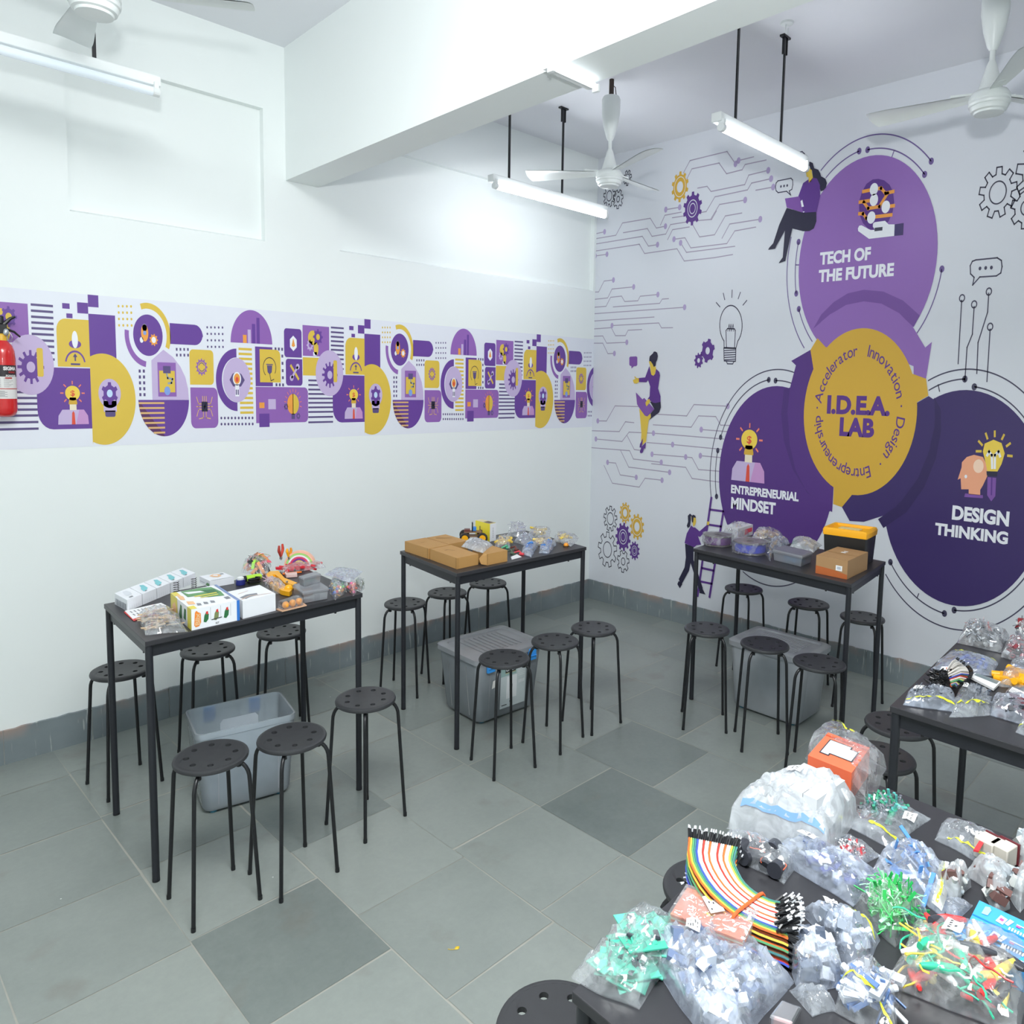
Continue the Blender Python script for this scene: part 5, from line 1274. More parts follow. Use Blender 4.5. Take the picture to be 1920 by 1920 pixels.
# ------------------------------------------------------------------ left table
Z = zoom(200, 1060, 6.857); Y = zoom(430, 1020, 7.11)
b0 = BX(Z(105, 500), Z(268, 592), Z(458, 512), Z(268, 447)[1])
LB = ['white sensor box at the left end of the five-box row, barcode on its side', 'second white box of the five-box row, cyan tool printed on top', 'third white box of the five-box row, its cyan print turned lengthwise', 'fourth white box of the five-box row, behind the left coil spring', 'last white box of the five-box row, beside the right coil spring']
for k in range(5):
    b = BX.__new__(BX); b.setup(b0.F + b0.b * 1.035 * k, b0.a, b0.b, b0.h); b.body()
    if k == 0:
        b.decp('t', [(.25, .35), (.6, .3), (.7, .55), (.65, .8), (.4, .85), (.3, .6)], 3); b.decp('t', [(.25, .1), (.5, .08), (.5, .2), (.28, .2)], 2)
    else:
        b.decp('t', [(.25, .15), (.5, .2), (.7, .35), (.75, .75), (.55, .85), (.45, .6), (.3, .45)], 1); b.decp('t', [(.3, .1), (.45, .12), (.45, .2), (.33, .2)], 2, .0010)
    for j in range(12): b.dec('l', .1 + .07 * j, .06, .1 + .07 * j + .02 + .01 * (j % 3), .6, 2 if j % 2 else 4)
    for j in range(5): b.dec('r', .15 + .15 * j, .08, .17 + .15 * j, .4, 3)
    simple(b.mb, 'sensor_box', [m_card, m_cyan, m_grey, C('pale_grey_print', (216, 221, 228)), C('slate_print', (92, 104, 122))], LB[k], 'box', b.base(), 'row of five white boxes', 0)
# coil springs
for (px, py, ty), l in (((331, 1124, 1090), 'black coil spring standing behind the yellow-edged kit box, left one'), ((364, 1114, 1083), 'black coil spring standing behind the kit box, right one')):
    p = at(px, py, TOP); h = zat(p.x, p.y, ty) - TOP; b = MB()
    b.tube([(p.x + .0085 * cos(2 * pi * 8 * i / 120), p.y + .0085 * sin(2 * pi * 8 * i / 120), TOP + .002 + (h - .003) * i / 120) for i in range(121)], .0011, 5)
    simple(b, 'coil_spring', C('dark_spring_steel', (70, 66, 66), .35, metal=.6), l, 'spring', (p.x, p.y, TOP), 'black coil springs')
# kit box
b = BX((321, 1149), (359.5, 1182.5), (449.5, 1162.5), 1143).body()
for r in ((0, .0, .34, 1, 1), (.82, 0, 1, 1, 1)): b.dec('l', *r)
b.decp('l', [(.08, .45), (.2, .72), (.3, .5), (.26, .2), (.12, .2)], 2); b.decp('l', [(.42, .3), (.5, .85), (.56, .8), (.56, .2), (.48, .15)], 3); b.decp('l', [(.64, .3), (.68, .8), (.76, .8), (.74, .25)], 3)
b.dec('t', 0, .78, .12, 1, 1); b.dec('t', 0, 0, .12, .16, 1); b.decp('t', [(.02, .55), (.1, .5), (.14, .7), (.06, .9)], 2, .0008); b.decp('t', [(.05, .25), (.18, .2), (.2, .36), (.08, .42)], 2)
b.decp('t', [(.2, .98), (.45, .98), (.62, .98), (.84, .92), (.9, .6), (.86, .35), (.55, .42), (.35, .6), (.2, .62)], 4); b.decp('t', [(.22, .9), (.55, .82), (.6, .72), (.28, .76)], 0, .0010); b.decp('t', [(.6, .85), (.84, .78), (.84, .55), (.62, .6)], 3, .0011)
b.dec('t', .32, .55, .8, .60, 8, .0012); b.dec('t', .4, .45, .78, .49, 8, .0013)
for u in (.18, .32, .46): b.decp('t', [(u, .12), (u + .08, .1), (u + .1, .2), (u + .03, .24)], 7)
b.dec('t', .8, .15, .9, .28, 7)
b.decp('r', [(.05, .22), (.07, .82), (.10, .9), (.13, .82), (.185, .74), (.19, .3), (.15, .14), (.08, .12)], 5); b.text('r', 'Blix', .068, .20, .17, .78, 2, .04, .0014, True)
for k, u in enumerate((.24, .45, .66)):
    b.decp('r', [(u, .3), (u + .05, .25), (u + .10, .38), (u + .11, .62), (u + .06, .75), (u + .02, .6)], 3 if k != 1 else 9); b.decp('r', [(u + .06, .62), (u + .10, .64), (u + .09, .78), (u + .05, .76)], 6, .0011)
    b.dec('r', u + .145, .32, u + .15, .92, 7)
b.decp('r', [(.40, .3), (.62, .33), (.62, .37), (.40, .34)], 10, .0012); b.text('r', 'KIT', .49, .07, .56, .16, 10, .02, .0012)
b.dec('r', .94, 0, 1, 1, 11, .001); b.dec('t', .94, 0, 1, 1, 12, .001)
simple(b.mb, 'robot_kit_box', [m_card, m_yelp, m_peachp, m_dkg, m_green, m_orgp, m_redp, m_grey, m_yelp, m_olive, m_inkk, m_bluep, C('faded_blue_print', (124, 146, 190))], 'white robot kit box with yellow corners, orange logo and blue edge', 'box', b.base(), None, 0)
# large white box beside it
b = BX(Y(140, 940), Y(178, 985), Y(620, 884), Y(178, 755)[1])
b = BX((449, 1156), (455.5, 1160.5), (517, 1145), 1127)
bk = at(486, 1096.6, TOP + b.h); a = Vector((bk.x - (b.F + b.b).x, bk.y - (b.F + b.b).y, 0)); a *= .98; b.setup(b.F, a, b.b, b.h); b.body()
b.decp('t', [(.05, .3), (.3, .42), (.6, .36), (.55, .2), (.3, .18), (.15, .1)], 1); b.decp('t', [(.02, .1), (.3, .22), (.95, .08), (.95, .10), (.3, .26), (.02, .14)], 2, .0011); b.decp('t', [(.15, .6), (.5, .7), (.5, .72), (.15, .63)], 2)
simple(b.mb, 'printed_box', [m_card, m_grey, C('soft_peach_print', (226, 196, 176))], 'plain white box pressed against the blue edge of the kit box', 'box', b.base(), None, 0)
# white box at the back
b = BX(Z(1195, 225), Z(1330, 290), Z(1640, 235), Z(1325, 203)[1]).body()
b.dec('l', .05, .35, .5, .4, 1); b.decp('l', [(.6, .2), (.95, .1), (.95, .55), (.75, .6)], 2); b.decp('t', [(.3, .75), (.5, .9), (.72, .8), (.7, .5), (.5, .35), (.35, .5)], 3); b.decp('t', [(.4, .7), (.52, .8), (.62, .7), (.55, .5)], 0, .0011); b.dec('t', .75, .7, .9, .85, 1); b.dec('t', .05, .02, .95, .05, 1, .001)
simple(b.mb, 'printed_box', [m_card, m_grey, m_green, m_peachp], 'small white box with an orange ring print at the wall side of the left table', 'box', b.base(), None, 0)
# leaflets
for (qd, m, l, dz) in ((((232, 1148), (287, 1134), (306, 1141), (251, 1165)), m_redp, 'red card lying under the white leaflet on the left table', 0), (((234, 1146), (302, 1131), (318, 1139), (249, 1161)), m_paper, 'white printed leaflet between the box row and the bag of sticks', .0016)):
    q = [at(*p, TOP + .001 + dz) for p in qd]; b = MB().hexa([p for p in q], [p + Vector((0, 0, .0014)) for p in q], 0)
    if m is m_paper:
        f = lambda i, j: (q[0] * (1 - i) + q[1] * i) * (1 - j) + (q[3] * (1 - i) + q[2] * i) * j + Vector((0, 0, .0018))
        for i in range(9):
            for j in range(2): b.add([f(.08 + .1 * i, .2 + .35 * j), f(.12 + .1 * i, .2 + .35 * j), f(.13 + .1 * i, .42 + .35 * j), f(.1 + .1 * i, .42 + .35 * j)], [(0, 1, 2, 3)], 1)
    simple(b, 'leaflet', [m, m_grey], l, 'leaflet', None, None, 0)
# bag of wooden sticks
t_, Sf = bag('clear bag of flat wooden sticks at the near left corner of the left table', [(258, 1149), (318, 1140), (353, 1183), (272, 1190)], .036, F_crisp, 3, pw=.42, cr=.014)
many('wooden_stick', ['flat pale wooden stick inside the clear bag on the left table'], 'wooden stick', 'wooden sticks in the clear bag', Sf, 26, lambda b: b.box((0, 0, 0), (.062, .007, .0022)), [C('pale_wood', (214, 186, 152), .6, var=.1)], 5, rad=.005, box=(.16, .2, .84, .8))
many('wooden_disc', ['round wooden tag inside the bag of wooden sticks'], 'wooden disc', 'wooden discs in the clear bag', Sf, 4, lambda b: b.cyl((0, 0, -.0015), (0, 0, .0015), .013, n=20), [C('light_wood', (230, 210, 184), .6, var=.08)], 8, rad=.006, box=(.55, .3, .85, .7))
# blister pack with three orange parts
q = [at(*p, TOP) for p in (Y(625, 880), Y(705, 908), Y(1032, 828), Y(945, 770))]
t = thing('blister_pack', 'clear blister tray with three orange domed motors at the front of the left table', 'blister pack', ((q[0] + q[2]) / 2))
up = lambda p, z: p + Vector((0, 0, z))
MB().hexa([up(p, .0004) for p in q], [up(p, .004) for p in q]).build('backing_card', C('peach_card', (214, 172, 140)), t, smooth=0)
f = lambda i, j, z=0: (q[1] * (1 - i) + q[2] * i) * (1 - j) + (q[0] * (1 - i) + q[3] * i) * j + Vector((0, 0, z))
for i in (.22, .5, .76):
    c = f(i, .32, .017); MB().ball(c, (.0115, .0115, .012), 16, 10).build('orange_dome', C('orange_dome', (250, 166, 60), .3), t)
    d = (f(i, .32) - f(i, .9)); MB().hexa([f(i - .08, .45, .005), f(i + .08, .45, .005), f(i + .08, .95, .005), f(i - .08, .95, .005)], [f(i - .08, .45, .024), f(i + .08, .45, .024), f(i + .08, .95, .024), f(i - .08, .95, .024)]).build('motor_body', C('brown_motor', (70, 52, 44), .4), t, smooth=0, bevel=.002)
MB().hexa([f(.04, .06, .0042), f(.9, .06, .0042), f(.9, 1, .0042), f(.04, 1, .0042)], [f(.08, .1, .03), f(.86, .1, .03), f(.86, .97, .03), f(.08, .97, .03)]).build('clear_cover', F_crisp, t, smooth=0, bevel=.003)
# two clear cases
m_case = plastic_clear('clear_case', (222, 226, 234), .5, .2)
def case(label, L, F, R, top, inner, lab=None, zb=TOP, h=None):
    g = BX(L, F, R, top, zb, h); t = thing('clear_case', label, 'plastic case', g.base())
    c = g.F + (g.a + g.b) / 2; X, Yv = g.b, g.a
    def lp(k, z): return [c + X * x * k + Yv * y * k + Vector((0, 0, z)) for x, y in ((-.47, -.5), (.47, -.5), (.5, -.47), (.5, .47), (.47, .5), (-.47, .5), (-.5, .47), (-.5, -.47))]
    MB().loft([lp(.92, .0006), lp(.97, g.h * .72)]).build('case_body', m_case, t, smooth=30)
    MB().loft([lp(1.02, g.h * .74), lp(1.02, g.h * .88), lp(.95, g.h)]).build('case_lid', m_case, t, smooth=30)
    return g, t, c
g, t, c = case('clear plastic case holding an orange cylinder, label on its front', Y(845, 690), Y(985, 800), Y(1330, 735), Y(1085, 610)[1] + 4, None)
if g.h < .03: g.h = .045
lab = MB(); e = .003
for k in range(7): lab.add([g.pt('r', .42 + .03 * k, .15, e), g.pt('r', .42 + .03 * k + .012, .15, e), g.pt('r', .42 + .03 * k + .012, .6, e), g.pt('r', .42 + .03 * k, .6, e)], [(0, 1, 2, 3)])
lab.build('barcode', m_grey, t, smooth=0)
d = g.b.normalized(); simple(MB().cyl(c - g.b * .32 + Vector((0, 0, .019)), c + g.b * .02 + Vector((0, 0, .019)), .0145, n=20), 'orange_roll', C('soft_orange', (248, 164, 116), .5), 'pale orange roll inside the lower clear case', 'roll')
g2, t2, c2 = case('small clear case with mint green contents on top of the larger case', (560, 1096), (569, 1101), (602, 1091), 1083, None, zb=TOP + g.h + .001, h=.03)
simple(MB().box(c2 + Vector((0, 0, .0125)), (.034, .016, .016), rz=atan2(g2.b.y, g2.b.x)), 'mint_block', C('mint_plastic', (160, 226, 200), .4), 'mint green block inside the small upper case', 'part', bevel=.003)
# yellow tool
p0 = at(*Y(505, 430), TOP); p1 = at(*Y(845, 560), TOP)
t = thing('yellow_clamp', 'bright yellow plastic clamp tool lying across the left table', 'tool', tuple((p0 + p1) / 2))
A_ = [at(*Y(*p), TOP + .018) for p in ((488, 440), (498, 395), (540, 362), (655, 355), (690, 400), (735, 450), (905, 515), (850, 545), (735, 515), (655, 440), (610, 405), (570, 410), (600, 470), (740, 560), (835, 610), (800, 640), (700, 620), (545, 530))]
lo = [Vector((v.x, v.y, TOP + .002)) for v in A_]; n_ = len(A_)
bb = MB(); tr = tessellate_polygon([A_]); bb.add(A_ + lo, [tuple(x) for x in tr] + [tuple(i + n_ for i in reversed(x)) for x in tr] + [(i, (i + 1) % n_, n_ + (i + 1) % n_, n_ + i) for i in range(n_)])
bb.build('jaw', m_yelt, t, smooth=30)
c = at(*Y(790, 590), TOP + .016); MB().ball(c, (.016, .014, .014), 16, 10).build('yellow_knob', m_yelt, t)
c = at(*Y(768, 515), TOP + .026); MB().cyl(c, c + Vector((0, 0, .006)), .004, n=10).build('screw', m_steel, t)
# crinkled clear bag in front of the clamp
t_, Sf = bag('crinkled empty clear bag behind the blister pack', [Y(430, 560), Y(560, 490), Y(800, 640), Y(600, 660)], .034, F_crisp, 9, pw=.4, cr=.022)
stuff('foil_twists', 'silvery film twists inside the crinkled bag behind the blister pack', 'foil', Sf, [('strip', .014)], [C('pale_foil', (226, 226, 232), .2, metal=.4), C('pink_foil', (214, 176, 186), .3)], 14, 3)
# red pouch
t_, Sf = bag('clear pouch full of red plastic handles on the left table', [Y(640, 345), Y(1150, 250), Y(1300, 305), Y(720, 395)], .032, F_crisp, 12, pw=.35, cr=.008)
many('red_strip', ['red plastic handle inside the long clear pouch'], 'plastic handle', 'red handles in the clear pouch', Sf, 14, lambda b: b.box((0, 0, 0), (.062, .016, .008)), [C('scarlet_plastic', (216, 40, 58), .4)], 6, rad=.008, box=(.1, .2, .9, .8))
b = MB(); q = [at(*Y(*p), TOP + .003) for p in ((710, 400), (960, 372), (965, 382), (712, 410))]; b.hexa(q, [v + Vector((0, 0, .004)) for v in q]); simple(b, 'ruler', m_orgt, 'thin orange rule along the red pouch', 'rule', smooth=0)
q = [at(*Y(*p), TOP + .002) for p in ((740, 420), (900, 405), (905, 440), (760, 450))]; b = MB().hexa(q, [v + Vector((0, 0, .010)) for v in q]); simple(b, 'red_white_box', C('cream_red', (226, 196, 190)), 'flat cream and red packet beside the yellow clamp', 'packet', smooth=0)
# bag of neon strips, left of the pliers
t_, Sf = bag('crackly clear bag of neon paper strips at the back of the left table', [Y(150, 380), Y(250, 250), Y(560, 280), Y(500, 390)], .055, F_crisp, 15, pw=.4, cr=.02)
many('neon_strip', ['neon green paper strip in the crackly bag', 'neon orange paper strip in the crackly bag', 'hot pink paper strip in the crackly bag', 'black paper strip in the crackly bag'], 'paper strip', 'neon strips in the crackly bag', Sf, 26, lambda b: b.grid(lambda i, j: Vector(((i - .5) * .06, (j - .5) * .012, .012 * sin(pi * i))), 8, 1), [C('neon_green', (176, 240, 90), .5), C('neon_orange', (255, 170, 110), .5), C('hot_pink', (244, 96, 120), .5), C('black_paper', (50, 48, 52), .5)], 7, k=1.0, rad=.012, flat=False)
# pliers
def pliers(label, base, h, grips, ang, spread=.016):
    t = thing('pliers', label, 'pliers', tuple(base), group='pliers on the left table')
    R = Matrix.Rotation(ang, 3, 'Z'); f = lambda x, z, y=0: Vector(base) + R @ Vector((x, y, z))
    for s in (-1, 1):
        MB().tube([f(s * .003, .012), f(s * .006, .022), f(s * spread, .036), f(s * spread * 1.15, h * .7), f(s * spread * .95, h)], [.0035, .005, .0058, .0058, .004], 10).build('grip', grips[0 if s < 0 else 1], t)
        MB().tube([f(s * .0035, .014), f(0, .006), f(-s * .003, -.0)], [.004, .006, .003], 8).build('jaw', m_steel, t)
    MB().cyl(f(0, .008, -.004), f(0, .008, .004), .005, n=12).build('pivot', m_steel, t)
p = at(*Y(690, 300), TOP + .002); p.z = TOP + .030; pliers('red-handled pliers standing upright in the neon bag', p, .062, (C('dull_red_grip', (176, 60, 50)), C('red_orange_grip', (206, 64, 44))), radians(40))
p = at(*Y(800, 300), TOP + .002); p.z = TOP + .030; pliers('yellow-handled pliers standing beside the rainbow roll', p, .048, (m_yelt, C('amber_grip', (226, 150, 30))), radians(20), .010)
# rainbow roll
c = at(*Y(945, 300), TOP); t = thing('rainbow_roll', 'rainbow coloured paper roll standing behind the red pouch', 'paper roll', tuple(c))
ang = radians(-42)
for k, rgb in enumerate(((255, 196, 170), (170, 232, 130), (250, 250, 250), (226, 70, 120), (120, 70, 150), (250, 232, 120), (60, 60, 80))):
    r0 = .062 - .0075 * k; b = MB()
    P = lambda a, r, w: Vector((c.x + r * cos(a) * cos(ang) - w * sin(ang), c.y + r * cos(a) * sin(ang) + w * cos(ang), TOP + .004 + r * sin(a)))
    loops = [[P(pi * i / 20, r0, -.012), P(pi * i / 20, r0, .012), P(pi * i / 20, r0 - .0068, .012), P(pi * i / 20, r0 - .0068, -.012)] for i in range(21)]
    b.loft(loops); b.build('colour_layer', C('roll_%d' % k, rgb, .5), t)
# green bottle, cable, glue
p = at(*Y(270, 460), TOP); t = thing('spray_bottle', 'small lime green bottle lying with a black cap', 'bottle', tuple(p)); d = (at(*Y(400, 440), TOP) - at(*Y(220, 470), TOP)).normalized(); a_ = at(*Y(222, 462), TOP + .014); a_.z = TOP + .0135
MB().tube([a_ + d * x for x in (0, .004, .05, .056, .06)], [.009, .0125, .0125, .010, .006], 16).build('bottle_body', C('lime_plastic', (178, 226, 70), .3), t); MB().cyl(a_ - d * .016, a_ - d * .0005, .012, n=16).build('cap', m_blk, t)
b = MB(); r = random.Random(2); c = at(*Y(330, 505), TOP + .006); b.tube([Vector((c.x + .024 * cos(k * .9) * (1 - .008 * k) + .004 * sin(k * 2.3), c.y + .011 * sin(k * .9) + .006 * cos(k * .37), TOP + .004 + .0006 * k)) for k in range(30)], .0028, 6)
simple(b, 'usb_cable', m_blk, 'coiled black cable beside the lime bottle', 'cable')
p = at(*Y(150, 545), TOP); t = thing('glue_bottle', 'navy blue tub with a white cap behind the plain white box', 'tub', tuple(p)); MB().lathe([(0, .001), (.016, .001), (.017, .004), (.016, .02), (0, .02)], 20, c=p).build('tub_body', C('navy_plastic', (44, 52, 128), .35), t); MB().lathe([(0, .0205), (.012, .0205), (.012, .028), (.008, .031), (0, .031)], 20, c=p).build('cap', m_wht, t)
# right end: sheet bag, ball bags
t_, Sf = bag('clear pouch with a white leaflet at the right end of the left table', [Y(1260, 400), Y(1440, 310), Y(1780, 360), Y(1600, 510)], .012, F_blue, 18, zb=TOP + .034, pw=.4, cr=.008)
for qd, l, cols, sd in (([Y(1335, 640), Y(1420, 560), Y(1560, 620), Y(1420, 740)], 'small clear bag of multicoloured bits at the front right of the left table', ((120, 200, 120), (226, 90, 80), (240, 200, 80), (90, 120, 200)), 21),
                     ([Y(1330, 560), Y(1400, 480), Y(1560, 510), Y(1560, 640)], 'clear bag of greenish wire balls under the leaflet pouch', ((110, 150, 140), (120, 170, 190), (150, 180, 150)), 22),
                     ([Y(1560, 600), Y(1620, 540), Y(1720, 600), Y(1650, 690)], 'clear bag of orange pompoms at the right end of the left table', ((240, 150, 110), (236, 120, 90), (240, 110, 160)), 23),
                     ([Y(1660, 560), Y(1720, 500), Y(1810, 570), Y(1750, 650)], 'clear bag of grey-green wire at the far right tip of the left table', ((120, 140, 128), (140, 156, 140)), 24)):
    t_, Sf = bag(l, qd, .034, F_crisp, sd, pw=.4, cr=.014)
    stuff('craft_bits', 'small craft bits filling the %s' % l.split(' at ')[0].replace('small ', '').split(' under ')[0], 'craft bits', Sf, [('wire', .009), ('ball', .006)], [C('bit_%d_%d_%d' % c, c, .5) for c in cols], 42, sd)

# ------------------------------------------------------------------ middle table
X = zoom(740, 960, 5.19)
def carton(label, L, F, R, top, group='brown cartons', m=m_kraft):
    b = BX(L, F, R, top).body(); b.dec('l', .82, .0, .835, 1, 1); b.dec('t', .3, .55, .7, .565, 1); b.dec('t', .0, .48, 1, .486, 1)
    return b
mk = [m_kraft, C('kraft_edge', (150, 112, 62), .7), C('kraft_inside', (120, 88, 50), .7)]
bA = BX(X(345, 462), X(606, 558), X(814, 512), X(608, 450)[1]).body()
bA.dec('l', .96, 0, .975, 1, 1); bA.decp('t', [(.3, .7), (.45, .72), (.62, .55), (.6, .53), (.45, .68), (.3, .67)], 1); bA.dec('r', .03, .05, .05, .95, 1)
simple(bA.mb, 'brown_carton', mk, 'flat brown carton at the near corner of the middle table', 'carton', bA.base(), 'brown cartons on the middle table', 0)
bB = BX.__new__(BX); L_ = at(*X(102, 383), TOP + .0006); F_ = at(*X(338, 462), TOP + .0006); bB.setup(F_ + (L_ - F_) * .015, (L_ - F_) * .98, bA.b * 1.0, bA.h); bB.F = bB.F + bA.a.normalized() * .004; bB.body(); bB.dec('l', .95, 0, .965, 1, 1); bB.decp('t', [(.3, .6), (.5, .62), (.5, .6), (.3, .58)], 1)
simple(bB.mb, 'brown_carton', mk, 'flat brown carton at the left end of the middle table', 'carton', bB.base(), 'brown cartons on the middle table', 0)
bC = BX.__new__(BX); bC.setup(bB.F + bB.b * 1.03 + bA.a.normalized() * .012, bB.a * .92, bB.b * .95, bA.h); bC.body(); bC.decp('t', [(.2, .75), (.75, .5), (.8, .54), (.25, .8)], 1)
simple(bC.mb, 'brown_carton', mk, 'flat brown carton at the back beside the robot car', 'carton', bC.base(), 'brown cartons on the middle table', 0)
bD = BX(X(840, 497), X(900, 520), X(1096, 480), X(903, 408)[1]); bD.setup(bD.F, bA.a * .52, bD.b, bD.h); bD.body(); bD.decp('r', [(0, .1), (0, 1), (.02, 1), (.02, .1)], 1)
bD.mb.add([bD.pt('l', .78, 1, .001), bD.pt('l', 1, 1, .001), bD.pt('l', 1, .02, .001), bD.pt('l', .86, .1, .02), bD.pt('l', .76, .55, .024)], [(0, 1, 2, 3, 4)], 0)
simple(bD.mb, 'brown_carton', mk, 'brown carton with a torn flap at the front of the middle table', 'carton', bD.base(), 'brown cartons on the middle table', 0)
# bubble bag on it
t_, Sf = bag('bubble-wrapped purple-grey parts lying on the torn carton', [X(650, 330), X(760, 265), X(960, 320), X(850, 395)], .028, F_milk, 31, zb=TOP + bA.h + .002, pw=.4, cr=.01)
stuff('dark_parts', 'purple-grey motor parts inside the bubble wrap on the torn carton', 'parts', Sf, [('ball', .007), ('tube', .009)], [C('purple_grey', (110, 92, 116)), C('grey_part', (130, 128, 136))], 14, 4, zb=TOP + bA.h + .002, box=(.3, .3, .8, .8))
# yellow and white carton
b = BX(X(785, 250), X(925, 290), X(985, 275), X(922, 118)[1]).body(); b.dec('t', .03, .03, .97, .97, 2); b.dec('t', .1, .1, .9, .5, 3, .0009); b.decp('l', [(.3, .5), (.36, .5), (.36, .75), (.3, .75)], 3)
b.dec('r', 0, 0, 1, 1, 1)
for k in range(6): b.dec('r', .45, .2 + .1 * k, .55, .25 + .1 * k, 4, .001)
simple(b.mb, 'motor_box', [C('lemon_card', (240, 224, 60)), m_card, C('cream_card', (226, 214, 170)), C('umber_print', (104, 84, 60)), m_grey], 'tall yellow and white box standing behind the robot car', 'box', b.base(), None, 0)
# robot car
c = at(*X(765, 285), TOP); yaw = radians(-38)
t = thing('robot_car', 'four-wheeled robot car with yellow hubs and a blue sensor mast', 'robot car', tuple(c), yaw)
b = MB(); b.M = WM[t.name]
b.prism([(-.062, -.02), (-.05, -.03), (.05, -.03), (.066, -.018), (.066, .018), (.05, .03), (-.05, .03), (-.062, .02)], .026, .030); b.build('chassis', C('walnut_board', (136, 104, 78), .5), t, smooth=30)
b = MB(); b.M = WM[t.name]; b.prism([(-.045, -.024), (.04, -.024), (.04, .024), (-.045, .024)], .046, .050); b.build('upper_deck', C('walnut_board', (136, 104, 78), .5), t, smooth=30)
for x in (-.04, .04):
    for y in (-.018, .018):
        b = MB(); b.M = WM[t.name]; b.cyl((x * .85, y, .030), (x * .85, y, .046), .0025, n=8); b.build('standoff', m_steel, t)
for x in (-.042, .042):
    for s in (-1, 1):
        b = MB(); b.M = WM[t.name]; b.cyl((x, s * .033, .0245), (x, s * .052, .0245), .0245, n=28); w = b.build('wheel', C('tyre_rubber', (40, 38, 38), .7), t, bevel=.003)
        b = MB(); b.M = WM[t.name]; b.cyl((x, s * .0522, .0245), (x, s * .0535, .0245), .0155, n=24); h = b.build('hub', m_yelt, w)
        b = MB(); b.M = WM[t.name]; b.box((x, s * .024, .0235), (.03, .014, .018)); b.build('gear_motor', m_yelt, t, bevel=.002)
b = MB(); b.M = WM[t.name]; b.box((-.005, 0, .072), (.006, .026, .044)); b.build('sensor_mast', m_blk, t, bevel=.002)
b = MB(); b.M = WM[t.name]; b.box((.004, 0, .062), (.02, .022, .02)); b.build('servo', C('servo_blue', (60, 130, 210), .35), t, bevel=.002)
b = MB(); b.M = WM[t.name]; b.box((-.0095, 0, .084), (.003, .012, .008)); b.build('sensor_plate', m_wht, t)
b = MB(); b.M = WM[t.name]; b.box((-.03, .0, .056), (.028, .034, .010)); b.build('driver_board', C('board_maroon', (108, 60, 54), .4), t)
# bags on the right part of the middle table
motor = lambda b: (b.box((0, 0, 0), (.040, .014, .012)), b.cyl((.018, 0, 0), (.036, 0, 0), .006, n=10))
m_gm = C('gearmotor_yellow', (240, 196, 70), .4)
for qd, H, l, sd, nm, lbl, cols in (
    ([X(955, 330), X(1030, 260), X(1150, 270), X(1130, 355)], .034, 'clear bag of yellow gear motors beside the torn carton', 41, 7, 'yellow gear motor in the bag beside the torn carton', (240, 206, 90)),
    ([X(1330, 300), X(1400, 245), X(1560, 290), X(1500, 350)], .030, 'clear bag of yellow motors towards the right rear of the middle table', 42, 5, 'yellow gear motor in the right rear bag', (236, 206, 110)),
    ([X(1530, 270), X(1600, 205), X(1800, 250), X(1720, 335)], .034, 'clear bag of yellow and silver parts at the far right end of the middle table', 43, 6, 'yellow motor part in the far right bag', (240, 212, 100)),
    ([X(1280, 240), X(1340, 165), X(1520, 180), X(1500, 245)], .034, 'clear bag of yellow and purple motors at the back of the middle table', 44, 6, 'yellow motor in the bag at the back of the middle table', (226, 196, 70))):
    t_, Sf = bag(l, qd, H, F_crisp, sd, pw=.4, cr=.010)
    many('gear_motor', [lbl], 'motor', 'yellow motors: ' + l[:34], Sf, nm, motor, [C('motor_%d' % sd, cols, .4)], sd, rad=.008, box=(.22, .25, .78, .75))
    stuff('small_parts', 'assorted purple and silver bits in the %s' % l, 'parts', Sf, [('tube', .006), ('ball', .004)], [C('violet_part', (110, 84, 140)), m_steel], 8, sd)
t_, Sf = bag('crinkled clear bag of purple wires at the back left of the motor bags', [X(1085, 235), X(1150, 140), X(1260, 150), X(1290, 240)], .045, F_crisp, 45, pw=.4, cr=.022)
stuff('purple_wires', 'purple wires in the crinkled bag', 'wires', Sf, [('wire', .011)], [C('violet_wire', (120, 104, 190), .5), C('grey_wire', (170, 170, 190), .5)], 16, 5)
for qd, l, sd in (([X(1235, 400), X(1270, 290), X(1400, 320), X(1330, 435)], 'clear bag of blue servos nearest the front edge of the middle table', 46), ([X(1400, 395), X(1450, 280), X(1580, 300), X(1500, 400)], 'clear bag of blue servos right of the frontmost servo bag', 47)):
    t_, Sf = bag(l, qd, .030, F_blue, sd, pw=.4, cr=.010)
    many('blue_servo', ['blue servo inside the ' + ('frontmost bag on the middle table' if sd == 46 else 'bag right of the frontmost servo bag')], 'servo', 'blue servos ' + str(sd - 45), Sf, 6, lambda b: (b.box((0, 0, 0), (.022, .012, .020)), b.cyl((.005, 0, .010), (.005, 0, .014), .004, n=10)), [C('servo_blue', (60, 130, 210), .35)], sd, rad=.010, box=(.3, .2, .8, .6))
t_, Sf = bag('flat clear bag bunched around the blue servo bags', [X(1160, 290), X(1240, 240), X(1380, 260), X(1290, 330)], .032, F_blue, 48, pw=.4, cr=.014)
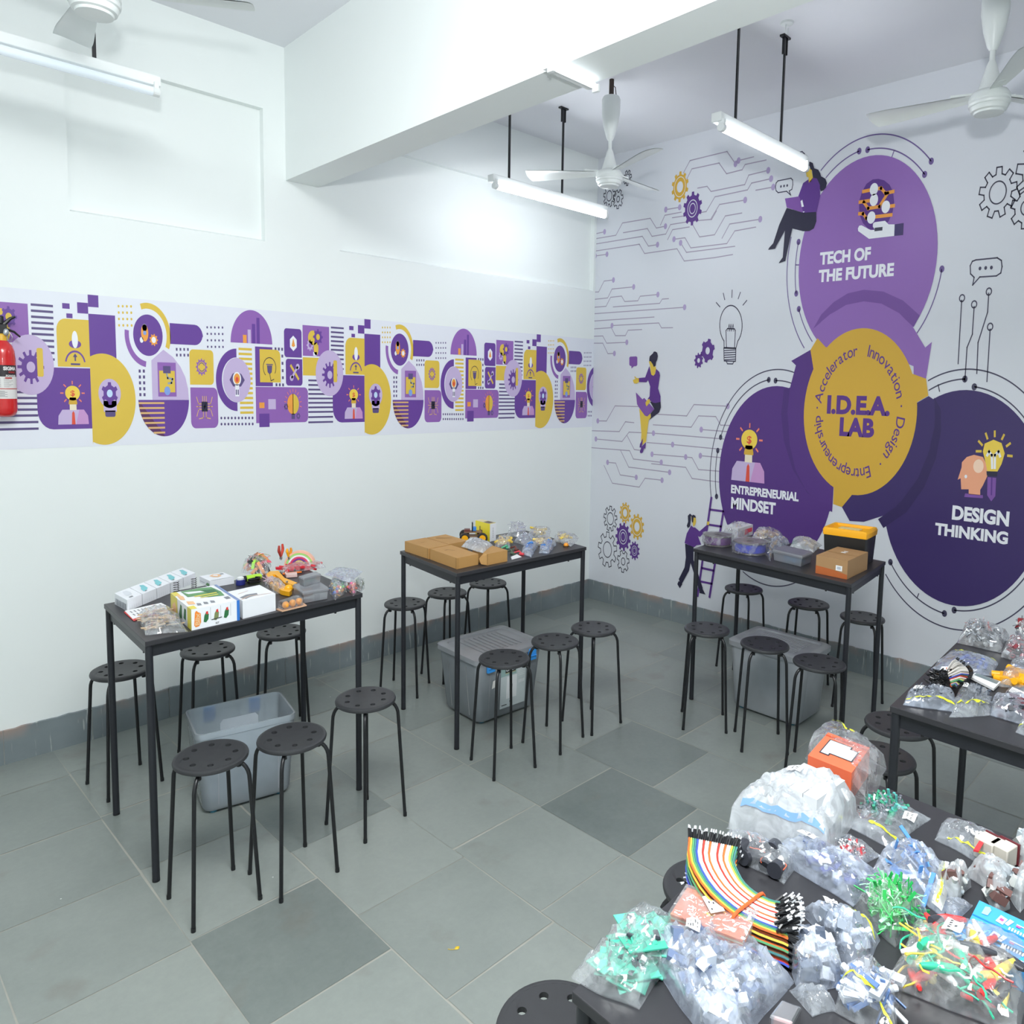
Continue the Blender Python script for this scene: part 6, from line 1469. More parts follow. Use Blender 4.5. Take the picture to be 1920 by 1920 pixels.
# loose wires with coloured ends
for k, (a, e, col, l) in enumerate((((1040, 350), (1105, 345), (80, 190, 140), 'green'), ((1120, 350), (1190, 370), (110, 50, 40), 'dark red'), ((1150, 400), (1240, 410), (226, 74, 84), 'red'), ((1080, 385), (1150, 405), (90, 110, 90), 'olive'))):
    p, q = at(*X(*a), TOP + .004), at(*X(*e), TOP + .004); b = MB(); mid = (p + q) / 2 + Vector((.006, -.006, .012)); b.tube([p, p.lerp(mid, .6), mid, mid.lerp(q, .5), q], .0035, 8); b.cyl(q - (q - p).normalized() * .012, q + (q - p).normalized() * .008, .0065, n=10, mi=0)
    simple(b, 'wire_lead', C('lead_' + l.replace(' ', '_'), col, .45), '%s wire lead lying before the servo bags on the middle table' % l, 'wire')
q = [at(*X(*p), TOP + .001) for p in ((1130, 440), (1190, 415), (1235, 440), (1140, 465))]; simple(MB().hexa(q, [v + Vector((0, 0, .002)) for v in q]), 'paper_scrap', m_paper, 'small printed paper slip at the front of the middle table', 'paper', smooth=0)
p = at(*X(1668, 335), TOP + .001); t = thing('rotary_control', 'orange knob poking out of the far right bag on the middle table', 'knob', tuple(p)); MB().lathe([(0, 0), (.011, 0), (.012, .008), (.008, .016), (0, .018)], 16, c=p).build('cap', C('orange_knob', (250, 160, 40), .35), t); MB().lathe([(.0122, .002), (.0135, .002), (.0135, .005), (.0122, .005)], 16, c=p).build('skirt', m_blk, t)

# ------------------------------------------------------------------ table before the mural
V = zoom(1290, 960, 5.053)
def spool(label, px, R, H, col, seed):
    c = at(*px, TOP + .001); t = thing('filament_spool', label, 'filament spool', tuple(c), group='filament spools')
    gr = C('spool_flange', (92, 80, 78), .4, var=.05)
    for z, nm in ((0, 'flange'), (H - .005, 'flange')):
        b = MB(); b.lathe([(R * .28, z + .001), (R, z + .001), (R, z + .005), (R * .28, z + .005), (R * .28, z + .001)], 36, c=c); b.build(nm, gr, t)
    b = MB(); n = 11; prof = [(R * .3, .006)]
    for k in range(n):
        z = .006 + (H - .012) * k / n; d = (H - .012) / n
        for j in range(4): prof.append((R * .86 + .003 * sin(pi * j / 4), z + d * j / 4))
    prof.append((R * .3, H - .006)); b.lathe(prof, 36, c=c); b.build('filament', C('filament_%d' % seed, col, .25), t)
    MB().lathe([(R * .26, .002), (R * .3, .002), (R * .3, H), (R * .26, H), (R * .26, .002)], 24, c=c).build('hub', gr, t)
    b = MB(); N = 40
    def wrapf(i, j):
        a = 2 * pi * i; z = .0005 + (H + .004) * j; v = Vector((cos(a) * 2.2 + seed, sin(a) * 2.2, z * 30)); r = R * (1.04 + .07 * mnoise.noise(v) + .05 * (1 - 2 * abs(mnoise.noise(v * 2.5))))
        return c + Vector((r * cos(a), r * sin(a), z))
    b.grid(wrapf, N, 8)
    def topf(i, j):
        a = 2 * pi * i; v = Vector((cos(a) * 2.2 + seed, sin(a) * 2.2, (H + .004) * 30)); r = R * (1.04 + .07 * mnoise.noise(v) + .05 * (1 - 2 * abs(mnoise.noise(v * 2.5)))) * (1 - j)
        return c + Vector((r * cos(a), r * sin(a), H + .0045 + .002 * mnoise.noise(v * 2 + Vector((j * 4, 0, 0)))))
    b.grid(topf, N, 6); b.build('shrink_film', F_crisp, t, smooth=30)
spool('spool of purple filament in clear film at the left end of the mural-side table', V(282, 305), .070, .048, (118, 56, 140), 1)
spool('spool of royal blue filament in clear film, second from the left', V(588, 378), .078, .052, (60, 74, 214), 2)
b = V(760, 430)
t_, Sf = bag('pleated clear film tail hanging from the blue filament spool', [V(720, 390), V(760, 330), V(800, 400), V(790, 465)], .022, F_crisp, 50, pw=.4, cr=.02)
# boxed packs behind
b = BX(V(350, 225), V(470, 260), V(612, 215), V(480, 160)[1]).body(); b.dec('r', .45, .35, .95, .75, 1); b.decp('r', [(.45, .2), (.7, .3), (.72, .5), (.45, .4)], 1); b.dec('l', .2, .3, .6, .7, 2)
simple(b.mb, 'small_box', [C('pale_box', (206, 206, 212)), C('crimson_print', (222, 62, 84)), C('silver_print', (170, 172, 180))], 'film-wrapped box with a red print behind the purple spool', 'box', b.base(), None, 0)
t_, Sf = bag('clear film wrapped round the red-printed box behind the purple spool', [V(330, 215), V(480, 150), V(625, 200), V(460, 275)], b.h + .012, F_crisp, 51, pw=.25, cr=.014)
t_, Sf = bag('clear bag of beige and red packets behind the blue spool', [V(600, 270), V(650, 190), V(890, 215), V(800, 290)], .050, F_crisp, 52, pw=.33, cr=.014)
many('beige_packet', ['beige packet in the bag behind the blue spool'], 'packet', 'beige packets behind the blue spool', Sf, 8, lambda b: b.box((0, 0, 0), (.06, .035, .012)), [C('beige_packet', (206, 188, 170), .5)], 3, rad=.008, box=(.25, .25, .75, .75))
t_, Sf = bag('clear bag of beige sachets with a green tag at the back of the mural-side table', [V(960, 340), V(1010, 245), V(1265, 315), V(1190, 380)], .040, F_milk, 53, pw=.4, cr=.010)
many('beige_sachet', ['beige sachet in the bag with the green tag'], 'packet', 'beige sachets with the green tag', Sf, 7, lambda b: b.box((0, 0, 0), (.07, .04, .010)), [C('sachet', (196, 182, 160), .55)], 4, rad=.007, box=(.35, .25, .85, .75))
q = [at(*V(*p), TOP + .004) for p in ((985, 330), (1000, 300), (1040, 305), (1035, 335))]; simple(MB().hexa(q, [v + Vector((0, 0, .018)) for v in q]), 'green_tag', C('teal_tag', (80, 160, 130), .5), 'small teal tag in front of the beige sachets', 'tag', smooth=0)
# food container
g, t, c = case('clear rectangular food container with sky blue contents', V(795, 455), V(1075, 525), V(1180, 478), V(1080, 418)[1], None)
many('sky_blue_part', ['sky blue plastic part inside the food container'], 'plastic part', 'sky blue parts in the food container', lambda s, t: c + g.b * (s - .5) * .8 + g.a * (t - .5) * .8 + Vector((0, 0, .045)), 14, lambda b: b.box((0, 0, 0), (.032, .022, .016)), [C('sky_plastic', (120, 190, 240), .4)], 6, zb=TOP + .001, rad=.011, box=(.1, .1, .9, .8), k=.45)
t_, Sf = bag('clear film sheet bunched behind the food container', [V(760, 400), V(790, 270), V(960, 290), V(900, 345)], .042, F_blue, 54, pw=.4, cr=.02)
# black tote with yellow lid
tl = [at(*V(*p), TOP + .150) for p in ((1278, 150), (1698, 205), (1798, 155), (1400, 85))]
F_ = tl[1]; b = BX.__new__(BX); F0 = Vector((F_.x, F_.y, TOP + .001)); hh = .150
b.setup(F0, Vector((tl[0].x - F_.x, tl[0].y - F_.y, 0)), Vector((tl[2].x - F_.x, tl[2].y - F_.y, 0)), hh)
t = thing('tool_tote', 'tall black tote with a bright yellow lid at the right of the mural-side table', 'storage tote', b.base())
c = F0 + (b.a + b.b) / 2
lp = lambda k, z: [c + b.b * x * k + b.a * y * k + Vector((0, 0, z)) for x, y in ((-.5, -.48), (-.46, -.5), (.46, -.5), (.5, -.48), (.5, .48), (.46, .5), (-.46, .5), (-.5, .48))]
MB().loft([lp(.90, 0), lp(.97, hh - .026)]).build('body', C('black_tote', (30, 29, 29), .45), t, smooth=30)
MB().loft([lp(1.0, hh - .028), lp(1.02, hh - .006), lp(.97, hh + .004)], 0, True, False).loft([lp(.97, hh + .004), lp(.84, hh + .004), lp(.80, hh - .006)], 0, False, True).build('lid', m_yelt, t, smooth=30)
MB().box((c.x, c.y, TOP + hh - .003), (.05, .09, .004), rz=.1).build('lid_sticker', C('lid_paper', (226, 206, 150), .5), t, smooth=0)
# brown parcel
b = BX(V(1208, 578), V(1506, 640), V(1697, 545), V(1520, 464)[1]).body(); b.decp('l', [(0, 0), (1, 0), (1, .24), (.55, .38), (0, .44)], 1); b.dec('l', .64, .38, .84, .66, 2, .0012); b.dec('l', .68, .45, .80, .60, 3, .0016); b.dec('t', .46, .0, .48, 1, 4); b.dec('t', .55, .45, .62, .6, 2); b.dec('t', .66, .45, .72, .58, 2)
simple(b.mb, 'parcel_box', [m_kraft2, C('orange_brown_band', (186, 100, 50), .6), m_paper, C('pale_print', (190, 196, 206)), C('parcel_tape', (156, 118, 78), .4)], 'square brown parcel with an orange band and a white sticker', 'parcel', b.base(), None, 0)
# ------------------------------------------------------------------ right table
A4 = zoom(1660, 1160, 7.385)
def wires_fan(b, c, r, n, mats_n, R0, R1, a0, a1, tip):
    for i in range(n):
        a = a0 + (a1 - a0) * i / (n - 1) + r.uniform(-.04, .04); z = r.uniform(.004, .03)
        p = [c + Vector((R0 * cos(a), R0 * sin(a), z)), c + Vector(((R0 + R1) / 2 * cos(a), (R0 + R1) / 2 * sin(a), z + .006)), c + Vector((R1 * cos(a), R1 * sin(a), z))]
        b.tube(p, .0016, 5, r.randrange(mats_n))
rain = [C('wire_white', (226, 222, 216)), C('wire_orange', (232, 110, 50)), C('wire_teal', (70, 130, 130)), C('wire_red', (190, 60, 50)), C('wire_green', (90, 160, 110)), C('wire_yellow', (236, 200, 80)), C('wire_blue', (70, 90, 190)), C('wire_brown', (120, 76, 56)), C('wire_grey', (150, 150, 156)), C('wire_violet', (120, 80, 160))]
# jumper bundle: black plugs on the left, fanned coloured leads on the right
c0 = at(*A4(885, 860), TOP); t = thing('jumper_bundle', 'bundle of black-tipped rainbow jumper wires bent round an orange band', 'jumper wires', tuple(c0))
pa, pb, pc = at(*A4(700, 900), TOP), at(*A4(930, 640), TOP), at(*A4(1140, 800), TOP); pd = at(*A4(1010, 930), TOP)
b = MB(); r = random.Random(11)
for i in range(170):
    s, u = r.random(), r.random(); p = at(*A4(560 + 270 * s + 60 * u, 1010 - 260 * u - 40 * s), TOP + .004 + r.random() * .026); d = Vector((r.uniform(-1, .2), r.uniform(-.7, .7), r.uniform(-.1, .5))).normalized(); b.cyl(p, p + d * .014, .0017, n=5)
po = b.build('black_plugs', m_blk, t); po['kind'] = 'stuff'
b = MB(); tips = MB()
for i in range(64):
    k = i / 63; e0 = (855 + 60 * k, 700 + 230 * k); e1 = (1000 + 210 * sin(pi * min(1, k * 1.02)), 540 + 420 * k)
    z = TOP + .006 + .03 * r.random(); p0 = at(*A4(*e0), z); p1 = at(*A4(*e1), z)
    mi = 0 if k < .45 else r.randrange(10)
    b.tube([p0, p0.lerp(p1, .5) + Vector((0, 0, .006)), p1.lerp(p0, .18)], .0016, 5, mi); d = (p1 - p0).normalized(); tips.cyl(p1 - d * .012, p1, .0022, n=5)
w = b.build('coloured_leads', rain, t); w['kind'] = 'stuff'
w = tips.build('lead_tips', m_blk, t); w['kind'] = 'stuff'
b = MB(); q = [at(*A4(*p), TOP + .020) for p in ((855, 690), (880, 715), (930, 735), (955, 770), (950, 830), (925, 870), (915, 930))]; b.tube(q, .0032, 8); b.build('rubber_band', C('orange_band', (244, 104, 50), .4), t)
def wbag(label, pts, H, m, sd, **k): return bag(label, [A4(*p) for p in pts], H, m, sd, **k)
t_, S1 = wbag('shiny clear bag of steel rings and red parts at the back of the right table', [(1010, 330), (1150, 150), (1720, 280), (1620, 470)], .070, F_crisp, 60, pw=.35, cr=.014)
many('steel_ring', ['steel ring inside the shiny bag at the back of the right table'], 'ring', 'steel rings in the shiny bag', S1, 26, lambda b: b.tube([(.010 * cos(k * pi / 8), .010 * sin(k * pi / 8), 0) for k in range(17)], .0022, 6), [m_steel], 3, flat=False, rad=.012, box=(.06, .2, .55, .85), k=.95)
stuff('steel_bits', 'small steel spacers in the shiny bag on the right table', 'hardware', S1, [('tube', .007), ('block', .007)], [m_steel, C('dark_steel', (70, 76, 84), .3, metal=.6), C('white_spacer', (226, 228, 230), .4)], 70, 5, box=(.05, .15, .6, .9), k=.95)
stuff('red_bits', 'red plastic bits at the right half of the shiny bag', 'hardware', S1, [('block', .009), ('strip', .010)], [C('coral_part', (216, 96, 92), .4), C('pale_part', (206, 196, 200), .4)], 26, 6, box=(.5, .1, .92, .6), k=.95)
t_, S1 = wbag('clear bag of pinkish crumpled parts at the right edge of the photo', [(1590, 520), (1680, 380), (1990, 420), (1960, 620)], .055, F_crisp, 61, pw=.4, cr=.014)
stuff('pink_parts', 'pinkish parts inside the bag at the right edge of the right table', 'parts', S1, [('ring', .010), ('block', .009), ('wire', .009)], [C('dusty_pink', (186, 120, 130), .4), C('deep_red_part', (140, 60, 70), .4), m_steel], 48, 7, k=.95)
t_, S1 = wbag('tall clear bag with dark red and white parts behind the pinkish bag', [(1790, 350), (1850, 210), (2060, 260), (2050, 430)], .075, F_crisp, 62, pw=.35, cr=.014)
stuff('red_white_parts', 'dark red and white parts in the tall bag behind the pinkish bag', 'parts', S1, [('block', .012), ('strip', .014)], [C('dark_red_part', (150, 50, 56), .4), m_wht, C('mid_grey_part', (120, 124, 132), .4)], 36, 8, k=.95)
t_, S1 = wbag('flat zip bag with blue-striped parts behind the jumper bundle', [(620, 690), (930, 430), (1560, 600), (1480, 780)], .022, F_blue, 63, zip=(.86, .05, .90, .95), pw=.4, cr=.010)
many('blue_marker', ['blue plastic part inside the zip bag behind the jumper bundle'], 'plastic part', 'blue parts behind the jumper bundle', S1, 9, lambda b: b.box((0, 0, 0), (.042, .008, .006)), [C('cobalt_part', (50, 90, 190), .35)], 5, rad=.005, box=(.45, .3, .8, .85))
t_, S1 = wbag('small zip bag of black chips at the front left corner of the right table', [(232, 1185), (330, 1040), (930, 1010), (1000, 1290)], .034, F_blue, 64, zip=(.13, .04, .13, .96), sticker=(.55, .25, .22, .2, .15), pw=.4, cr=.014)
stuff('black_chips', 'black chips filling the small zip bag at the front left corner of the right table', 'electronic parts', S1, [('chip', .008), ('strip', .010)], [C('chip_black', (42, 46, 56), .35), C('chip_leg', (150, 156, 166), .3, metal=.5)], 120, 9, box=(.26, .15, .9, .85), k=.95)
t_, S1 = wbag('clear zip bag with a folded edge in the middle of the right table front', [(900, 1350), (1020, 960), (1440, 1000), (1480, 1330)], .030, F_clear, 65, zip=(.18, .1, .18, .9), sticker=(.8, .22, .2, .16, .2), pw=.4, cr=.014)
stuff('grey_chips', 'grey components inside the folded-edge zip bag', 'electronic parts', S1, [('chip', .008), ('strip', .010)], [C('slate_part', (86, 94, 108), .35), C('chip_leg', (150, 156, 166), .3, metal=.5)], 70, 10, box=(.4, .4, .9, .9), k=.95)
t_, S1 = wbag('clear bag of dark parts hanging over the front edge of the right table', [(1440, 1330), (1500, 1130), (2060, 1180), (2040, 1500)], .046, F_blue, 66, pw=.4, cr=.014)
stuff('dark_parts', 'dark parts inside the bag at the front edge of the right table', 'electronic parts', S1, [('chip', .012), ('block', .009)], [C('chip_black', (42, 46, 56), .35), C('maroon_part', (110, 60, 70), .4)], 90, 11, box=(.1, .2, .95, .9), k=.9)
t_, S1 = wbag('clear zip bag poking out at the lower right of the right table', [(1800, 1560), (1880, 1480), (2050, 1500), (2020, 1640)], .020, F_clear, 67, zip=(.2, .1, .2, .9), pw=.4, cr=.014)
# paper cards and listing bag
q = [at(*A4(*p), TOP + .003) for p in ((1170, 830), (1240, 780), (1600, 900), (1500, 1000))]; b = MB().hexa(q, [v + Vector((0, 0, .006)) for v in q]); f4 = lambda i, j: (q[0] * (1 - i) + q[3] * i) * (1 - j) + (q[1] * (1 - i) + q[2] * i) * j + Vector((0, 0, .0066)); b.add([f4(.05, .55), f4(.95, .55), f4(.95, .95), f4(.05, .95)], [(0, 1, 2, 3)], 1)
for k in range(8): b.add([f4(.05 + .11 * k, .98), f4(.1 + .11 * k, .98), f4(.1 + .11 * k, 1.0), f4(.05 + .11 * k, 1.0)], [(0, 1, 2, 3)], 1)
simple(b, 'display_module', [m_paper, C('lcd_grey', (120, 136, 140), .3)], 'white display module lying beside the jumper bundle', 'display', smooth=0)
t_, S1 = wbag('clear bag with a printed parts list on the right table', [(1620, 1110), (1740, 940), (2040, 1000), (2020, 1260)], .026, F_clear, 68, pw=.4, cr=.006)
q = [at(*A4(*p), TOP + .030) for p in ((1640, 1090), (1760, 950), (2010, 1060), (1960, 1240))]; b = MB().hexa(q, [v + Vector((0, 0, .0012)) for v in q]); f4 = lambda i, j: (q[0] * (1 - i) + q[3] * i) * (1 - j) + (q[1] * (1 - i) + q[2] * i) * j + Vector((0, 0, .0016))
for k in range(14): b.add([f4(.06 + .065 * k, .12), f4(.08 + .065 * k, .12), f4(.08 + .065 * k, .85), f4(.06 + .065 * k, .85)], [(0, 1, 2, 3)], 1)
simple(b, 'parts_list', [m_paper, m_grey], 'white printed sheet with columns of lines near the yellow motors', 'paper', smooth=0)
# yellow motors
t_, S1 = wbag('clear bag of bright yellow motors at the right of the right table', [(1560, 930), (1640, 740), (2060, 790), (2040, 990)], .040, F_crisp, 69, pw=.35, cr=.006)
many('gear_motor', ['bright yellow gear motor in the bag at the right table'], 'motor', 'bright yellow motors on the right table', S1, 11, lambda b: (b.box((0, 0, 0), (.052, .020, .018)), b.cyl((.026, 0, 0), (.046, 0, 0), .009, n=12)), [C('bright_yellow', (252, 178, 24), .35)], 4, rad=.011, box=(.12, .2, .92, .8))
t_, S1 = wbag('clear bag with a blue card behind the yellow motors', [(1690, 730), (1760, 600), (2050, 660), (2040, 790)], .030, F_clear, 70, pw=.4, cr=.010)
q = [at(*A4(*p), TOP + .012) for p in ((1780, 690), (1800, 640), (1990, 720), (1960, 770))]; simple(MB().hexa(q, [v + Vector((0, 0, .002)) for v in q]), 'blue_card', C('sky_card', (70, 140, 206), .4), 'bright blue card inside the bag behind the yellow motors', 'card', smooth=0)

# ------------------------------------------------------------------ nearest table
G = zoom(1280, 1280, 3)
H4 = zoom(1240, 1500, 6.4); H5 = zoom(1540, 1460, 5.053); H6 = zoom(1340, 1360, 5.647); H1 = zoom(1060, 1660, 6.4); H2 = zoom(1340, 1660, 6.4); H3 = zoom(1620, 1660, 6.4)
# big bag over white boxes
def lift(px, py, X, Y): return zat(X, Y, py)
Fp = at(1530, 1588, TOP); Rp = at(1590, 1540, TOP); Lp = at(1428, 1532, TOP)
hb = zat(Fp.x, Fp.y, 1489) - TOP
t_, Sb = bag('large milky zip bag draped over a block of white boxes', [(1362, 1550), (1468, 1490), (1606, 1530), (1556, 1612)], hb * 1.0, F_milk, 80, zip=(.035, .12, .035, .95), zipm=m_zipb, sticker=(.62, .38, .17, .16, -.1), pw=.16, cr=.016, n=34)
bx = BX((1440, 1543), (1528, 1588), (1588, 1541), h=.01)
for i in range(3):
    for j in range(2):
        for k in range(2):
            s = BX.__new__(BX); s.setup(bx.F + bx.a * (.04 + .30 * i) + bx.b * (.05 + .45 * j) + Vector((0, 0, hb * .43 * k)), bx.a * .28, bx.b * .42, hb * .42); s.body()
            o = simple(s.mb, 'white_box', C('dull_white_card', (222, 224, 228), .5), 'plain white box inside the large milky bag', 'box', s.base(), 'white boxes in the large milky bag', 0)
# orange printed box in its own bag
tp = [(1552, 1378), (1631, 1403), (1597, 1450), (1515, 1417)]
cF = at(1606, 1506, TOP); oh = zat(cF.x, cF.y, 1450) - TOP
P4 = [at(*p, TOP + oh) for p in tp]
b = BX.__new__(BX); F_ = Vector((P4[2].x, P4[2].y, TOP + .001)); b.setup(F_, Vector((P4[3].x - F_.x, P4[3].y - F_.y, 0)), Vector((P4[1].x - F_.x, P4[1].y - F_.y, 0)), oh); b.body()
m_oj = C('orange_red_card', (236, 112, 76), .45); 
b.decp('t', [(.30, .12), (.30, .62), (.22, .62), (.22, .85), (.78, .85), (.78, .30), (.70, .30), (.70, .12)], 3, .0008); b.decp('t', [(.32, .15), (.32, .65), (.25, .65), (.25, .82), (.75, .82), (.75, .33), (.67, .33), (.67, .15)], 1, .0011)
b.dec('t', .86, 0, .9, 1, 2, .0009); b.dec('r', .0, .72, 1, .76, 2); b.dec('r', .12, .1, .4, .65, 2); b.dec('r', .55, .1, .85, .65, 2)
simple(b.mb, 'printed_carton', [m_oj, m_paper, C('dark_orange_print', (206, 84, 50), .45), m_inkk], 'orange-red carton with a white panel behind the large milky bag', 'carton', b.base(), None, 0)
t_, Sq = bag('clear zip bag pulled round the orange-red carton', [(1508, 1420), (1552, 1370), (1662, 1440), (1622, 1530)], oh + .008, F_crisp, 81, zip=(.93, .1, .93, .5), pw=.14, cr=.010)
# resistors, leds
t_, Sg = bag('zip bag of green resistors at the back edge of the nearest table', [H5(205, 430), H5(505, 150), H5(1035, 370), H5(655, 645)], .020, F_clear, 82, zip=(.12, .45, .17, .98), sticker=(.62, .88, .18, .2, -.35), pw=.4, cr=.010)
Sg0 = Sg
t_.children[1].location.z += .0
stuff('resistors', 'green resistors with long leads in the zip bag at the back edge', 'resistors', Sg, [('rod', .017)], [C('resistor_green', (66, 160, 126), .4), C('resistor_teal', (90, 176, 170), .4), m_steel], 110, 12, box=(.5, .12, .92, .6), k=.95)
t_, Sg = bag('small bag of red-tipped leads lying on the black tabletop', [H5(92, 705), H5(232, 520), H5(590, 718), H5(345, 835)], .014, F_clear, 83, pw=.4, cr=.008)
stuff('leds', 'tiny red and silver parts in the small bag on the black tabletop', 'electronic parts', Sg, [('led', .009), ('rod', .009)], [m_steel, C('led_red', (196, 60, 70), .3), C('led_white', (230, 230, 232), .3)], 110, 13, box=(.12, .15, .68, .85), k=.98)
# motor bag beside ribbon
t_, Sg = bag('clear bag of small black motors beside the ribbon cable', [H4(725, 600), H4(775, 425), H4(1640, 720), H4(1480, 1010)], .036, F_clear, 84, pw=.35, cr=.010)
many('small_motor', ['small black motor inside the bag beside the ribbon cable'], 'motor', 'small black motors beside the ribbon cable', Sg, 9, lambda b: (b.cyl((-.014, 0, 0), (.014, 0, 0), .012, n=18), b.cyl((.014, 0, 0), (.022, 0, 0), .002, n=8)), [C('motor_black', (52, 54, 62), .35)], 5, rad=.012, box=(.14, .2, .85, .85))
stuff('orange_leads', 'thin orange leads among the small black motors', 'wires', Sg, [('wire', .012)], [C('lead_orange', (226, 104, 66), .45)], 8, 14, k=.9)
# blue-ish flat bag with sticker
t_, Sg = bag('long bluish bag with a white sticker in the middle of the nearest table', [G(470, 950), G(650, 905), G(1120, 1095), G(960, 1250)], .034, F_blue, 85, sticker=(.62, .28, .18, .26, .1), pw=.4, cr=.016)
stuff('blue_grey_parts', 'bluish grey parts inside the long bluish bag', 'electronic parts', Sg, [('chip', .011), ('tube', .008)], [C('blue_grey_part', (104, 118, 150), .35), C('indigo_part', (70, 76, 150), .35), C('ice_part', (206, 214, 226), .3)], 60, 15, box=(.25, .3, .9, .9), k=.8)
# upright zip bag with wide yellow seal
t_, Sg = bag('clear zip bag with a wide pale seal crossing the right middle of the nearest table', [H5(480, 850), H5(760, 560), H5(1230, 900), H5(1135, 1290)], .030, F_blue, 86, zip=(.05, .90, .93, .90), zipm=m_zip, pw=.38, cr=.016)
stuff('blue_strips', 'thin blue strips in the bag with the wide pale seal', 'wires', Sg, [('strip', .018)], [C('azure_strip', (90, 150, 220), .4), C('pale_strip', (214, 222, 234), .4)], 22, 16, k=.8)
q = [Sg(s, t, .003) for s, t in ((.02, .84), (.98, .84), (.99, .99), (.01, .99))]; bb = MB().grid(lambda i, j: Sg(.02 + .96 * i, .84 + .14 * j, .0012), 16, 3); bb.build('seal_band', film('seal_milk', (246, 248, 240), .35, .2, .3, .4), t_, smooth=60)
# green strips
t_, Sg = bag('clear zip bag full of green wire strips at the centre right of the nearest table', [G(955, 1265), G(1110, 1140), G(1400, 1310), G(1195, 1475)], .046, F_crisp, 87, pw=.4, cr=.014)
stuff('green_strips', 'bright green wire strips inside the clear zip bag', 'wires', Sg, [('strip', .012), ('wire', .010)], [C('wire_bright_green', (70, 214, 110), .4), C('wire_mid_green', (40, 180, 90), .4), C('wire_mint', (180, 246, 200), .35)], 240, 17, box=(.14, .16, .86, .86), k=.95)
# right back bag with card and white blocks
t_, Sg = bag('clear zip bag with white cards by the far right corner of the nearest table', [H5(1080, 560), H5(1170, 395), H5(1800, 670), H5(1640, 880)], .030, F_clear, 88, zip=(.1, .2, .1, .98), sticker=(.42, .6, .2, .2, -.25), pw=.38, cr=.010)
q4 = [(1440, 690), (1510, 580), (1560, 580), (1490, 700)]
q = [at(*H5(*p), TOP + .030) for p in q4]; simple(MB().hexa(q, [v + Vector((0, 0, .003)) for v in q]), 'red_stripe_card', C('red_card', (226, 60, 66), .4), 'bright red card edge beside the beige blocks', 'card', smooth=0)
for k, (x, y) in enumerate(((1575, 690), (1715, 745))):
    p = at(*H5(x, y), TOP + .012); simple(MB().box((p.x, p.y, TOP + .0185), (.032, .030, .034), rz=radians(-14)), 'beige_block', C('beige_block', (206, 200, 190), .5), ('beige block next to the red card at the far right of the nearest table', 'beige block farther right behind the beige block with the red card')[k], 'block', group='beige blocks', bevel=.002)
    simple(MB().box((p.x + .0172 * cos(radians(-14)), p.y - .006, TOP + .019), (.003, .031, .035), rz=radians(-14)), 'dark_red_strip', C('dark_red_strip', (110, 40, 48), .4), ('dark red strip between the two beige blocks', 'dark red strip on the right side of the right beige block')[k], 'strip')
# pouches of white modules
for k, (qd, sd) in enumerate((([(1120, 1060), (1260, 940), (1420, 1010), (1300, 1160)], 89), ([(1340, 900), (1560, 790), (1850, 1000), (1640, 1080)], 90), ([(1530, 1090), (1640, 1010), (1790, 1220), (1650, 1270)], 91), ([(1760, 1080), (1900, 900), (2020, 1100), (1900, 1260)], 92), ([(1800, 760), (1900, 590), (2020, 700), (1960, 900)], 93))):
    t_, Sg = bag(('crumpled pouch of white modules just right of the wide pale seal', 'crumpled pouch of pale modules left of the beige blocks', 'rounded milky pouch above the blue boxes', 'milky pouch at the right edge above the blue boxes', 'tall milky pouch at the far right corner of the nearest table')[k], [H5(*p) for p in qd], (.042, .036, .044, .044, .05)[k], F_milk, sd, pw=.38, cr=.016)
    stuff('white_modules', ('pale modules inside the pouch right of the wide pale seal', 'pale modules inside the pouch left of the beige blocks', 'pale modules inside the rounded pouch above the blue boxes', 'pale modules in the pouch at the right edge above the blue boxes', 'pale modules in the tall pouch at the far right corner')[k], 'modules', Sg, [('block', .012), ('tube', .010)], [C('ivory_module', (214, 218, 214), .4), C('pale_grey_module', (176, 186, 192), .35), C('brown_bit', (110, 80, 76), .4)], 24, sd, box=(.15, .15, .85, .85))
# flat bluish bag under the blue boxes
t_, Sg = bag('flat bluish empty bag lying above the blue boxes', [H3(900, 250), H3(960, 130), H3(1320, 230), H3(1120, 410)], .010, F_blue, 94, pw=.4, cr=.008)
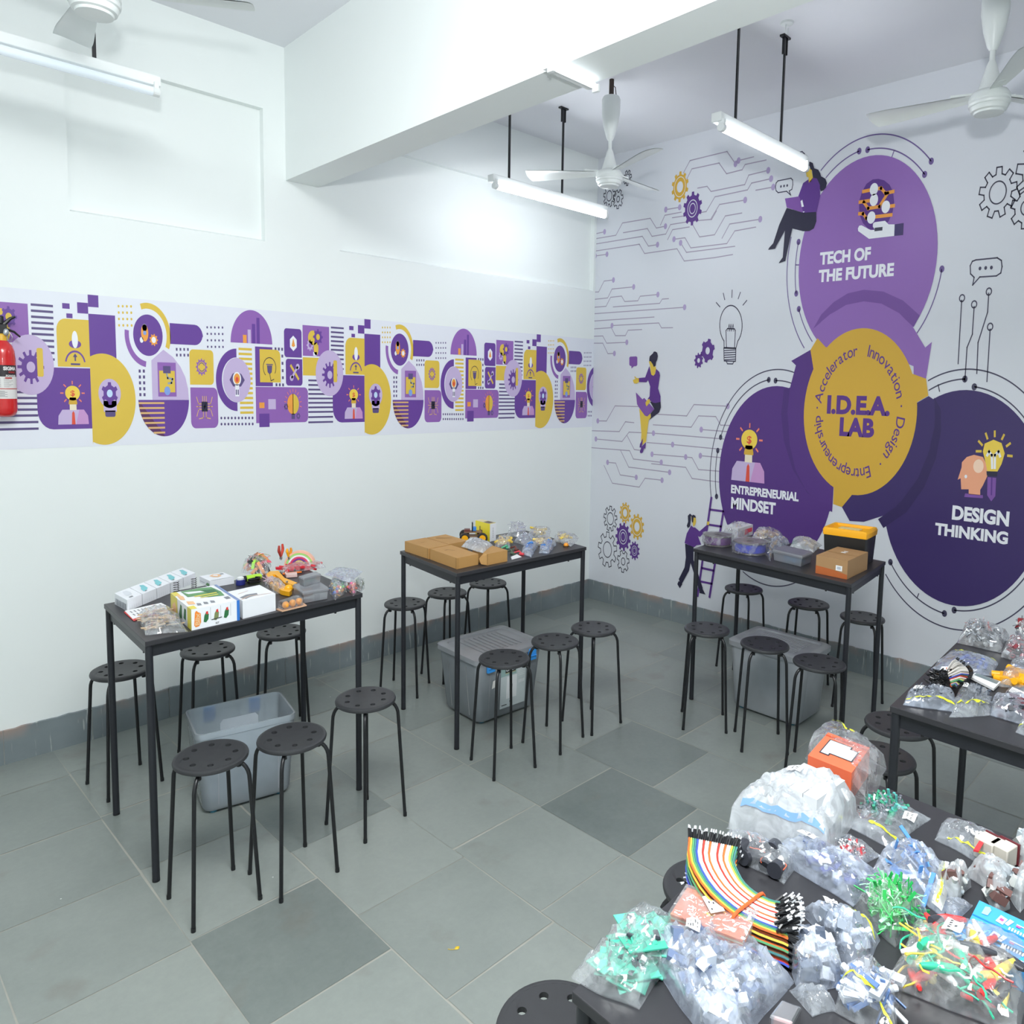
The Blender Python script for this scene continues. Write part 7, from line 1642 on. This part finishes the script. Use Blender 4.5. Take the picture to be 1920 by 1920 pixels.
# blue boxes
m_bb = C('sky_blue_carton', (70, 168, 238), .4); m_bb2 = C('deep_sky_print', (40, 132, 214), .4)
for k, (L, F, lab) in enumerate((((1190, 500), (1225, 560), 'sky blue board carton farther from the camera, upper of the pair'), ((1040, 640), (1090, 700), 'sky blue board carton nearer the camera, lower of the pair'))):
    # long cartons running out of the picture to the right
    p0 = at(*H3(*((1385, 180), (1095, 450))[k]), TOP + .028); p1 = at(*H3(*((1215, 510), (1038, 650))[k]), TOP + .028); p2 = at(*H3(*((2200, 560), (2120, 890))[k]), TOP + .028)
    b = BX.__new__(BX); F_ = Vector((p1.x, p1.y, TOP + .001)); b.setup(F_, Vector((p0.x - p1.x, p0.y - p1.y, 0)), Vector((p2.x - p0.x, p2.y - p0.y, 0)) * .9, .027); b.body()
    b.dec('t', 0, .46, 1, .50, 3)
    for (u, v) in (((.12, .62), (.12, .08)) if k == 0 else ((.12, .3),)):
        b.decp('t', [(u, v), (u + .10, v + .02), (u + .12, v + .22), (u + .08, v + .30), (u + .01, v + .26)], 2, .001)
        b.decp('t', [(u + .24, v - .02), (u + .36, v - .04), (u + .40, v + .18), (u + .28, v + .22)], 1, .001); b.decp('t', [(u + .38, v + .02), (u + .44, v), (u + .50, v + .2), (u + .43, v + .22)], 1, .001); b.decp('t', [(u + .28, v + .06), (u + .34, v + .04), (u + .36, v + .12), (u + .30, v + .14)], 4, .0013)
        for j in range(9): b.decp('t', [(u + .46 + .045 * j, v - .10), (u + .485 + .045 * j, v - .11), (u + .49 + .045 * j, v - .02 + .02 * (j % 2)), (u + .465 + .045 * j, v - .01)], 1, .0012)
        b.dec('t', u + .55, v + .14, u + .8, v + .17, 1, .0012); b.dec('t', u + .55, v + .08, u + .62, v + .13, 4, .0013)
    simple(b.mb, 'board_carton', [m_bb, m_paper, C('pale_blue_print', (160, 214, 244), .4), m_bb2, C('magenta_print', (206, 90, 160), .4)], lab, 'carton', b.base(), 'sky blue board cartons', 0)
# crocodile clips
t_, Sg = bag('big clear bag of multicoloured crocodile clip leads at the lower right', [G(1130, 1690), G(1300, 1395), G(1960, 1510), G(1900, 1990)], .060, F_crisp, 95, sticker=(.5, .42, .2, .14, .1), pw=.33, cr=.012, n=34)
cols = [C('clip_red', (236, 60, 60), .35), C('clip_green', (60, 190, 150), .35), C('clip_yellow', (240, 214, 90), .35), C('clip_white', (240, 240, 240), .35), C('clip_black', (60, 62, 70), .35)]
def clip(b):
    b.loft([rrect(.010, .008, .003, 0), rrect(.012, .011, .004, .014), rrect(.008, .008, .003, .034), rrect(.005, .005, .002, .042)]); 
    for i, v in enumerate(b.v): b.v[i] = Vector((v.z - .02, v.y, v.x))
many('crocodile_clip', [c_ + ' crocodile clip inside the big clear bag at the lower right' for c_ in ('red', 'green', 'yellow', 'white', 'black')], 'crocodile clip', 'crocodile clips in the big clear bag', Sg, 75, clip, cols, 6, rad=.008, box=(.14, .16, .86, .86), k=.9)
stuff('clip_leads', 'tangled coloured leads of the crocodile clips', 'wires', Sg, [('wire', .020)], [cols[0], cols[1], cols[2], cols[3]], 60, 18, box=(.2, .2, .8, .8), k=.9)
# centre bags
t_, Sg = bag('clear bag with a white sticker and a yellow seal beside the green strips', [H2(1040, 300), H2(1520, 330), H2(1980, 640), H2(1700, 1130)], .032, F_blue, 96, zip=(.78, .98, .97, .10), sticker=(.47, .22, .2, .2, .5), pw=.38, cr=.018)
stuff('clear_modules', 'pale clear modules inside the bag with the white sticker', 'modules', Sg, [('block', .012), ('tube', .010)], [C('ice_part', (206, 214, 226), .3), C('smoke_part', (140, 150, 164), .35)], 40, 19, box=(.2, .2, .75, .85), k=.9)
t_, Sg = bag('silvery bluish bag of blank parts in front of the ribbon cable', [H2(790, 620), H2(1180, 640), H2(1600, 1180), H2(1010, 1260)], .036, F_blue, 97, pw=.38, cr=.020)
stuff('silver_parts', 'silvery parts inside the bluish bag in front of the ribbon cable', 'parts', Sg, [('chip', .014), ('block', .012)], [C('dark_silver', (96, 106, 124), .25, metal=.3), C('bright_part', (230, 234, 240), .3)], 36, 20, box=(.2, .2, .85, .85), k=.9)
t_, Sg = bag('empty clear bag flattened at the bottom middle of the nearest table', [H2(880, 1270), H2(1300, 1230), H2(1500, 1500), H2(1180, 1580)], .012, F_clear, 98, pw=.4, cr=.014)
t_, Sg = bag('clear bag with a bright yellow seal at the bottom of the photo', [H2(1440, 1500), H2(1560, 1090), H2(2250, 1240), H2(2150, 1900)], .044, F_crisp, 99, zip=(.10, .98, .42, .02), pw=.36, cr=.020)
stuff('white_blue_parts', 'white and blue parts inside the bag with the bright yellow seal', 'parts', Sg, [('chip', .014), ('tube', .010), ('strip', .016)], [C('ice_part', (206, 214, 226), .3), C('denim_part', (100, 130, 180), .4), C('bright_part', (230, 234, 240), .3)], 60, 21, box=(.2, .1, .9, .9), k=.9)
# pink box at the bottom
q = [at(*H2(*p), TOP + .001) for p in ((640, 1750), (800, 1540), (1040, 1640), (930, 1850))]; t = thing('clear_case', 'clear case with a pink insert at the bottom edge of the photo', 'plastic case', tuple((q[0] + q[2]) / 2)); MB().hexa(q, [v + Vector((0, 0, .020)) for v in q]).build('case_body', m_case, t, smooth=0, bevel=.003)
ce = (q[0] + q[1] + q[2] + q[3]) / 4; q2 = [ce + (v - ce) * .72 + Vector((0, 0, .004)) for v in q]; MB().hexa(q2, [v + Vector((0, 0, .010)) for v in q2]).build('pink_insert', C('salmon_insert', (240, 180, 170), .5), t, smooth=0)
# copper clad boards
p0, p1, p2, p3 = [at(*H4(*p), TOP + .045) for p in ((105, 1345), (292, 1022), (1155, 1312), (985, 1668))]
b = BX.__new__(BX); F_ = Vector((p3.x, p3.y, TOP + .001)); b.setup(F_, Vector((p0.x - F_.x, p0.y - F_.y, 0)), Vector((p2.x - F_.x, p2.y - F_.y, 0)), .043); 
tt = thing('copper_board_stack', 'stack of copper-coloured boards sealed in clear film with a sticker', 'board stack', b.base())
m_cu = C('copper_clad', (222, 138, 108), .38, var=.06, scale=20)
for k in range(12):
    s = BX.__new__(BX); s.setup(b.F + Vector((0, 0, .0035 * k)) + b.a * (.006 * ((k * 7) % 3)), b.a * .985, b.b * .985, .0030); s.body(); s.mb.build('board', m_cu if k == 11 or k % 2 else C('board_edge_cream', (214, 196, 170), .5), tt, smooth=0)
ce = b.F + b.a / 2 + b.b / 2
def wrapt(i, j): return b.F + b.a * (i * 1.04 - .02) + b.b * (j * 1.04 - .02) + Vector((0, 0, .0445 + .0016 * mnoise.noise(Vector((i * 9, j * 9, 2)))))
fb = MB().grid(wrapt, 16, 12)
for (f0, f1) in ((lambda u: (0, u), 0), (lambda u: (1, u), 1), (lambda u: (u, 0), 2), (lambda u: (u, 1), 3)):
    fb.grid(lambda u, v: (lambda p: Vector((p.x, p.y, TOP + .0015 + (p.z - TOP - .0015) * v)))(wrapt(*f0(u))), 12, 4)
fb.build('shrink_film', F_crisp, tt, smooth=40)
st = [at(*H4(*p), TOP + .047) for p in ((488, 1165), (652, 1118), (762, 1332), (596, 1362))]; sb = MB().hexa([v for v in st], [v + Vector((0, 0, .0006)) for v in st]); f4 = lambda i, j: (st[0] * (1 - i) + st[1] * i) * (1 - j) + (st[3] * (1 - i) + st[2] * i) * j + Vector((0, 0, .0010))
for (i, j) in ((.55, .2), (.85, .25), (.25, .4), (.5, .5), (.85, .55), (.2, .8)): sb.add([f4(i - .05, j - .05), f4(i + .06, j - .04), f4(i + .05, j + .06), f4(i - .04, j + .05)], [(0, 1, 2, 3)], 1)
sb.build('sticker', [m_paper, m_inkk], tt, smooth=0)
# film tail of the stack
t_, Sg = bag('crinkled film tail at the right end of the copper board stack', [H2(330, 760), H2(530, 290), H2(720, 600), H2(620, 960)], .030, F_crisp, 100, pw=.4, cr=.016)
# ribbon cable
def rib():
    t = thing('ribbon_cable', 'thick rainbow ribbon cable with black plugs at both ends', 'ribbon cable', tuple(at(1400, 1680, TOP)))
    ctr = [(1322, 1572, .075), (1334, 1612, .066), (1356, 1655, .056), (1392, 1690, .046), (1432, 1712, .040), (1470, 1725, .034)]
    base = []
    for (x, y, z) in ctr:
        p = at(x, y, TOP + z); base.append(p)
    base[0].y = min(base[0].y, -2.885); base[1].y = min(base[1].y, -2.89)
    def cat(P, u):
        k = min(int(u * (len(P) - 1)), len(P) - 2); f = u * (len(P) - 1) - k; q = [P[max(0, k - 1)], P[k], P[k + 1], P[min(len(P) - 1, k + 2)]]
        return .5 * ((2 * q[1]) + (q[2] - q[0]) * f + (2 * q[0] - 5 * q[1] + 4 * q[2] - q[3]) * f * f + (3 * q[1] - q[0] - 3 * q[2] + q[3]) * f ** 3)
    cen = lambda u: cat(base, u)
    order = [1, 5, 4, 2, 6, 0, 0, 3, 0, 0, 1, 0, 0, 0, 3, 0, 0, 1, 0, 0, 5, 4, 2]
    N = len(order); L = 5
    tip0 = MB(); tip1 = MB(); sil0 = MB()
    r = random.Random(3)
    for l in range(L):
        b = MB()
        for i in range(N):
            pts = []
            for k in range(15):
                u = k / 14; d = (cen(min(1, u + .02)) - cen(max(0, u - .02))); side = Vector((-d.y, d.x, 0)).normalized()
                w = (i - N / 2 + .5) * .0028 * (1 + .15 * (u - .5) ** 2 * 4); p = cen(u) + side * (w - .004 * l * u) - Vector((0, 0, .0068 * l))
                pts.append(p)
            b.tube(pts, .00155, 5, order[i] if l == 0 else (order[(i * 3 + l) % N] if i in (0, N - 1) or l > 3 else (7 if (i + l) % 3 else 1)))
            for (a_, c_, tipm) in ((pts[0], pts[1], tip0), (pts[-1], pts[-2], tip1)):
                d = (a_ - c_).normalized(); d = (d + Vector((r.uniform(-.12, .12), r.uniform(-.12, .12), r.uniform(-.12, .12)))).normalized()
                tipm.cyl(a_, a_ + d * .016, .0019, n=5); sil0.cyl(a_ + d * .016, a_ + d * .0225, .0012, n=4)
        b.build('ribbon_layer', rain, t, smooth=60)
    # hanging bunches of spare plugs
    for k in range(90):
        u = r.random(); p = at(1303 + r.uniform(-6, 10), 1600 + 60 * u, TOP + .045); p.y = min(p.y, -2.878); p.z = TOP + .008 + .05 * (1 - u) + r.uniform(0, .01); d = Vector((-1, r.uniform(-.5, .8), r.uniform(-.6, .3))).normalized()
        tip0.cyl(p, p + d * .013, .0019, n=5); sil0.cyl(p + d * .013, p + d * .019, .0013, n=4)
    for k in range(190):
        p = at(1462 + r.uniform(-10, 18), 1690 + 58 * r.random(), TOP + .006 + r.random() * .04); d = Vector((r.uniform(.3, 1), r.uniform(-.7, -.1), r.uniform(-.2, .5))).normalized()
        tip1.cyl(p, p + d * .016, .0020, n=5); sil0.cyl(p + d * .016, p + d * .023, .0014, n=4)
    for m_, mm, nm in ((tip0, m_blk, 'upper_plugs'), (tip1, m_blk, 'lower_plugs'), (sil0, C('tinned_pins', (226, 228, 232), .25, metal=.3), 'pins')): 
        o = m_.build(nm, mm, t, smooth=60); o['kind'] = 'stuff'
    u = .66; d = (cen(u + .02) - cen(u - .02)); side = Vector((-d.y, d.x, 0)).normalized(); c = cen(u); q = []
    for k in range(33):
        a = 2 * pi * k / 32; q.append(c + side * .0375 * max(-1, min(1, 1.3 * cos(a))) + Vector((0, 0, -.0145 + .0185 * max(-1, min(1, 1.3 * sin(a))))) + d.normalized() * (.012 * cos(a)))
    MB().tube(q, .0024, 8).build('rubber_band', C('orange_band', (244, 104, 50), .4), t)
rib()
# front left: boards bag and big bluish bag
t_, Sg = bag('clear bag of teal circuit boards at the near left corner of the nearest table', [H1(60, 1085), H1(930, 250), H1(1500, 640), H1(860, 1475)], .040, F_crisp, 101, pw=.33, cr=.014, n=32)
bm_ = [C('board_teal', (70, 178, 152), .35), C('board_sea_green', (96, 196, 170), .35)]
def pcb(b):
    b.box((0, 0, 0), (.052, .034, .0016))
many('circuit_board', ['teal circuit board inside the bag at the near left corner', 'pale sea green circuit board inside the bag at the near left corner'], 'circuit board', 'circuit boards in the near left bag', Sg, 30, pcb, bm_, 7, rad=.006, box=(.2, .24, .78, .76), k=.85)
stuff('board_parts', 'black and silver parts on the teal circuit boards', 'electronic parts', Sg, [('chip', .007), ('block', .006), ('strip', .010)], [C('chip_black', (42, 46, 56), .35), m_steel, C('header_white', (226, 230, 232), .4)], 60, 22, box=(.18, .2, .8, .8), k=.9)
t_, Sg = bag('large bluish zip bag with a sticker at the front of the nearest table', [(1205, 1775), (1320, 1722), (1492, 1842), (1345, 1985)], .040, F_blue, 102, zip=(.70, .2, .98, .42), sticker=(.45, .25, .14, .16, 1.0), pw=.33, cr=.022, n=36)
stuff('sensor_parts', 'pale sensor modules inside the large bluish zip bag', 'modules', Sg, [('block', .014), ('chip', .014), ('tube', .010)], [C('ice_part', (206, 214, 226), .3), C('slate_blue_part', (110, 126, 158), .35), C('bright_part', (230, 234, 240), .3)], 60, 23, box=(.12, .15, .8, .9), k=.9)
# fallen yellow petal on the floor
p = at(857, 1778); b = MB(); b.grid(lambda i, j: p + Vector(((i - .5) * .016 * 1.0, (j - .5) * .012 * sin(pi * min(.98, max(.02, i))), .0012 + .003 * sin(pi * j) * sin(pi * i))), 8, 4)
b.tube([p + Vector((-.008, 0, .002)), p + Vector((-.016, .006, .002)), p + Vector((-.02, .014, .0015))], .0007, 5)
tag(b.build('yellow_petal', C('petal_yellow', (226, 190, 40), .5), loc=(p.x, p.y, 0)), 'small yellow petal lying on the bare floor tiles', 'petal')
